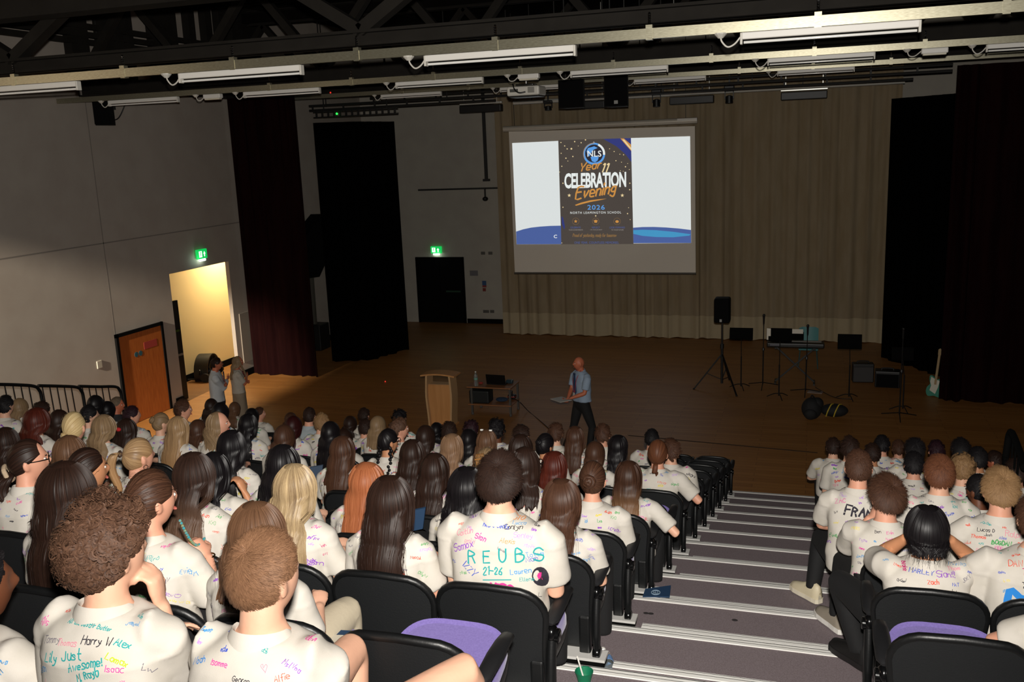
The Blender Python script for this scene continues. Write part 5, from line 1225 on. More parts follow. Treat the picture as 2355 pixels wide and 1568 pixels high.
        def word(text, x, y, size, col, ang=0, wdt=None, slant=0.12):
            st_, W_ = stroke_text(text, 0.28, rnd, slant); ca_, sa_ = math.cos(math.radians(ang)), math.sin(math.radians(ang))
            for p in st_:
                # extra points keep the pen line on the cloth
                seg = np.linalg.norm(np.diff(p, axis=0), axis=1)*size; Pn = [p[0]]
                for i_ in range(len(p)-1):
                    kk = max(1, int(seg[i_]/0.018))
                    for q_ in range(1, kk+1): Pn.append(p[i_]+(p[i_+1]-p[i_])*q_/kk)
                p = np.array(Pn)*size
                r_ = project(np.c_[x+p[:, 0]*ca_-p[:, 1]*sa_, y+p[:, 0]*sa_+p[:, 1]*ca_])
                if r_ is not None: ribbon2(ink, r_[0], r_[1], (wdt or size*0.085)*1.15, slot(col), 0.0016)
        def scrib(x, y, size, ln, col, ang, wdt):
            # an illegible signature: a few run-together letter shapes
            cs = rnd.choice(('lower', 'lower', 'cap')); k_ = max(2, int(ln/size*1.5)); tx = ''.join(rnd.choice('aceilmnorsuvw' if cs == 'lower' or i_ else 'ABCDEHJKLMRST') for i_ in range(k_))
            st_, W_ = stroke_text(tx, 0.75, rnd, rnd.uniform(-0.1, 0.4)); ca_, sa_ = math.cos(ang), math.sin(ang)
            for p in st_:
                if lod == 2 and len(p) > 5: p = p[::2]
                p = p*np.array([size*0.8, size])
                r_ = project(np.c_[x+p[:, 0]*ca_-p[:, 1]*sa_, y+p[:, 0]*sa_+p[:, 1]*ca_])
                if r_ is not None: ribbon2(ink, r_[0], r_[1], wdt, slot(col), 0.0014)
        if g('clean') is None:
            taken = []
            for t_ in g('words', []):
                word(*t_); taken.append((t_[1], t_[2], len(t_[0])*t_[3]*0.62, t_[3]))
            pal = g('inks', DULL); ns = int(g('nscrib', 46)*(5.5, 4.4, 2.2)[lod])
            for _ in range(ns):
                x, y = nr.uniform(-0.2, 0.17), nr.uniform(-0.34, 0.02); sz = nr.uniform(0.009, 0.021)*(1, 1.1, 1.5)[lod]
                ln = sz*nr.uniform(2.2, 4.8)
                if any(x < tx+tw+0.01 and x+ln > tx-0.01 and y < ty+th+0.012 and y+sz > ty-0.012 for tx, ty, tw, th in taken): continue
                taken.append((x, y, ln, sz))
                scrib(x, y, sz, ln, pal[int(nr.integers(len(pal)))], nr.normal()*0.22, (0.0019, 0.0027, 0.0044)[lod]*nr.uniform(0.7, 1.35))
            for (poly, col) in g('patches', []):
                C_ = np.mean(poly, 0); pp = [project([q_]) for q_ in [C_]+list(poly)]
                if all(q_ is not None for q_ in pp):
                    PV = np.array([q_[0][0]+q_[1][0]*0.0013 for q_ in pp]); k_ = len(poly)
                    s_ = slot(col)
                    for i_ in range(k_):
                        a_, c_ = PV[1+i_], PV[1+(i_+1) % k_]; m_ = (a_+c_)/2
                        ink.add([PV[0], a_, m_, c_], [(0, 1, 2, 3)], s_)
        MI = np.zeros(len(Q), int)
        if ink.n:
            IQ = np.array(ink.F, np.int32); MI = np.r_[MI, ink.M]; Q = np.vstack([Q, IQ+len(V)]); V = np.vstack([V, np.concatenate(ink.V)])
        shm = g('shirtmat', M_shirt)
        sh = mesh_np('shirt', V, Q, [shm]+[inkm(k) for k in names], root, True, MI)
        if g('collar', True):
            prof = np.array([(0.002, -0.03), (0.0, 0.008), (0.005, 0.014), (0.016, -0.004), (0.026, -0.034), (0.018, -0.04)])
            rb = 0.064 if not fem else 0.055; kk = 36; A = np.zeros((len(prof)+1, kk, 3))
            for i, (dr_, dz_) in enumerate(np.vstack([prof, prof[:1]])):
                for k in range(kk):
                    a_ = 2*PI*k/kk; fr_ = max(0, math.sin(a_)); rr_ = rb+dr_*(1+0.3*fr_)
                    A[i, k] = Nb+np.array([rr_*1.06*math.cos(a_), rr_*math.sin(a_)-0.006, dz_-0.002-0.045*fr_+0.012*max(0, -math.sin(a_))])
            cm = MB().grid(A, closeu=True); cm.build('collar', shm, sh, smooth=50)
        P.shirt = sh
    if legs and g('trousers', 'black'):
        T = MB(); tm = mat('trousers_'+g('trousers', 'black'), {'black': '0b0b0d', 'navy': '12141c', 'beige': '8a7a66', 'cream': 'b9ad96', 'grey': '2c2c30'}[g('trousers', 'black')], 0.85, bump=(70, 0.2))
        T.ball((0, 0.0, hz-0.0), (0.178*wd, 0.13, 0.16 if stand else 0.13), 18)
        for h_, k_, a_ in legs:
            h_, k_, a_ = (np.array(v, float) for v in (h_, k_, a_)); q_ = g('short_to')
            if q_: T.tube([h_, h_+(k_-h_)*0.4, h_+(k_-h_)*q_], [0.105, 0.1, 0.088], 14)
            else: T.tube([h_, h_+(k_-h_)*0.5, k_+(h_-k_)*0.1, k_, k_*0.92+a_*0.08, k_*0.5+a_*0.5, a_+(k_-a_)*0.04, a_], [0.1, 0.088, 0.072, 0.069, 0.066, 0.06, 0.052, 0.05], 14)
        if lod == 0 or stand or g('feet'):
            V, Q = remesh(T, 0.011, 3); mesh_np('trousers', V, Q, tm, root)
        else: T.build('trousers', tm, root, smooth=True)
        if g('skirt'):
            A = np.array([[(0.17*(1+0.1*v)*math.cos(2*PI*k/24), 0.12*(1+0.25*v)*math.sin(2*PI*k/24)+0.0, hz+0.1-v*0.85) for k in range(24)] for v in np.linspace(0, 1, 6)])
            MB().grid(A[::-1], closeu=True).build('skirt', tm, root, smooth=60)
    if g('feet'):
        for i, (h_, k_, a_) in enumerate(legs):
            fdv = g('footdir', [(0.15*(1 if i else -1), 1, 0)]*2)[i]; fdv = unit(fdv); a_ = np.array(a_, float)
            shoe(root, a_, fdv, g('feet'))
    P.root, P.Hc, P.R, P.hs, P.Nb, P.hn, P.spine, P.RS, P.wd, P.fat = root, Hc, R, hs, Nb, hn, spine, RS, wd, fat
    P.tl, P.hz, P.lod, P.nr, P.rnd, P.fem, P.top = tl, hz, lod, nr, rnd, fem, Ht
    return P
def shoe(root, a, d, kind):
    a = np.array(a, float); s = np.cross(d, (0, 0, 1.0)); z0 = a[2]-0.075
    up_c, sole_c = {'black': ('0e0d0d', '161414'), 'cream': ('c9bda0', 'd8cfba'), 'grey': ('8f8678', 'dad7d0')}[kind]
    def sec(L, w, h, z): return [a*np.array([1, 1, 0])+d*L+s*w*math.cos(t)+np.array([0, 0, z+h*max(0, math.sin(t))]) for t in np.linspace(0, 2*PI, 16, endpoint=False)]
    A = np.array([sec(-0.075, 0.015, 0.05, z0+0.03), sec(-0.065, 0.034, 0.1, z0+0.025), sec(-0.03, 0.04, 0.115, z0+0.025), sec(0.03, 0.041, 0.1, z0+0.025), sec(0.09, 0.046, 0.07, z0+0.025), sec(0.15, 0.048, 0.05, z0+0.025), sec(0.19, 0.036, 0.038, z0+0.025), sec(0.205, 0.012, 0.02, z0+0.025)])
    u = MB().grid(A, closeu=True).build('shoe', mat('shoe_'+kind, up_c, 0.55), root, smooth=60)
    out = []
    for (L, w) in ((-0.08, 0.02), (-0.068, 0.037), (-0.03, 0.042), (0.03, 0.042), (0.09, 0.048), (0.15, 0.05), (0.195, 0.037), (0.212, 0.015)): out.append((L, w))
    poly = [(L, w) for L, w in out]+[(L, -w) for L, w in out[::-1]]
    V = [a*np.array([1, 1, 0])+d*L+s*w+np.array([0, 0, z]) for z in (z0, z0+0.032) for L, w in poly]; n = len(poly)
    MB().add(V, [list(range(n))[::-1], list(range(n, 2*n))]+[(i, (i+1) % n, (i+1) % n+n, i+n) for i in range(n)]).build('sole', mat('sole_'+kind, sole_c, 0.6), u)
    if kind != 'black':
        m = MB()
        for k in range(4): L = 0.02+0.025*k; c = a*np.array([1, 1, 0])+d*L; m.tube(smoothpath([c+s*0.03+np.array([0, 0, z0+0.095-0.01*k]), c+np.array([0, 0, z0+0.128-0.014*k]), c-s*0.03+np.array([0, 0, z0+0.095-0.01*k])], 4), 0.004, 5)
        m.build('laces', mat('laces', '4a463f', 0.7), u)
        MB().ball(a*np.array([1, 1, 0])+d*0.0+s*0.036+np.array([0, 0, z0+0.07]), (0.03, 0.03, 0.022), 10).build('side_patch', mat('shoe_patch_'+kind, '17150f' if kind == 'cream' else '6d665b', 0.5), u, smooth=True)
# ------------------------------------------------------------------ hair
def smooth01(t): t = np.clip(t, 0, 1); return t*t*(3-2*t)
def noise1(nr, n, k):
    """smooth random numbers across n strands, k of them independent"""
    k = max(2, int(k)); return np.interp(np.linspace(0, k-1, n), np.arange(k), nr.normal(size=k))
def back_y(P, x, z):
    t = (z-P.hz)/P.tl; ts = np.array([r[0] for r in P.RS]); a = np.interp(t, ts, [r[1] for r in P.RS])*P.wd+0.012; b = (np.interp(t, ts, [r[3] for r in P.RS])+0.013)*P.fat
    sy = np.array([P.spine(min(1.0, max(-0.2, q)))[1] for q in np.atleast_1d(t).ravel()]).reshape(np.shape(t)) if np.ndim(t) else P.spine(min(1.0, t))[1]
    return sy-b*np.sqrt(np.clip(1-(x/np.maximum(a, 0.02))**2, 0.0, 1))
def ribbons(mb, PTS, NRM, wd, u, taper=True):
    """many thin strands at once: PTS (n, k, 3), NRM (n, k, 3)"""
    n, k = PTS.shape[:2]; T = np.gradient(PTS, axis=1); S = np.cross(NRM, T); S /= np.linalg.norm(S, axis=2, keepdims=True)+1e-9
    w = wd*(np.linspace(1, 0.25, k) if taper else np.ones(k))[None, :, None]/2
    V = np.stack([PTS-S*w, PTS+S*w], 2).reshape(n, -1, 3); b = (np.arange(n)*2*k)[:, None, None]; i = np.arange(k-1)*2
    Q = (b+np.stack([i, i+1, i+3, i+2], 1)[None]).reshape(-1, 4)
    uv = np.stack([np.repeat(np.broadcast_to(u[:, None], (n, k))[:, :, None], 2, 2), np.repeat(np.broadcast_to(np.linspace(0, 1, k)[None], (n, k))[:, :, None], 2, 2)], -1).reshape(-1, 2)
    return V.reshape(-1, 3), Q, uv
class HB:
    def __init__(s): s.V = []; s.Q = []; s.U = []; s.n = 0
    def add(s, V, Q, U): s.V.append(V); s.Q.append(Q+s.n); s.U.append(U); s.n += len(V)
    def grid(s, A, U, closeu=False):
        n, m = A.shape[:2]; i, j = np.meshgrid(np.arange(n-1), np.arange(m if closeu else m-1), indexing='ij'); k = (j+1) % m
        s.add(A.reshape(-1, 3), np.stack([i*m+j, i*m+k, (i+1)*m+k, (i+1)*m+j], -1).reshape(-1, 4), U.reshape(-1, 2))
    def build(s, name, m, parent): return mesh_np(name, np.concatenate(s.V), np.concatenate(s.Q), m, parent, True, None, np.concatenate(s.U))
def skull(P, D, add=0.0, sc=(1, 1, 1)):
    """points on the scalp for directions D (n, 3) in the head's own frame"""
    r = np.array([0.0765, 0.0975, 0.117])*P.hs*np.array(sc)+add
    d = D*np.array([1, 1, 1.0]); V = d*r
    low = np.clip(-D[:, 2:3], 0, 1); V = V*np.where(D[:, 1:2] < 0, 1-0.22*low**1.3, 1)
    return V
def hair_long(P, m, L=0.42, hw=0.13, bulk=1.0, wave=0.0, A=122, th=0.022, part=0.0, ragged=0.1, fly=None, front=0.0, gap=0.012):
    bulk = bulk*1.13; nr = P.nr; nu = (300, 150, 72)[P.lod]; ns, nh = (14, 26) if P.lod == 0 else (10, 16)
    a = np.radians(np.linspace(-A, A, nu)); u = np.linspace(-1, 1, nu)
    coarse = noise1(nr, nu, nu/9); mid_ = noise1(nr, nu, nu/3.5); fine = nr.normal(size=nu)
    ln = L*(1-ragged*np.abs(noise1(nr, nu, nu/7))*0.6-ragged*0.25*np.abs(u)**2)
    rows, V_ = [], []
    te = math.radians(100)
    amp = lambda v: (coarse*0.0016+mid_*0.0006+fine*0.0003)*(0.15+1.15*v)
    for i in range(ns+1):
        s = i/ns; th_ = te*(0.012+0.988*s**0.9)
        D = skull_dir(a, np.full(nu, th_)); r = np.array([0.083*bulk, 0.103*bulk, 0.1225])*P.hs
        r0 = D*r*(1+(amp(s*0.35)/0.09)[:, None]*np.array([1, 1, 0.4])*min(1, s*1.6))
        r0[:, 0] += part*(1-s); rows.append(P.Hc+r0 @ P.R.T); V_.append(np.full(nu, s*0.25))
    p0 = rows[-1]; dirx = np.sin(a+0*a); ztop = P.top
    nrmv = np.c_[np.sin(a)*0.5, -np.cos(a*0.6), np.zeros(nu)]; nrmv /= np.linalg.norm(nrmv, axis=1, keepdims=True)
    zend = ztop-ln; hgy = p0[:, 1]
    ph = noise1(nr, nu, nu/12)*2.5
    for i in range(1, nh+1):
        h = i/nh; z = p0[:, 2]+(zend-p0[:, 2])*h; sm_ = smooth01(np.array(h*1.25))
        x = p0[:, 0]+(P.Nb[0]+u*hw*(1-0.1*h)-p0[:, 0])*sm_
        yb = back_y(P, x-P.Nb[0]*0, z)-gap; yb = np.minimum(yb, P.Nb[1]-0.108+2.2*(x-P.Nb[0])**2+0.25*np.maximum(0, z-P.hn-0.04)+0.12*np.maximum(0, P.hn-0.09-z))
        # side locks slide behind the shoulder
        y = p0[:, 1]+(np.minimum(p0[:, 1], yb+0.0)-p0[:, 1])*smooth01(np.array(h*1.6))
        y = np.minimum(y, np.where(np.abs(u) < 0.97, yb, yb)) if h > 0.25 else np.minimum(y, yb+0.03*(1-h*4)+np.where(np.abs(a) > 1.3, 0.12, 0))
        pt = np.c_[x, y, z]+nrmv*(amp(0.35+0.9*h))[:, None]
        if wave: pt[:, 0] += wave*np.sin(7.5*h+ph)*h; pt[:, 1] -= wave*0.8*np.abs(np.cos(6.0*h+ph*1.3))*h
        rows.append(pt); V_.append(np.full(nu, 0.25+0.75*h))
    A_ = np.array(rows); Vv = np.array(V_); U = np.stack([np.broadcast_to((u+1)/2, Vv.shape), Vv], -1)
    inner = A_.copy(); k = np.linspace(0, 1, len(A_))[:, None]
    inner = inner+np.array([0, 1, 0])*th*(0.3+0.7*np.minimum(1, k*1.5))[..., None]*np.clip(1-np.abs(u)**3, 0.15, 1)[None, :, None]
    inner[:ns] = P.Hc+(A_[:ns]-P.Hc)*0.9
    H = HB(); H.grid(np.concatenate([A_, inner[::-1]]), np.concatenate([U, U[::-1]]))
    nf = (240 if P.lod == 0 else 50 if P.lod == 1 else 0) if fly is None else fly
    if nf:
        idx = nr.integers(3, nu-3, nf); st = 3; PT = A_[st:, idx].transpose(1, 0, 2).copy(); kk = PT.shape[1]
        s_ = np.linspace(0, 1, kk)[None, :, None]
        off = nr.normal(size=(nf, 1, 3))*np.array([0.016, 0.004, 0.012])*s_**1.5; PT += off+nrmv[idx][:, None, :]*(0.002+np.abs(nr.normal(size=(nf, 1, 1)))*0.003+0.004*s_)
        PT[:, :, 0] += 0.004*np.sin(5*s_[..., 0]+nr.uniform(0, 6, (nf, 1)))*s_[..., 0]
        PT[:, :, 2] -= s_[..., 0]**2*np.abs(nr.normal(size=(nf, 1)))*0.02
        V, Q, uv = ribbons(H, PT, np.broadcast_to(nrmv[idx][:, None, :], PT.shape), 0.0022 if P.lod == 0 else 0.004, (u[idx]+1)/2, True); H.add(V, Q, uv)
    return H.build('hair', m, P.root)
def inside(D):
    e = np.arcsin(np.clip(D[:, 2], -1, 1)); a = np.arctan2(D[:, 0], -D[:, 1]); return e-emin(a)
def cap_from(P, H, pole, add, sc=(1, 1, 1), amp=0.001, nu=None, nv=12, lim=2.6, inset=0.0):
    """a close cap of hair whose strands all start at one point of the head"""
    nr = P.nr; nu = nu or (220, 110, 56)[P.lod]; pole = unit(pole); e1 = unit(np.cross(pole, (0, 0, 1.0) if abs(pole[2]) < 0.9 else (0, 1.0, 0))); e2 = np.cross(pole, e1)
    ph = np.linspace(0, 2*PI, nu, endpoint=False); tt = np.linspace(0.02, lim, 60); mx = np.zeros(nu)
    for i, p in enumerate(ph):
        D = np.cos(tt)[:, None]*pole+np.sin(tt)[:, None]*(e1*math.cos(p)+e2*math.sin(p)); ins = inside(D) > inset
        bad = np.nonzero(~ins)[0]; mx[i] = tt[bad[0]] if len(bad) else lim
    mx = np.convolve(np.r_[mx[-2:], mx, mx[:2]], np.ones(5)/5, 'valid')
    g1 = np.r_[noise1(nr, nu-1, nu/6), 0]; g2 = nr.normal(size=nu); rows, Us = [], []
    for j in range(nv+1):
        s = j/nv; t = 0.006+(mx-0.006)*s; D = np.cos(t)[:, None]*pole+np.sin(t)[:, None]*(e1[None]*np.cos(ph)[:, None]+e2[None]*np.sin(ph)[:, None])
        f = 1-0.75*s**6; V = skull(P, D, 0, sc); N = D/np.linalg.norm(D, axis=1, keepdims=True)
        V = V+N*(add*f+amp*(g1*1.2+g2*0.5)*min(1, s*3))[:, None]; rows.append(P.Hc+V @ P.R.T); Us.append(np.stack([ph/(2*PI)*1.0, np.full(nu, s*0.6)], 1))
    H.grid(np.array(rows), np.array(Us), closeu=True)
def scalp_points(P, n):
    nr = P.nr; out = np.zeros((0, 3))
    while len(out) < n:
        D = nr.normal(size=(n*3, 3)); D /= np.linalg.norm(D, axis=1, keepdims=True); D = D[inside(D) > 0.0]; out = np.vstack([out, D])
    return out[:n]
def hair_short(P, m, Lt=0.042, Ls=0.010, lift=0.27, vol=0.006, n=None, whorl=(0.1, -0.62, 0.78), messy=0.22, fade=0.55, forward=0.25, wd=None, clump=0.45):
    nr = P.nr; n = n or (5200, 1500, 480)[P.lod]; H = HB()
    cap_from(P, H, whorl, vol, amp=0.0012, nv=14)
    D = scalp_points(P, n); e = inside(D); k = smooth01(e/fade); Ln = (Ls+(Lt-Ls)*k)*nr.uniform(0.7, 1.2, n)
    w = unit(whorl); T = D*(D @ w)[:, None]-w; T = -T if False else (D*(w @ D.T)[:, None]-w[None]); T = -(w[None]-D*(D @ w)[:, None]); T /= np.linalg.norm(T, axis=1, keepdims=True)+1e-6
    C_ = np.cross(D, T); T = T+0.45*C_+nr.normal(size=(n, 3))*messy+np.array([0, forward, 0])*np.clip(D[:, 2:3], 0, 1); T -= D*(T*D).sum(1, keepdims=True); T /= np.linalg.norm(T, axis=1, keepdims=True)+1e-6
    S = skull(P, D, 0)+D*(vol*k*0.9)[:, None]; kk = 5 if P.lod == 0 else 4; PT = np.zeros((n, kk, 3))
    lf = lift*(0.35+0.65*k)*nr.uniform(0.6, 1.3, n)
    for j in range(kk):
        s = j/(kk-1); PT[:, j] = S+D*(Ln*lf*s*(1-0.62*s))[:, None]+T*(Ln*s*(0.75+0.25*s))[:, None]+nr.normal(size=(n, 3))*0.0015*s
    nc = max(30, n//14); best = np.full(n, -2.0); ci = np.zeros(n, int)
    for a in range(0, nc, 64):
        q = D @ D[a:min(nc, a+64)].T; b = q.argmax(1); v = q[np.arange(n), b]; up_ = v > best; best[up_] = v[up_]; ci[up_] = a+b[up_]
    for j in range(1, kk): PT[:, j] += (PT[ci, j]-PT[:, j])*clump*(j/(kk-1))**1.3
    PT = P.Hc+PT @ P.R.T; NN = np.broadcast_to((D @ P.R.T)[:, None, :], PT.shape)
    V, Q, uv = ribbons(H, PT, NN, wd or (0.0028, 0.0052, 0.0095)[P.lod], nr.random(n)*6); H.add(V, Q, uv)
    return H.build('hair', m, P.root)
def hair_curly(P, m, vol=0.028, n=None, rad=0.009, fade=0.6, wd=None, top=1.0):
    nr = P.nr; n = n or (3200, 900, 320)[P.lod]; H = HB(); cap_from(P, H, (0, -0.3, 0.95), vol*0.45, amp=0.003, nv=14)
    nc = max(60, n//7); D0 = scalp_points(P, nc); ic = np.arange(n) % nc; D = D0[ic]+nr.normal(size=(n, 3))*0.045; D /= np.linalg.norm(D, axis=1, keepdims=True); e = np.maximum(inside(D), 0); k = smooth01(e/fade); kk = (17, 10, 7)[P.lod]; PT = np.zeros((n, kk, 3))
    T = np.cross(D, nr.normal(size=(nc, 3))[ic]); T /= np.linalg.norm(T, axis=1, keepdims=True)+1e-6; B_ = np.cross(D, T)
    hh = vol*(0.12+0.88*k)*nr.uniform(0.6, 1.35, nc)[ic]*nr.uniform(0.9, 1.1, n)*(1+(top-1)*np.clip(D[:, 2], 0, 1)); rr = rad*nr.uniform(0.6, 1.35, nc)[ic]*(0.35+0.65*k); ph = nr.uniform(0, 6.3, nc)[ic]+nr.normal(size=n)*0.3; tw = nr.uniform(0.8, 1.9, nc)[ic]
    S = skull(P, D, 0)
    for j in range(kk):
        s = j/(kk-1); a = ph+tw*2*PI*s
        PT[:, j] = S+D*(hh*(0.25+0.8*math.sin(s*1.9)))[:, None]+T*(rr*np.cos(a)+0.012*s*k)[:, None]+B_*(rr*np.sin(a))[:, None]
    NN = np.broadcast_to((D @ P.R.T)[:, None, :], PT.shape); PT = P.Hc+PT @ P.R.T
    V, Q, uv = ribbons(H, PT, NN, wd or (0.0036, 0.0065, 0.010)[P.lod], nr.random(n)*6, False); H.add(V, Q, uv)
    return H.build('hair', m, P.root)
def hair_bun(P, m, pole=(0, -0.85, 0.45), size=0.042, add=0.008, loose=40, clip=None):
    nr = P.nr; H = HB(); cap_from(P, H, pole, add, amp=0.0011); pole = unit(pole); c0 = skull(P, pole[None], 0)[0]+pole*(size*0.55)
    e1 = unit(np.cross(pole, (1, 0, 0.2))); e2 = np.cross(pole, e1); n, k = (60, 26) if P.lod == 0 else (36, 14)
    for (R_, r_, off, turns) in ((size*0.55, size*0.5, 0.0, 3.0), (size*0.25, size*0.45, size*0.3, 2.0)):
        A = np.zeros((k+1, n, 3)); U = np.zeros((k+1, n, 2)); gr = nr.normal(size=k+1)*0.05; gr[-1] = gr[0]
        for i in range(k+1):
            for j in range(n):
                b = 2*PI*j/n; a = 2*PI*i/k+turns*b/3.0; rr = r_*(1+gr[i % k]+0.07*math.sin(5*b+i))
                A[i, j] = c0+pole*(off+rr*math.sin(a)*0.8)+(e1*math.cos(b)+e2*math.sin(b))*(R_+rr*math.cos(a)); U[i, j] = (i/k*0.4, j/n*3)
        H.grid(P.Hc+A @ P.R.T, U, closeu=True)
    if loose and P.lod < 2:
        n = loose*(3 if P.lod == 0 else 1); D = scalp_points(P, n); kk = 6; T = D-pole*(D @ pole)[:, None]; S = skull(P, D, add+0.001); PT = np.zeros((n, kk, 3))
        for j in range(kk): s = j/(kk-1); PT[:, j] = S+D*0.008*math.sin(s*3)+(pole-D*(D @ pole)[:, None])*0.05*s+nr.normal(size=(n, 3))*0.004*s
        V, Q, uv = ribbons(H, P.Hc+PT @ P.R.T, np.broadcast_to((D @ P.R.T)[:, None, :], PT.shape), 0.002, nr.random(n)*3); H.add(V, Q, uv)
    h = H.build('hair', m, P.root)
    if clip:
        mb = MB(); cc = P.Hc+(c0+pole*size*0.9) @ P.R.T; ax = e1 @ P.R.T; az = e2 @ P.R.T; ap = pole @ P.R.T
        for s in (-1, 1):
            for q in range(5): mb.tube(smoothpath([cc+ax*s*0.012+az*(q-2)*0.014+ap*0.008, cc+ax*s*0.035+az*(q-2)*0.012+ap*0.004, cc+ax*s*0.045+az*(q-2)*0.012-ap*0.02], 4), 0.0035, 6)
        mb.tube([cc-az*0.035+ap*0.01, cc+az*0.035+ap*0.01], 0.007, 8); mb.build('claw_clip', mat('clip_'+clip, {'black': '0d0d10', 'gold': '9a6a3a', 'red': 'a01818', 'brown': '5a3a22'}[clip], 0.2), h)
    return h
def tail(P, H, c, dirv, L, r0, r1, wave=0.01, curve=None, nu=None):
    """a hanging tail or bunch of hair from point c"""
    nr = P.nr; nu = nu or (110, 48, 26)[P.lod]; nv = 22 if P.lod == 0 else 14; path = curve if curve is not None else [c, c+dirv*0.05+np.array([0, 0, 0.01]), c+dirv*0.07+np.array([0, 0, -0.06]), c+dirv*0.06+np.array([0, 0, -L*0.55]), c+dirv*0.05+np.array([0, 0, -L])]
    pp = smoothpath(path, 8); s = np.linspace(0, 1, len(pp)); q = np.linspace(0, 1, nv); pp = np.c_[[np.interp(q, s, pp[:, k]) for k in range(3)]].T
    rad = np.interp(q, [0, 0.12, 0.4, 0.8, 1.0], [r0*0.5, r0, r1, r1*0.8, r1*0.12]); g1 = noise1(nr, nu, nu/5)*0.12; g1 -= np.linspace(0, g1[-1]-g1[0], nu); g2 = nr.normal(size=nu)*0.05
    A = np.zeros((nv, nu, 3)); U = np.zeros((nv, nu, 2)); b = np.linspace(0, 2*PI, nu, endpoint=False)
    for i in range(nv):
        w = wave*math.sin(9*q[i])*q[i]; rr = rad[i]*(1+(g1+g2)*(0.4+q[i])); A[i] = pp[i]+np.c_[rr*np.cos(b)*1.15+w, rr*np.sin(b)*0.85, np.zeros(nu)]; U[i] = np.c_[b/(2*PI)*0.5, np.full(nu, 0.2+0.8*q[i])]
    H.grid(A, U, closeu=True)
def hair_pony(P, m, pole=(0, -0.9, 0.4), L=0.34, r=0.03, add=0.008, tie='brown', curve=None, wave=0.012):
    H = HB(); cap_from(P, H, pole, add, amp=0.0011); pole = unit(pole); c = P.Hc+(skull(P, pole[None], 0)[0]+pole*0.015) @ P.R.T; d = pole @ P.R.T
    if curve is not None: curve = [c]+[c+np.array(v) for v in curve]
    tail(P, H, c, d*np.array([1, 1, 0.2]), L, r*0.75, r, wave, curve); h = H.build('hair', m, P.root)
    TT = {'brown': '3a2618', 'cream': 'b09a80', 'red': 'b01a20', 'black': '111111'}[tie]
    V = []; mb = MB(); e1 = unit(np.cross(d, (0, 0, 1.0))); e2 = np.cross(d, e1); k = 20; pr = r*0.9 if tie in ('cream', 'red') else r*0.55
    mb.tube([c+d*0.012+e1*pr*math.cos(2*PI*i/k)*(1+0.12*math.sin(5*i))+e2*pr*math.sin(2*PI*i/k)*(1+0.12*math.cos(7*i)) for i in range(k+1)], 0.012 if tie in ('cream', 'red') else 0.006, 8); mb.build('scrunchie' if tie in ('cream', 'red') else 'hair_tie', mat('tie_'+tie, TT, 0.8), h)
    return h
def hair_plaits(P, m, L=0.26):
    H = HB(); cap_from(P, H, (0, -0.5, 0.86), 0.008, amp=0.0012)
    for s in (-1, 1):
        c = P.Hc+np.array([s*0.05, -0.07, -0.03]); n = 11
        for i in range(n):
            f = i/n; z = -L*f; V, F = sphere_vf(10, 8); Q = np.array([q for q in F if len(q) == 4], np.int32)
            V = V*np.array([0.018, 0.014, 0.02])*(1-0.35*f); V = V @ np.array(Matrix.Rotation(0.6*(1 if i % 2 else -1), 3, 'Y')).T; yb = min(c[1]-0.01, float(back_y(P, c[0], c[2]+z))-0.012)
            H.add(V+np.array([c[0]+0.006*(1 if i % 2 else -1)+s*0.02*f, c[1]+(yb-c[1])*min(1, f*2.5), c[2]+z]), Q, np.c_[V[:, 0]*8, V[:, 2]*8])
    return H.build('hair', m, P.root)
HM = {}
def hm(k, matte=False):
    D_ = {'black': ('0b0a0c', '1c181a'), 'darkbrown': ('150d0a', '35221a'), 'brown': ('2a1912', '573a2a'), 'midbrown': ('3d281b', '74543d'), 'lightbrown': ('5a4130', '96765a'), 'dirtyblonde': ('5f4a36', '9c8261'), 'blonde': ('8f7247', 'dcc08a'), 'paleblonde': ('a5895a', 'dcc596'),
          'ginger': ('783e22', 'b4704a'), 'auburn': ('32110c', '5a2519'), 'burgundy': ('1c0808', '3c1414'), 'reddish': ('3f2318', '74482f'), 'sandy': ('644830', '9c7c56'), 'gingerboy': ('583c2a', '8f6a4e'), 'curlbrown': ('2c1b13', '6c4e3c'), 'greybrown': ('4a3c30', '7a6a58'), 'plum': ('1a0c12', '321a22')}
    a, b = D_[k]; return hair_mat('hair_'+k+('_matte' if matte else ''), a, b, None, 0.62 if matte else 0.48 if k not in ('black',) else 0.42)
hair_mat('hair_darkbrown_light_tips', '170f0c', '3a271f', '6d5240'); hair_mat('hair_brown_light_tips', '24150f', '4a3022', '8a6646'); hair_mat('hair_streaked', '5a4532', 'c6ad84', None, 0.4, 34); hair_mat('hair_honey', '6c523a', 'b4946c', '9c744c', 0.4, 40)
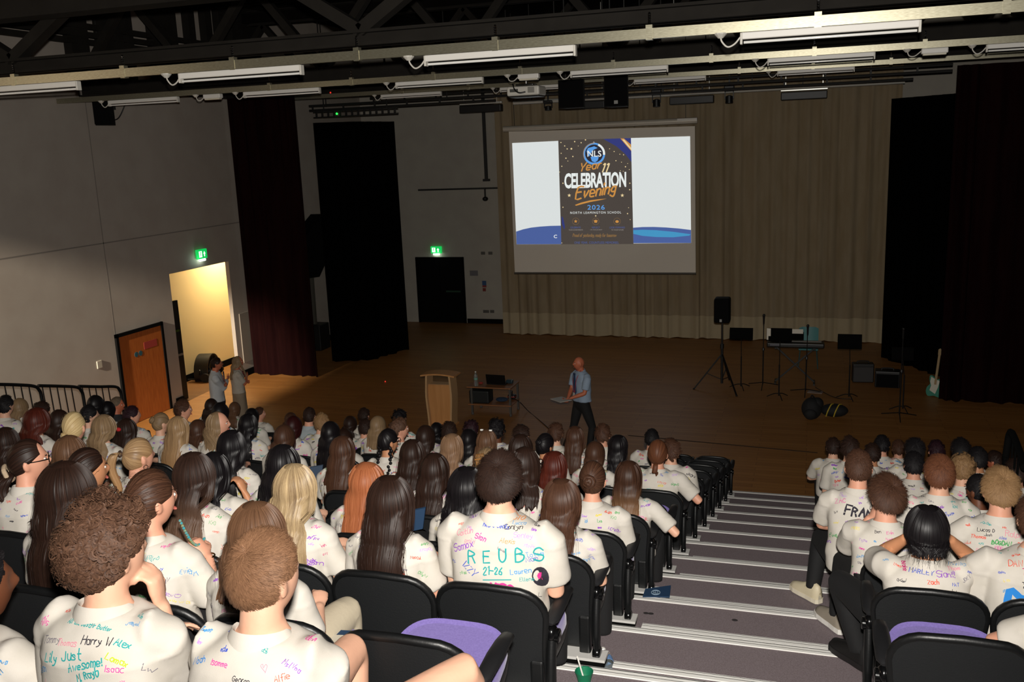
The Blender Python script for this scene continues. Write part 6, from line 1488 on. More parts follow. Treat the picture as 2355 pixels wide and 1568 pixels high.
# ------------------------------------------------------------------ the audience
# key: picture x and y of the crown, hair width there, row from the stage, hair, colour, skin, description, options
F_ = dict(fem=True)
def L_(c, L=0.42, hw=0.125, **k): return ('long', c, dict(L=L, hw=hw, **k))
def S_(c, **k): return ('short', c, k)
def C_(c, **k): return ('curly', c, k)
PEOPLE = [
 ('A1', 9, 908, 36, 7, S_('black'), 'fair', 'with short black hair beside the barred handrail furthest from the door', {}),
 ('A2', 43, 914, 37, 6, L_('dirtyblonde'), 'fair', 'with straight dark-blonde hair against the first barred handrail', F_),
 ('A3', 93, 921, 37, 7, S_('darkbrown'), 'fair', 'with short dark hair below the first handrail post', {}),
 ('A4', 82, 935, 60, 9, L_('auburn', 0.36, 0.14, bulk=1.12), 'fair', 'with thick straight auburn hair below the handrails', F_),
 ('A5', 133, 940, 43, 8, L_('darkbrown'), 'fair', 'with long dark hair between the auburn hair and pale-blonde bun', F_),
 ('A6', 167, 946, 56, 10, ('bun', 'paleblonde', dict(pole=(-0.45, -0.75, -0.35), size=0.032)), 'rosy', 'with sleek pale-blonde hair in a low bun', dict(fem=True, yaw=0.25)),
 ('A7', 202, 930, 37, 7, S_('black'), 'fair', 'with short black hair and bare ear beyond the pale-blonde bun', dict(yaw=-0.5)),
 ('A8', 217, 907, 37, 6, L_('black'), 'fair', 'with black hair under the last barred handrail', F_),
 ('A9', 245, 921, 33, 5, L_('black'), 'fair', 'with long black hair beside the grey-haired adult in dark jacket', F_),
 ('A10', 267, 911, 28, 4, S_('greybrown', Lt=.03), 'red', 'with greying hair and dark jacket, turned sideways by the wooden door', dict(yaw=-1.25, face=True, jacket=True, sleeve='long', clean=1)),
 ('A11', 236, 951, 52, 9, L_('dirtyblonde', 0.36, 0.12), 'fair', 'with shoulder-length highlighted brown hair beside the pale-blonde bun', F_),
 ('A12', 300, 932, 33, 6, S_('plum'), 'rosy', 'with short dark hair in front of the wooden door', dict(yaw=-0.7)),
 ('A13', 288, 960, 50, 8, L_('darkbrown', 0.55, 0.12), 'fair', 'with long dark hair tied with a red scrunchie', dict(fem=True, tie='red')),
 ('A14', 368, 948, 40, 7, ('bun', 'dirtyblonde', dict(size=0.036)), 'fair', 'with blonde-brown hair in a loose bun near the wooden door', dict(fem=True, yaw=-0.4)),
 ('A15', 418, 918, 40, 6, S_('brown', Lt=.06), 'rosy', 'with floppy brown hair between the wooden door and lit doorway', dict(yaw=-0.8, face=True)),
 ('A16', 407, 955, 50, 8, L_('honey', 0.7, 0.14, ragged=0.06), 'fair', 'with very long honey-blonde hair down to the seat', F_),
 ('A17', 453, 963, 42, 7, L_('brown', 0.38, 0.11, wave=0.012), 'fair', 'with curled brown hair beside the very long honey-blonde hair', F_),
 ('A18', 10, 980, 50, 10, L_('darkbrown', 0.4, 0.12), 'fair', 'with dark hair behind the scrunchie, beyond the glasses wearer', F_),
 ('A19', 58, 1008, 90, 12, ('pony', 'darkbrown', dict(pole=(-0.25, -0.85, -0.4), L=0.2, r=0.045, tie='cream', curve=[(-0.02, -0.04, -0.03), (-0.03, -0.06, -0.1), (-0.03, -0.05, -0.17)], wave=0.02)), 'rosy', 'wearing glasses, dark hair in a low scrunchie', dict(fem=True, yaw=-0.78, face=True, glasses=True, words=[('CE', -0.14, -0.29, 0.06, 'magenta', 4, 0.012)])),
 ('A20', 156, 998, 75, 11, L_('midbrown', 0.4, 0.13), 'fair', 'with smooth light-brown hair between the glasses wearer and ponytail', F_),
 ('A21', 195, 1028, 80, 12, ('bun', 'darkbrown', dict(pole=(0, -0.8, -0.3), size=0.03, add=0.009)), 'tan', 'with dark hair tied back, cheek and ear in profile', dict(fem=True, yaw=-0.62, face=True)),
 ('A22', 155, 1057, 125, 13, L_('darkbrown', 0.66, 0.12, ragged=0.22, th=0.03, bulk=1.1), 'fair', 'with very long glossy dark hair beside the curly head', dict(fem=True, lean=0.1, hx=-.02)),
 ('A23', 314, 1006, 70, 11, ('pony', 'honey', dict(pole=(-0.1, -0.95, 0.35), L=0.3, r=0.032, wave=0.02)), 'rosy', 'with a honey-blonde ponytail and hoop earring', dict(fem=True, yaw=-0.35, hoop=True)),
 ('A24', 340, 1080, 110, 13, ('bun', 'brown', dict(pole=(0, -0.95, 0.0), size=0.042, add=0.012, clip='black', loose=70)), 'rosy', 'with brown hair up in a black claw clip, hand raised', dict(fem=True, yaw=-0.42, face=True, raise_=True, necklace=True)),
 ('A25', 240, 1158, 195, 14, C_('curlbrown', vol=0.042, rad=0.0095, n=5200, top=1.3), 'fair', 'with big curly brown hair in a heavily signed shirt', dict(yaw=-0.28, nscrib=30, inkdir=0.62, arms={'R': 'face', 'L': 'lap'}, words=[('All the best!', -0.062, -0.032, 0.012, 'teal', -3, 0.002), ('Mr Butler', 0.022, -0.035, 0.011, 'teal', -4, 0.0018), ('Harry W', 0.012, -0.078, 0.019, 'black', 3, 0.0022), ('Tommy', -0.125, -0.092, 0.018, 'grey', 8, 0.0018), ('Thomas', -0.066, -0.092, 0.016, 'rose', 5, 0.0018), ('Lily', -0.105, -0.135, 0.024, 'teal', 0, 0.0032), ('Just', -0.042, -0.125, 0.024, 'teal', 8, 0.003), ('Awesome!', -0.02, -0.15, 0.021, 'teal', 14, 0.003), ('M. Rayb', 0.012, -0.172, 0.017, 'teal', 22, 0.003), ('Isaac', 0.092, -0.135, 0.015, 'pink', 4, 0.0018), ('soph', -0.067, -0.195, 0.014, 'magenta', 0, 0.002), ('sian', -0.022, -0.21, 0.03, 'lilac', 14, 0.002), ('DOM', 0.045, -0.195, 0.019, 'teal', 0, 0.002), ('Noah', 0.108, -0.21, 0.017, 'cobalt', 32, 0.003), ('Do', 0.0, -0.24, 0.034, 'green', -22, 0.003), ('Lomax', 0.088, -0.105, 0.015, 'lime', -14, 0.0026), ('Alex', 0.1, -0.07, 0.016, 'teal', -4, 0.0026), ('Dean', -0.15, -0.165, 0.018, 'sky', 10, 0.002), ('Chris', -0.15, -0.24, 0.03, 'magenta', 8, 0.0022)])),
 ('A26', 442, 1036, 88, 12, ('long', '_darkbrown_light_tips', dict(L=0.5, hw=0.13, wave=0.006)), 'fair', 'with long dark hair lightening to streaky brown ends', F_),
 ('B2', 484, 915, 30, 3, L_('darkbrown'), 'fair', 'with long dark hair in front of the white-shirted standing adult', F_),
 ('B3', 504, 924, 42, 6, L_('black', 0.35), 'fair', 'with thick black hair just below the two standing adults', F_),
 ('B4', 500, 945, 44, 8, L_('dirtyblonde', 0.33, 0.1, A=105), 'rosy', 'with dark-blonde hair and face turned towards the stage', dict(fem=True, yaw=-1.15, face=True)),
 ('B5', 538, 923, 28, 1, L_('midbrown'), 'fair', 'with brown hair in front of the beige skirt', F_),
 ('B6', 569, 949, 48, 7, L_('black', 0.5, 0.12), 'fair', 'with long black hair past the face turned towards the stage', F_),
 ('B7', 577, 937, 33, 4, L_('black'), 'fair', 'with a dark crown just above the long black hair', F_),
 ('B7b', 595, 935, 28, 1, S_('brown'), 'rosy', 'with brown hair and cheek showing past the dark crown', dict(yaw=-1.1, face=True)),
 ('B8', 530, 986, 65, 10, L_('black', 0.52, 0.12, fly=120), 'tan', 'with very long black hair, loose strands over the shoulder', F_),
 ('B9', 490, 1036, 75, 11, L_('black', 0.5, 0.12), 'tan', 'with black hair and fingers raised beside the cheek', dict(fem=True, raise2=True)),
 ('B10', 651, 975, 38, 8, L_('brown', 0.4, 0.1), 'fair', 'with smooth brown hair in front of the burgundy hair', F_),
 ('B11', 673, 955, 40, 6, L_('burgundy', 0.46, 0.1), 'fair', 'with long dark burgundy hair', F_),
 ('B12', 667, 947, 30, 2, L_('brown', 0.3), 'fair', 'with a brown crown beyond the dark burgundy hair', F_),
 ('B13', 710, 935, 30, 4, S_('darkbrown', Lt=.025), 'rosy', 'with cropped dark hair and plain pale-blue shirt', dict(clean=1, blue=True, yaw=0.2)),
 ('B14', 738, 949, 32, 5, S_('sandy', Lt=.05), 'fair', 'with messy light-brown hair beside the plain pale-blue shirt', {}),
 ('B15', 758, 967, 38, 7, L_('black', 0.5, 0.1), 'fair', 'with sleek black hair beside the messy light-brown hair', F_),
 ('B16', 790, 984, 36, 6, L_('darkbrown', 0.3), 'fair', 'with a dark crown right behind the sleek black hair', F_),
 ('B17', 786, 1000, 62, 9, L_('brown', 0.56, 0.135), 'fair', 'with long straight brown hair above an empty chair back', F_),
 ('B18', 647, 1019, 66, 11, L_('black', 0.42, 0.13), 'fair', 'with wide black hair beyond the streaky blonde hair', F_),
 ('B19', 675, 1063, 100, 12, ('long', '_streaked', dict(L=0.5, hw=0.125, ragged=0.12)), 'fair', 'with long streaky blonde hair', dict(fem=True, inks=['pink', 'lilac', 'purple', 'magenta', 'rose'], words=[('megan', 0.09, -0.17, 0.022, 'purple', -6, 0.003), ('best', 0.11, -0.2, 0.022, 'purple', 38, 0.003), ('Susan', 0.085, -0.235, 0.02, 'purple', -40, 0.003), ('Zoe', 0.04, -0.115, 0.013, 'grey', -6, 0.002)])),
 ('B20', 586, 1149, 120, 13, L_('midbrown', 0.34, 0.105, bulk=1.05), 'fair', 'with smooth brown hair parted at the crown, behind the cropped ginger head', dict(fem=True, trousers='cream', inks=['pink', 'purple', 'rose', 'grey'])),
 ('C4', 804, 955, 34, 3, L_('darkbrown', 0.3), 'fair', 'with dark hair beside the shirt with purple letters', F_),
 ('C5', 836, 937, 32, 2, S_('darkbrown'), 'rosy', 'with short dark hair, tallest crown beside the purple-lettered shirt', {}),
 ('C6', 839, 962, 32, 4, S_('darkbrown'), 'rosy', 'wearing a shirt with big purple letters', dict(words=[('VIN', -0.19, -0.24, 0.13, 'purple', -4, 0.022)])),
 ('C7', 867, 955, 35, 5, L_('dirtyblonde', 0.36, 0.1), 'fair', 'with dark-blonde hair beside the dark plaits', F_),
 ('C8', 891, 985, 46, 8, ('plaits', 'black', {}), 'tan', 'with black hair in two plaits and glasses', dict(fem=True, yaw=-0.55, glasses=True, face=True)),
 ('C9', 918, 940, 36, 4, C_('black', vol=0.03), 'tan', 'with black curly hair before the lectern floor', {}),
 ('C10', 917, 958, 40, 6, C_('curlbrown', vol=0.03), 'rosy', 'with curly brown hair and pink cheek, beyond the plaits', dict(yaw=-0.9, face=True)),
 ('C12', 977, 976, 42, 7, L_('darkbrown', 0.45, 0.11), 'fair', 'with dark brown hair below the lectern', F_),
 ('C13', 1003, 970, 28, 3, L_('black', 0.3), 'tan', 'with a black crown at the foot of the lectern', F_),
 ('C14', 1032, 968, 37, 5, S_('darkbrown', Lt=.05), 'fair', 'with short dark hair just past the lectern foot', {}),
 ('C15', 947, 1008, 60, 9, L_('darkbrown', 0.5, 0.12), 'fair', 'with long dark hair behind the two plaits', F_),
 ('C16', 997, 1039, 65, 10, L_('darkbrown', 0.52, 0.12), 'fair', 'with long dark straight hair beyond the blue folder', F_),
 ('C17', 1038, 995, 52, 8, L_('lightbrown', 0.42, 0.12), 'fair', 'with straight light-brown hair below the trolley table', F_),
 ('C18', 1077, 985, 40, 6, L_('black', 0.46, 0.1), 'tan', 'with long black hair below the trolley table', F_),
 ('C19', 1084, 964, 40, 4, C_('plum', vol=0.03), 'fair', 'with dark curly hair before the trolley table leg', {}),
 ('C20', 1118, 986, 50, 7, L_('midbrown', 0.4, 0.12), 'fair', 'with brown hair and two shiny white hair clips', dict(fem=True, clips=True)),
 ('C21', 1142, 963, 44, 5, C_('black', vol=0.036, rad=0.008), 'brown', 'with rounded black curls below the trolley table', {}),
 ('C22', 1118, 1030, 60, 9, ('bun', 'dirtyblonde', dict(size=0.045, add=0.014, clip='gold', loose=120)), 'fair', 'with highlighted hair twisted up in a claw clip', F_),
 ('C23', 841, 1060, 75, 11, L_('ginger', 0.62, 0.115, bulk=1.06), 'fair', 'with long shiny ginger hair', F_),
 ('C24', 895, 1090, 105, 12, L_('darkbrown', 0.64, 0.125, ragged=0.2, bulk=1.08), 'rosy', 'with very long dark glossy hair over a colourful shirt print', dict(fem=True, nscrib=22, words=[('LEAVERS 2026', -0.055, -0.318, 0.021, 'black', -3, 0.0032), ('S', 0.068, -0.285, 0.036, 'shirtwhite', 0, 0.006)], patches=[([(-0.06, -0.322), (0.135, -0.336), (0.136, -0.31), (-0.058, -0.292)], 'yellow'), ([(0.055, -0.292), (0.11, -0.294), (0.108, -0.24), (0.055, -0.24)], 'green'), ([(0.0, -0.29), (0.05, -0.292), (0.05, -0.24), (-0.02, -0.24)], 'hot'), ([(-0.1, -0.24), (-0.05, -0.25), (-0.06, -0.17), (-0.1, -0.17)], 'red')])),
 ('C25', 1073, 1070, 95, 11, L_('black', 0.5, 0.15, wave=0.018, bulk=1.12, ragged=0.16), 'brown', 'with thick wavy black hair', dict(fem=True)),
 ('C26', 1149, 1041, 100, 12, S_('darkbrown', Lt=.052, lift=.42, vol=.011, n=8500, messy=.3, fade=.75, clump=.6), 'fair', 'with short dark hair, shirt lettered in large teal capitals', dict(wide=1.1, nscrib=36, inkdir=0.42, words=[('R E U B S', -0.1, -0.2, 0.056, 'teal', 7, 0.0062), ('21-26', -0.03, -0.237, 0.03, 'teal', 6, 0.0045), ('_', -0.03, -0.253, 0.095, 'teal', 6, 0.004), ('Samox', -0.175, -0.155, 0.03, 'purple', 16, 0.0032), ('Caitlin', -0.165, -0.090, 0.024, 'rose', 14, 0.003), ('Sian', -0.075, -0.090, 0.025, 'pink', -12, 0.0034), ('KISS', 0.0, -0.315, 0.04, 'hot', 4, 0.009), ('IZZY', -0.13, -0.210, 0.028, 'blue', -38, 0.0032), ('Lauren', 0.088, -0.227, 0.022, 'sky', 12, 0.003), ('Ellena', 0.125, -0.250, 0.016, 'teal', 8, 0.002), ('Layla', 0.19, -0.310, 0.018, 'black', 2, 0.002), ('heart Cecily', -0.045, -0.040, 0.017, 'blue', 0, 0.0026), ('Conlyn', 0.05, -0.045, 0.02, 'black', 6, 0.0024), ('Lucca', 0.08, -0.020, 0.015, 'sky', 4, 0.002), ('Senley', 0.095, -0.075, 0.02, 'lilac', 4, 0.002), ('BSTOL', 0.06, 0.000, 0.018, 'orange', 2, 0.003), ('Tatum', 0.15, -0.150, 0.02, 'sky', 14, 0.002), ('Niam', 0.15, -0.170, 0.019, 'blue', 16, 0.002), ('Alexis', 0.04, -0.100, 0.02, 'orange', 0, 0.002), ('emily', -0.12, -0.115, 0.02, 'rose', 6, 0.002)], patches=[([(0.2+0.03*math.cos(k*PI/8), -0.225+0.04*math.sin(k*PI/8)) for k in range(16)], 'black'), ([(0.2+0.012*math.cos(k*PI/4), -0.223+0.016*math.sin(k*PI/4)) for k in range(8)], 'hot')])),
 ('D2', 1198, 975, 40, 6, S_('darkbrown', Lt=.05), 'rosy', 'with short dark hair past the rounded black curls', {}),
 ('D3', 1197, 996, 55, 8, L_('darkbrown', 0.35, 0.12), 'rosy', 'with dark brown hair beyond the two shiny clips', dict(fem=True, yaw=-0.4)),
 ('D4', 1253, 995, 42, 7, ('bun', 'black', dict(size=0.03)), 'tan', 'with black hair in a small bun below the presenter', dict(fem=True, yaw=-0.4)),
 ('D5', 1278, 971, 38, 5, S_('brown', Lt=.05), 'fair', 'with short brown hair just before the presenter', {}),
 ('D6', 1322, 978, 45, 6, L_('brown', 0.56, 0.11), 'fair', 'with long brown hair directly below the presenter', F_),
 ('D7', 1386, 973, 38, 5, S_('brown', Lt=.045), 'rosy', 'with short brown hair past the presenter\'s leg', {}),
 ('D8', 1421, 998, 44, 6, L_('black', 0.5, 0.09, wave=0.022), 'tan', 'with black curly hair hanging in a narrow fall', F_),
 ('D9', 1499, 985, 36, 4, S_('black', Lt=.035), 'rosy', 'with cropped black hair beyond the low auburn-brown knot', {}),
 ('D10', 1544, 1007, 34, 6, S_('brown', Lt=.06), 'fair', 'with brown hair beside the empty aisle chairs', dict(words=[('KWEKU', 0.0, -0.13, 0.03, 'black', -6, 0.007)])),
 ('D11', 1513, 1013, 48, 7, ('pony', 'reddish', dict(pole=(0, -0.8, -0.35), L=0.1, r=0.02, add=0.012)), 'rosy', 'with auburn-brown hair in a low knot, arm on chair', dict(fem=False, arms={'R': 'rest', 'L': 'lap'}, hs=1.05)),
 ('D12', 1208, 1025, 75, 10, L_('darkbrown', 0.36, 0.125), 'rosy', 'with dark brown hair and face turned towards the presenter', dict(fem=True, yaw=-0.7, face=True, glasses=True)),
 ('D13', 1274, 1035, 55, 9, L_('auburn', 0.36, 0.115), 'fair', 'with auburn hair beside the face turned towards the presenter', F_),
 ('D14', 1368, 1013, 40, 7, L_('brown', 0.36, 0.1), 'fair', 'with smooth brown hair beyond the plaited knot', F_),
 ('D15', 1363, 1060, 58, 10, ('bun', 'brown', dict(pole=(0, -0.9, 0.2), size=0.04, add=0.011)), 'rosy', 'with brown hair in a plaited knot, green glitter on shirt', dict(fem=True, wide=1.12, patches=[([(-0.13, -0.225), (-0.02, -0.24), (0.06, -0.28), (-0.02, -0.275), (-0.12, -0.25)], 'green'), ([(0.06, -0.2), (0.12, -0.2), (0.12, -0.165), (0.06, -0.165)], 'yellow')])),
 ('D16', 1290, 1098, 85, 11, L_('brown', 0.37, 0.105, bulk=1.06), 'fair', 'with brown hair parted at the crown beside the teal-lettered shirt', dict(fem=True, inks=['blue', 'sky', 'lilac', 'pink', 'teal'])),
 ('D17', 1445, 1057, 60, 9, ('long', '_brown_light_tips', dict(L=0.46, hw=0.11)), 'fair', 'with long brown hair hanging over an aisle chair back', dict(fem=True, arms={'R': 'rest', 'L': 'lap'})),
 ('E1', 600, 1215, 190, 14, S_('gingerboy', Lt=.03, Ls=.008, lift=.6, n=9000, wd=.0022, vol=.004, fade=.7), 'fair', 'with cropped ginger-brown hair and bare knees', dict(yaw=-0.3, inkdir=0.62, nscrib=24, bare=True, kneespx=True, words=[('Isomme', -0.085, -0.07, 0.014, 'pink', -2, 0.0018), ('Jack', -0.13, -0.145, 0.022, 'cobalt', 10, 0.0035), ('Rohan', -0.03, -0.165, 0.02, 'red', 4, 0.003), ('TOM.M', 0.045, -0.125, 0.018, 'grey', 8, 0.002), ('JAMES', 0.035, -0.16, 0.018, 'grey', -4, 0.002), ('George', -0.01, -0.1, 0.013, 'black', -2, 0.0016), ('Noah', -0.15, -0.075, 0.017, 'cobalt', 12, 0.002), ('Jack', 0.09, -0.14, 0.014, 'rose', 30, 0.0016), ('Michael', -0.11, -0.17, 0.012, 'grey', 2, 0.0012), ('Alfie', 0.1, -0.09, 0.014, 'red', 25, 0.0014), ('*', 0.06, -0.08, 0.03, 'rose', 10, 0.0014)])),
 ('E0', -70, 1243, 185, 14, C_('black', vol=0.03), 'brown', 'cut by the picture edge, shirt signed in pink and blue', dict(nscrib=26, yaw=-0.6, inkdir=0.62, words=[('Ralph', 0.085, -0.1, 0.03, 'rose', -38, 0.0022), ('Dan F', 0.085, -0.04, 0.014, 'cobalt', 42, 0.003), ('Ted', 0.11, -0.07, 0.018, 'rose', 35, 0.002), ('DOM', 0.15, -0.08, 0.015, 'sky', 50, 0.002)])),
 ('R1', 1917, 1005, 36, 3, S_('darkbrown'), 'fair', 'in the far block nearest the stage, at the aisle', dict(lean=0.12)),
 ('R2', 1955, 1003, 40, 5, S_('darkbrown', Lt=.06), 'fair', 'with floppy dark hair just beyond the gothic-lettered shirt', {}),
 ('R3', 1976, 1032, 60, 9, S_('brown', Lt=.03, n=2500), 'rosy', 'with cropped brown hair, shirt with black gothic letters', dict(feet='cream', arms={'L': ((-0.02, 0.3, 0.62), (-1, -0.2, -0.6)), 'R': 'lap'}, words=[('FRAN', -0.085, -0.15, 0.055, 'black', -5, 0.010), ('ZAC', -0.14, -0.085, 0.03, 'pink', 8, 0.003)], nscrib=20)),
 ('R4', 2007, 1018, 38, 4, S_('darkbrown'), 'tan', 'with dark hair hidden behind the gothic-lettered shirt wearer', {}),
 ('R5', 2029, 999, 38, 3, S_('black'), 'rosy', 'with black hair at the top edge of the far block', {}),
 ('R6', 2067, 1010, 32, 1, S_('brown'), 'rosy', 'with brown hair beside the black hair at the far block edge', {}),
 ('R7', 2105, 1007, 45, 5, S_('black', Lt=.06), 'fair', 'with thick black hair beyond the short black nape', {}),
 ('R8', 2155, 1010, 45, 3, C_('plum', vol=0.02), 'rosy', 'with dark tousled hair beyond the short reddish hair', {}),
 ('R9', 2103, 1037, 48, 6, S_('black', Lt=.04), 'rosy', 'with short black hair and bare nape beside the reddish hair', {}),
 ('R10', 2163, 1045, 72, 9, S_('reddish', Lt=.045, n=3000), 'fair', 'with short reddish-brown hair in the far block', dict(nscrib=60)),
 ('R11', 2215, 1040, 60, 7, C_('sandy', vol=0.022), 'fair', 'with curly sandy hair beside the reddish-brown hair', {}),
 ('R12', 2211, 1007, 45, 4, S_('black', Lt=.06), 'tan', 'with black hair beyond the curly sandy hair', {}),
 ('R12b', 2250, 1026, 45, 5, S_('black'), 'tan', 'with black hair between the curly sandy and spiky blond heads', {}),
 ('R12c', 2289, 1035, 42, 3, S_('darkbrown'), 'red', 'with dark hair beyond the spiky blond head', dict(yaw=0.9, face=True)),
 ('R13', 2040, 1093, 95, 10, S_('brown', Lt=.06, Ls=.006, n=6000, fade=.9, lift=.6), 'rosy', 'with floppy brown hair, hand against the face', dict(yaw=0.35, wide=0.95, feet='grey', arms={'L': 'cheek', 'R': 'lap'}, words=[('Josh', -0.07, -0.19, 0.022, 'black', 0, 0.003), ('Ben', -0.06, -0.05, 0.016, 'black', 6, 0.002), ('Evin', 0.0, -0.05, 0.016, 'pink', 6, 0.002), ('[', 0, 0, 0.01, 'black'), ('Olly', -0.02, -0.115, 0.02, 'lilac', 0, 0.002)])),
 ('R14', 2135, 1161, 112, 11, L_('black', .205, .076, A=138, ragged=.14, th=.02, bulk=1.0, fly=160), 'tan', 'with thick straight black hair, both hands at the face', dict(arms={'*': 'cheek'}, feet='black', inkdir=0.6, nscrib=24, words=[('MARLEY', -0.082, -0.047, 0.0221, 'blue', -5, 0.0028), ('Blake', -0.11, 0.008, 0.0166, 'magenta', -84, 0.0034), ('Harry', -0.004, -0.012, 0.0129, 'black', -2, 0.0024), ('Sian!!!', 0.035, -0.060, 0.0276, 'purple', 6, 0.0028), ('Thom', 0.085, -0.022, 0.0202, 'rose', 12, 0.0026), ('Zach', -0.005, -0.097, 0.0184, 'red', 6, 0.003), ('MAT', 0.1, -0.092, 0.0129, 'blue', 8, 0.002), ('Joel', 0.09, -0.120, 0.0120, 'black', 0, 0.002), ('JOEY', 0.15, -0.067, 0.0138, 'grey', 40, 0.002)])),
 ('R15', 2304, 1077, 90, 10, S_('sandy', Lt=.05, Ls=.005, lift=.6, n=6500, fade=.9, messy=.4, clump=.65), 'rosy', 'with spiky blond hair and shaved nape', dict(wide=1.05, nscrib=40, words=[('Lucas D', -0.12, -0.065, 0.018, 'black', -2, 0.0026), ('Ralph', 0.01, -0.085, 0.028, 'rose', 0, 0.0026), ('Thomas', -0.15, -0.1, 0.017, 'red', -4, 0.0026), ('Alex', -0.02, -0.1, 0.015, 'blue', -2, 0.002), ('BOGDAN', -0.055, -0.128, 0.02, 'green', -2, 0.0042), ('Josh', -0.09, -0.09, 0.014, 'black', 0, 0.002), ('Riley', 0.07, -0.13, 0.02, 'red', 6, 0.003), ('FIDE', -0.04, -0.155, 0.015, 'pink', 0, 0.002), ('MAT', -0.13, -0.2, 0.016, 'blue', 0, 0.0028), ('ZacH', -0.07, -0.21, 0.018, 'red', 6, 0.0024), ('Ben D', -0.14, -0.25, 0.02, 'grey', 0, 0.0024), ('Callum', -0.13, -0.225, 0.014, 'red', 0, 0.002)], patches=[([(-0.1, -0.175), (-0.06, -0.175), (-0.06, -0.145), (-0.1, -0.145)], 'yellow')])),
 ('R16', 2254, 1088, 55, 8, S_('black', Lt=.02), 'brown', 'with dark skin, half hidden by the spiky blond head', dict(yaw=0.7, face=True)),
 ('R18', 2339, 1053, 45, 6, S_('darkbrown', Lt=.05), 'rosy', 'with dark hair at the picture edge under the dark handrail', {}),
 ('R19', 2392, 1132, 100, 11, S_('brown'), 'fair', 'with a large blue letter on the shirt, head outside picture', dict(nscrib=26, wide=1.1, words=[('B', -0.14, -0.33, 0.14, 'cobalt', 4, 0.026), ('DAN', -0.13, -0.06, 0.024, 'red', 2, 0.0026), ('Thomas', -0.08, -0.095, 0.026, 'magenta', 0, 0.003), ('Tristan', -0.08, -0.15, 0.026, 'black', 3, 0.003), ('Andy', -0.02, -0.19, 0.02, 'blue', 4, 0.002)])),
 ('R20', 2575, 1245, 130, 12, S_('brown'), 'rosy', 'of whom the picture edge shows an elbow and white shorts', dict(trousers='cream')),
]
INK['shirtwhite'] = 'e8e4dc'
CHX = {}
def seat_x(X): return -1.25-0.5*round((-1.25-X)/0.5) if X < -0.3 else 0.55+0.5*round((X-0.55)/0.5)
occupied = {}
PERS = {}
for key, px, py, pw, row, (hk, hc, ho), skin, desc, opt in PEOPLE:
    o = dict(opt); lod = 0 if pw >= 80 else 1 if pw >= 44 else 2
    Yf = Y1-(row-1)*PW; deck = row*TH
    dz = {'long': 0.008, 'short': 0.016, 'curly': 0.03*o.get('vol', 1), 'bun': 0.008, 'pony': 0.008, 'plaits': 0.008}[hk]
    lean = o.get('lean', 0.05); Yh = Yf-0.47
    p = at(px, py, Y=Yh); S = p[2]-dz-deck-0.42; sink = max(0.0, 0.72-S); S = max(S, 0.72)
    if S > 0.9: deck += S-0.9; S = 0.9
    tl = S+0.42-0.244-0.52; ro = np.array([p[0], Yh-(lean*tl+0.038), deck-sink])
    o.update(S=S, skin=skin, lod=lod, seed=sum(ord(c)*(i+3) for i, c in enumerate(key)), lean=lean, group='audience in signed white shirts')
    o.setdefault('trousers', 'black')
    o['wide'] = o.get('wide', 1.0)*(0.97+0.06*((o['seed'] % 7)/6))
    if o.get('jacket'): o['shirtmat'] = mat('dark_jacket', '1e2024', 0.85); o['collar'] = True
    if o.get('blue'): o['shirtmat'] = mat('plain_blue_shirt', '9aa3a8', 0.85)
    loc = lambda x, y, Y=None, Z=None: tuple(at(x, y, Y=Y, Z=Z)-ro)
    if key == 'A24': W = np.array(loc(478, 1278, Y=Yh+0.16)); o['arms'] = {'R': (W, (0.35, 0.15, -1.0), 0.95, np.array([-0.75, 0.1, -0.6])), 'L': 'lap'}; o['handdir'] = {'R': np.array([-0.7, 0.12, 0.62])}
    if key == 'B9': W = np.array(loc(563, 1132, Y=Yh+0.14)); o['arms'] = {'R': (W, (0.4, 0.2, -1.0), 0.7, np.array([-0.9, 0.1, 0.1])), 'L': 'lap'}; o['handdir'] = {'R': np.array([-0.45, 0.1, 0.85])}
    if key == 'E1':
        kL, kR = loc(806, 1496, Y=2.46), loc(1068, 1545, Y=2.28); o['arms'] = {'*': ((0.0, 0.28, 0.42), (0, -1, -0.3))}
        o['legs'] = [((-0.05, 0.06, 0.50), kL, tuple(np.array(kL)+np.array([-0.02, 0.02, -0.5]))), ((0.12, 0.05, 0.5), kR, tuple(np.array(kR)+np.array([0.05, 0.0, -0.5])))]; o['short_to'] = 0.42; o['trousers'] = 'navy'
    if key == 'R14':
        k = loc(1932, 1338, Y=Yf-0.04); a = tuple(np.array(loc(1976, 1532, Z=row*TH))+np.array([0, 0, 0.085]))
        o['legs'] = [((-0.1, 0.03, 0.5), k, a), ((0.1, 0.03, 0.5), (0.12, 0.42, 0.53), (0.12, 0.4, 0.09))]; o['footdir'] = [(-0.6, 0.7, 0), (0, 1, 0)]
    if key == 'R13':
        k = loc(1940, 1290, Y=Yf-0.02); a = tuple(np.array(loc(1924, 1448, Z=row*TH))+np.array([0, 0, 0.085]))
        o['legs'] = [((-0.1, 0.03, 0.5), k, a), ((0.1, 0.03, 0.5), (0.12, 0.42, 0.53), (0.12, 0.4, 0.09))]; o['footdir'] = [(-0.5, 0.8, 0), (0, 1, 0)]
    if key == 'R3':
        k = loc(1888, 1236, Y=Yf-0.04); a = tuple(np.array(loc(1868, 1380, Z=row*TH))+np.array([0, 0, 0.085]))
        o['legs'] = [((-0.1, 0.03, 0.5), k, a), ((0.1, 0.03, 0.5), (0.12, 0.42, 0.53), (0.12, 0.4, 0.09))]; o['footdir'] = [(-0.6, 0.65, 0), (0, 1, 0)]
    if key == 'R20': o['arms'] = {'L': (np.array(loc(2338, 1525, Y=Yh+0.22)), (-1, -0.4, 0.3), 0.5), 'R': 'lap'}
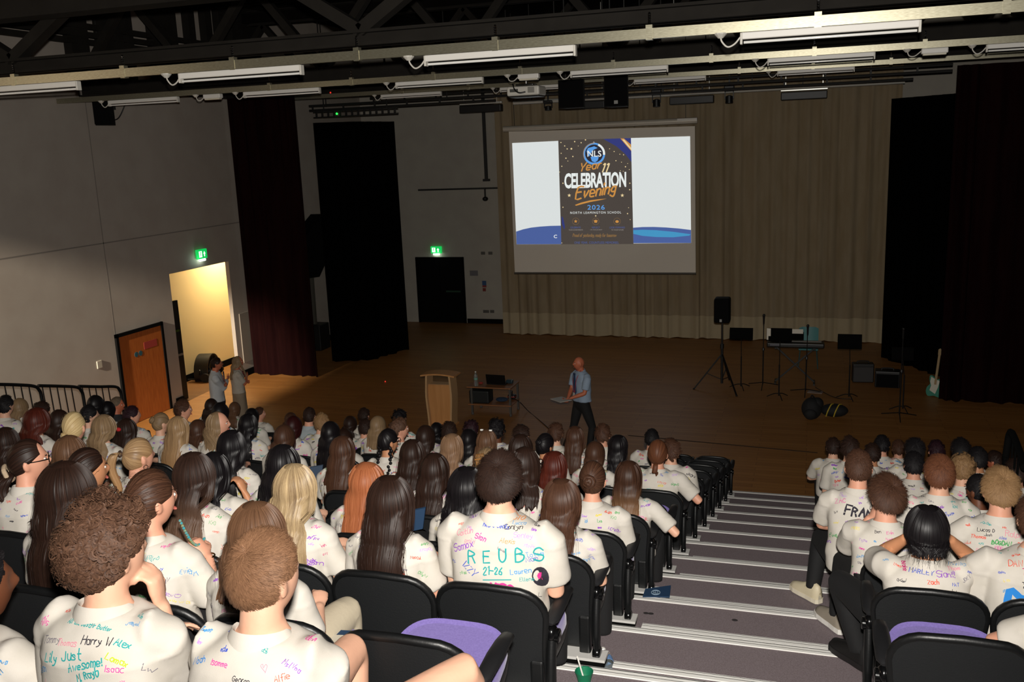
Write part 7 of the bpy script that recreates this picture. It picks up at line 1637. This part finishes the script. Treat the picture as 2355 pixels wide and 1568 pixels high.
    if key == 'R14': o['arms'] = {'L': (np.array(loc(2086, 1236, Y=Yh+0.10)), (-0.8, 0.25, -1), 0.5, np.array([0.95, 0.1, 0.1])), 'R': (np.array(loc(2184, 1240, Y=Yh+0.10)), (0.8, 0.25, -1), 0.5, np.array([-0.95, 0.1, 0.1]))}
    if key == 'R13': o['arms'] = {'L': (np.array(loc(2002, 1190, Y=Yh+0.12)), (-0.7, 0.1, -1.2), 1.0, np.array([0.9, 0.1, 0.2])), 'R': 'lap'}
    if key == 'R1': o['arms'] = {'L': ((-0.05, 0.3, 0.6), (-1, -0.2, -0.6)), 'R': 'lap'}
    P = make_person('person', 'person '+desc, ro, 0.0, o); PERS[key] = P
    m = hm(hc, hk in ('curly', 'short')) if not hc.startswith('_') and hc != 'honey' else MATS['hair'+(hc if hc.startswith('_') else '_'+hc)]
    {'long': hair_long, 'short': hair_short, 'curly': hair_curly, 'bun': hair_bun, 'pony': hair_pony, 'plaits': hair_plaits}[hk](P, m, **ho)
    hf = lambda v: P.Hc+P.R @ (np.array(v)*P.hs)
    if o.get('glasses'):
        g_ = MB()
        for s in (-1, 1):
            g_.tube([hf((s*0.033+0.023*math.cos(a*PI/8), 0.098, 0.006+0.019*math.sin(a*PI/8))) for a in range(17)], 0.0028, 6)
            g_.tube([hf((s*0.056, 0.096, 0.01)), hf((s*0.078, 0.05, 0.012)), hf((s*0.081, -0.005, 0.012)), hf((s*0.08, -0.025, -0.005))], 0.0028, 6)
        g_.tube([hf((-0.01, 0.102, 0.01)), hf((0.01, 0.102, 0.01))], 0.0026, 6); g_.build('glasses', mat('glasses_black', '0c0b0b', 0.2), P.root)
    if o.get('hoop'): MB().tube([hf((0.08+0.0*k, -0.008+0.014*math.cos(k*PI/8), -0.052+0.014*math.sin(k*PI/8))) for k in range(17)], 0.0022, 6).build('hoop_earring', M_chrome, P.root)
    if o.get('band'): MB().tube([hf((0.086*math.cos(PI*k/16), 0.03, 0.05+0.082*math.sin(PI*k/16)-0.0)) for k in range(17)], 0.006, 6).build('headband', mat('cream_band', 'd8c9a0', 0.5), P.root)
    if o.get('clips'):
        for s in (-1, 1): MB().rbox(hf((s*0.045, 0.0, 0.115)), (0.03, 0.02, 0.014), 0.005).build('hair_clip', mat('clip_white', 'f0efe9', 0.15), P.root)
    if o.get('tie') == 'red': MB().ball(hf((0.0, -0.115, 0.04)), (0.03, 0.02, 0.02), 10).build('scrunchie', mat('tie_red', 'b01a20', 0.8), P.root, smooth=True)
    if o.get('necklace'):
        c = P.hand['R']; b = MB(); q = P.Nb+np.array([0.09, 0.07, 0.04])
        for k in range(26): s = k/25; b.ball(q+(c-q)*s+np.array([0, 0, -0.06*math.sin(PI*s)]), 0.006, 6)
        b.build('bead_lanyard', mat('beads', '2a8fa0', 0.15, noise=(60, '9a8a30', (1, 1, 1))), P.root)
        MB().rbox(c+np.array([-0.03, 0.01, -0.045]), (0.06, 0.012, 0.04), 0.005).build('blue_charm', mat('charm_blue', '2f9ad0', 0.3), P.root)
        MB().tube([c-np.array([0.0, 0.0, 0.0])+np.array([0.085*0+0.0, 0, 0])+0.0*c for _ in range(2)] if False else [np.array(o['arms']['R'][0])+np.array([0.027*math.cos(k*PI/8), 0.027*math.sin(k*PI/8), 0.0]) for k in range(17)], 0.003, 6).build('bracelet', mat('bracelet_gold', 'c9a85a', 0.2, 1.0), P.root)
    sx_ = seat_x(ro[0]); occupied.setdefault((row, round(sx_, 2)), (key, desc, pw))

# chairs: one under everyone sitting in the nearer rows or by the aisle, and the empty ones in view
PROTO = {}
def chair_at(row, X, label, down, arm):
    k = (down, arm); loc = (X, Y1-(row-1)*PW, row*TH)
    if k not in PROTO:
        PROTO[k] = t = chair_proto('auditorium_chair', down, arm); t.location = loc; t['label'] = label; t['group'] = 'tip-up auditorium chairs'; return t
    return dup(PROTO[k], loc, None, label, 'tip-up auditorium chairs')
for (row, X), (key, desc, pw) in sorted(occupied.items()):
    if True:
        wd_ = desc.split()[:10]
        while wd_[-1] in ('the', 'a', 'and', 'with', 'of', 'in', 'to', 'at', 'beside', 'by', 'over', 'beyond', 'between', 'past', 'its', 'whom', 'large', 'big', 'first'): wd_.pop()
        chair_at(row, X, 'black tip-up chair of person '+' '.join(wd_).rstrip(','), True, ((1,) if X < 0 else (-1,)) if (X in (-1.25, 0.55) or (row == 12 and X < 0)) else ())
EMPTY = [(1, -1.25, 'empty black aisle chair in the row nearest the stage'), (2, -1.25, 'empty black aisle chair in the second row from the stage'), (3, -1.25, 'empty black aisle chair in the third row from the stage'), (4, -1.25, 'empty black aisle chair in the fourth row from the stage'), (5, -1.25, 'empty black aisle chair just beyond the brown-haired person by the aisle'),
 (8, -1.25, 'empty aisle chair with a sliver of purple seat, between occupied aisle chairs'), (1, -1.75, 'empty black chair in the row nearest the stage, second from the aisle'), (2, -1.75, 'empty black chair in the second row, one seat in from the aisle'), (10, -2.75, 'empty black chair behind the long straight brown hair'), (11, -2.75, 'empty black chair beside the long shiny ginger hair')]
for row, X, lb in EMPTY:
    if (row, X) in occupied: continue
    chair_at(row, X, lb, 'tilt' if row > 7 else False, (1,))
if (13, -1.25) not in occupied: chair_at(13, -1.25, 'empty chair with purple seat beside the bare knees', 'tilt', (1,))
if (12, 0.55) not in occupied: chair_at(12, 0.55, 'empty chair with purple seat across the aisle, behind the black hair', 'tilt', (-1,))
# ------------------------------------------------------------------ people standing on the stage
p = at(1335, 820, Y=15.4)
t_h = p[2]; rot = 0.55
P = make_person('person', 'bald presenter in pale-blue short-sleeved shirt and red lanyard, holding papers on stage', (p[0], 15.4, 0), 0, dict(stand=True, height=t_h, skin='red', face=True, lod=1, seed=5, clean=1, shirtmat=mat('pale_blue_shirt', '8fa0b4', 0.85), trousers='black', wide=1.08, lean=0.0, feet='black', hem=-0.13,
    legs=[((-0.09, 0.0, 0.9), (-0.17, -0.1, 0.5), (-0.26, 0.05, 0.08)), ((0.09, 0.0, 0.9), (0.15, 0.08, 0.48), (0.21, 0.25, 0.08))], yaw=-0.35, arms={'L': ((-0.12, 0.30, 1.08), (-0.8, -0.6, -0.6), 0.6, np.array([0.3, 0, 1.0])), 'R': ((0.02, 0.27, 1.04), (0.9, -0.8, -0.4), 0.6, np.array([-0.2, 0, 1.0]))}))
P.root.rotation_euler.z = PI-0.75
fwd = 1
MB().tube(smoothpath([(-0.062, 0.03, P.hn+0.03), (-0.05, 0.13, P.hn-0.14), (-0.02, 0.145, P.hn-0.34), (0.0, 0.148, P.hn-0.36), (0.02, 0.145, P.hn-0.34), (0.05, 0.13, P.hn-0.14), (0.062, 0.03, P.hn+0.03)], 5), 0.008, 6, flat=0.5).build('lanyard', mat('lanyard_red', 'a02434', 0.6), P.root)
MB().prism([(-0.03, P.hn-0.03), (0.03, P.hn-0.03), (0.018, P.hn-0.08), (0.045, P.hn-0.36), (0.0, P.hn-0.42), (-0.045, P.hn-0.36), (-0.018, P.hn-0.08)], 0.128, 0.146).build('tie', mat('tie_blue', '223a5c', 0.6), P.root)
MB().rbox((0.0, 0.156, P.hn-0.42), (0.06, 0.006, 0.09), 0.003).build('badge_card', mat('card', 'b8b4ac', 0.4), P.root)
MB().tube([tuple(np.array([0.028*math.cos(k*PI/8), 0.0, 0.028*math.sin(k*PI/8)])+np.array([0.055, 0.235, 1.035])) for k in range(17)], 0.012, 6).build('watch', M_black, P.root)
RZ = P.root.rotation_euler.z
def wpt(P, v): c, s = math.cos(P.root.rotation_euler.z), math.sin(P.root.rotation_euler.z); l = P.root.location; return np.array([l[0]+c*v[0]-s*v[1], l[1]+s*v[0]+c*v[1], l[2]+v[2]])
hnd = (P.hand['L']+P.hand['R'])/2+np.array([0.02, 0.10, 0.032])
tag(MB().rbox((0, 0, 0), (0.33, 0.235, 0.014), 0.004).build('paper_folder', mat('folder_white', 'a9a69e', 0.5), loc=wpt(P, hnd)), 'thin white folder held flat by the bald presenter', 'folder').rotation_euler = (0.0, 0.04, RZ)
# the two adults by the doorway
def stander(px, py, Y, label, opt, rz):
    p = at(px, py, Y=Y); o = dict(stand=True, height=p[2]-0.012, lod=1, face=True, seed=px, clean=1, lean=0.0, hem=-0.13); o.update(opt)
    P = make_person('person', label, (p[0], Y, 0), 0, o); P.root.rotation_euler.z = rz; return P
cross = {'*': 'cross'}
P = stander(492, 822, 14.3, 'dark-haired adult in white shirt and dark tie, glasses, arms folded by the doorway', dict(skin='red', sleeve='long', shirtmat=mat('white_work_shirt', 'aeb0b2', 0.85), arms=cross, trousers='navy', feet='black', wide=1.12), -1.0)
hair_short(P, hm('darkbrown'), Lt=.035); MB().prism([(-0.03, P.hn-0.02), (0.03, P.hn-0.02), (0.018, P.hn-0.07), (0.045, P.hn-0.32), (0.0, P.hn-0.37), (-0.045, P.hn-0.32), (-0.018, P.hn-0.07)], 0.128, 0.15).build('tie', mat('tie_dark', '1c1420', 0.6), P.root)
hf = lambda v: P.Hc+P.R @ np.array(v)
g_ = MB()
for s in (-1, 1):
    g_.tube([hf((s*0.033+0.023*math.cos(a*PI/8), 0.098, 0.006+0.019*math.sin(a*PI/8))) for a in range(17)], 0.003, 6)
    g_.tube([hf((s*0.056, 0.096, 0.01)), hf((s*0.081, -0.005, 0.012))], 0.003, 6)
g_.build('glasses', mat('glasses_black', '0c0b0b', 0.2), P.root)
MB().tube(smoothpath([(-0.062, 0.03, P.hn+0.03), (-0.045, 0.135, P.hn-0.16), (0.0, 0.152, P.hn-0.3), (0.045, 0.135, P.hn-0.16), (0.062, 0.03, P.hn+0.03)], 5), 0.007, 6, flat=0.5).build('lanyard', mat('lanyard_red', 'a02434', 0.6), P.root)
P = stander(541, 818, 14.9, 'long-haired adult in white top and beige skirt, arms folded by the doorway', dict(fem=True, skin='red', shirtmat=mat('cream_top', 'b0a698', 0.85), arms=cross, trousers='beige', skirt=True, feet='cream', collar=False, yaw=-0.2), -0.85)
hair_long(P, hm('dirtyblonde'), L=0.44, hw=0.13)
for s in (-1, 1): 
    H = HB(); tail(P, H, P.Hc+np.array([s*0.07, 0.02, 0.0]), np.array([0, 0, 0]), 0.3, 0.02, 0.022, 0.004, [P.Hc+np.array([s*0.075, 0.03, 0.03]), P.Hc+np.array([s*0.085, 0.05, -0.08]), P.Hc+np.array([s*0.085, 0.10, -0.2]), P.Hc+np.array([s*0.08, 0.12, -0.36])]); H.build('front_lock', hm('dirtyblonde'), P.root)
MB().tube(smoothpath([(-0.055, 0.03, P.hn+0.03), (-0.04, 0.14, P.hn-0.14), (0.0, 0.15, P.hn-0.28), (0.04, 0.14, P.hn-0.14), (0.055, 0.03, P.hn+0.03)], 5), 0.007, 6, flat=0.5).build('lanyard', MATS['lanyard_red'], P.root)

# ------------------------------------------------------------------ small things among the seats
def slab(name, pts, Yd, label, cat, m, th=0.012):
    V = [at(x, y, Y=Yd+dy) for x, y, dy in pts]; V2 = [v+np.array([0, th, 0.004]) for v in V]; n = len(V); c = np.mean(V, 0)
    return tag(MB().add(np.array(V+V2)-c, [list(range(n)), list(range(2*n-1, n-1, -1))]+[(i, i+n, (i+1) % n+n, (i+1) % n) for i in range(n)]).build(name, m, loc=c), label, cat)
M_navy = mat('navy_card', '1f3a58', 0.6)
slab('folder', [(940, 1176, 0), (978, 1168, 0), (972, 1216, 0), (935, 1224, 0)], Y1-10*PW-0.25, 'dark blue folder standing up beside the thick wavy black hair', 'folder', M_navy)
slab('folder', [(712, 1075, 0), (742, 1070, 0), (738, 1100, 0), (714, 1102, 0)], Y1-8*PW-0.3, 'dark blue folder held beyond the streaky blonde hair', 'folder', mat('slate_card', '39485c', 0.7))
# programme on the tier edge by the aisle chairs
z = 10*TH; q = [at(x, y, Z=z+0.004) for x, y in ((1484, 1356), (1543, 1348), (1540, 1374), (1478, 1374))]; c = np.mean(q, 0)
t = tag(MB().add([v-c for v in q]+[v-c+np.array([0, 0, 0.008]) for v in q], [(3, 2, 1, 0), (4, 5, 6, 7), (0, 1, 5, 4), (1, 2, 6, 5), (2, 3, 7, 6), (3, 0, 4, 7)]).build('programme', M_navy, loc=c), 'dark blue programme with round emblem lying under an aisle chair', 'programme')
e = [at(1508+10*math.cos(k*PI/8), 1362+5*math.sin(k*PI/8), Z=z+0.0135)-c for k in range(17)]
MB().tube(e, 0.003, 5).build('emblem_ring', mat('emblem_grey', '8fa6b8', 0.5), t)
V, F, _ = font_vf('NLS', 0.02); w0 = at(1502, 1365, Z=z+0.0135)-c; w1 = at(1514, 1365, Z=z+0.0135)-c; h1 = at(1502, 1359, Z=z+0.0135)-c
MB().add([w0+(w1-w0)*u+(h1-w0)*v for u, v in V], F).build('emblem_letters', MATS['emblem_grey'], t)
# programme booklet with a pale emblem lying past the bare knees
z = 13*TH+0.47; q = [at(x, y, Z=z) for x, y in ((738, 1450), (862, 1457), (800, 1500), (745, 1500))]; c = np.mean(q, 0)
t = tag(MB().add([v-c for v in q]+[v-c+np.array([0, 0, 0.008]) for v in q], [(3, 2, 1, 0), (4, 5, 6, 7), (0, 1, 5, 4), (1, 2, 6, 5), (2, 3, 7, 6), (3, 0, 4, 7)]).build('programme', M_navy, loc=c), 'dark blue programme on a lap just past the bare knees', 'programme')
m = MB(); mm = mat('card_cream', 'c9c1ae', 0.6); q2 = [at(x, y, Z=z+0.012)-c for x, y in ((748, 1460), (790, 1461), (782, 1482), (755, 1492), (748, 1480))]
m.add(q2+[v+np.array([0, 0, 0.002]) for v in q2], [list(range(5))[::-1], list(range(5, 10))]+[(i, (i+1) % 5, (i+1) % 5+5, i+5) for i in range(5)]).build('pale_emblem', mm, t)
# crushed clear cup under the aisle chair, green cup on the step
f = at(1395, 1530, Z=11*TH)
t = thing('plastic_bottle', 'small clear plastic bottle lying under the aisle chair by the steps', 'bottle', f+np.array([0, 0, 0.035]), 0.4)
MB().lathe([(0.028, -0.09), (0.034, -0.08), (0.034, 0.03), (0.026, 0.06), (0.014, 0.075), (0.014, 0.09)], (0, 0, 0), 14, axis='y').build('body', M_clear, t, smooth=50)
MB().lathe([(0.0165, 0.086), (0.0165, 0.105)], (0, 0, 0), 12, axis='y').build('cap', M_white, t); MB().lathe([(0.0348, -0.05), (0.0348, 0.0)], (0, 0, 0), 14, axis='y').build('band', mat('label_blue', '6a8fc0', 0.4), t)
f = at(1345, 1566, Z=12*TH)
t = thing('paper_cup', 'green paper cup with a white straw on the step beside the chair', 'cup', f-np.array([0, 0.01, 0.0]))
MB().lathe([(0.03, 0), (0.042, 0.06), (0.045, 0.06), (0.043, 0.055), (0.03, 0.006)], (0, 0, 0), 18).build('cup', mat('cup_green', '12704e', 0.5), t, smooth=40); MB().tube([(0.0, 0, 0.01), (-0.03, -0.01, 0.14)], 0.004, 6).build('straw', M_white, t)
for i, (x, y, Zn) in enumerate(((1497, 1412, 10), (1486, 1411, 10), (1690, 1427, 10))):
    tag(MB().ball((0, 0, 0.004), (0.02, 0.012, 0.005), 8).build('floor_crumb', mat('dark_litter', '1c1718', 0.9), loc=at(x, y, Z=Zn*TH)), ('dark scrap nearest the programme on the carpeted tier', 'dark scrap next to another by the aisle chair foot', 'dark scrap in the middle of the aisle carpet')[i], 'litter')
# dark handrail at the edge of the far block
a = [at(2313, 1050, Y=9.0), at(2324, 993, Y=9.0), at(2346, 1040, Y=8.4), at(2356, 1075, Y=8.0)]
t = thing('handrail', 'dark handrail at the picture edge beyond the far seating block', 'handrail', a[0]); a = [v-np.array(t.location) for v in a]
MB().tube(smoothpath(a, 5), 0.03, 8).build('top_rail', M_matte, t, smooth=50); MB().tube([a[0], a[0]+np.array([0, 0, -1.0])], 0.025, 8).build('post', M_matte, t)
for k in range(3): q = a[1]+(a[2]-a[1])*(0.3+0.3*k); MB().tube([q, q+np.array([0, 0, -0.7])], 0.01, 6).build('bar', M_matte, t)
bpy.data.scenes.remove(TMP)
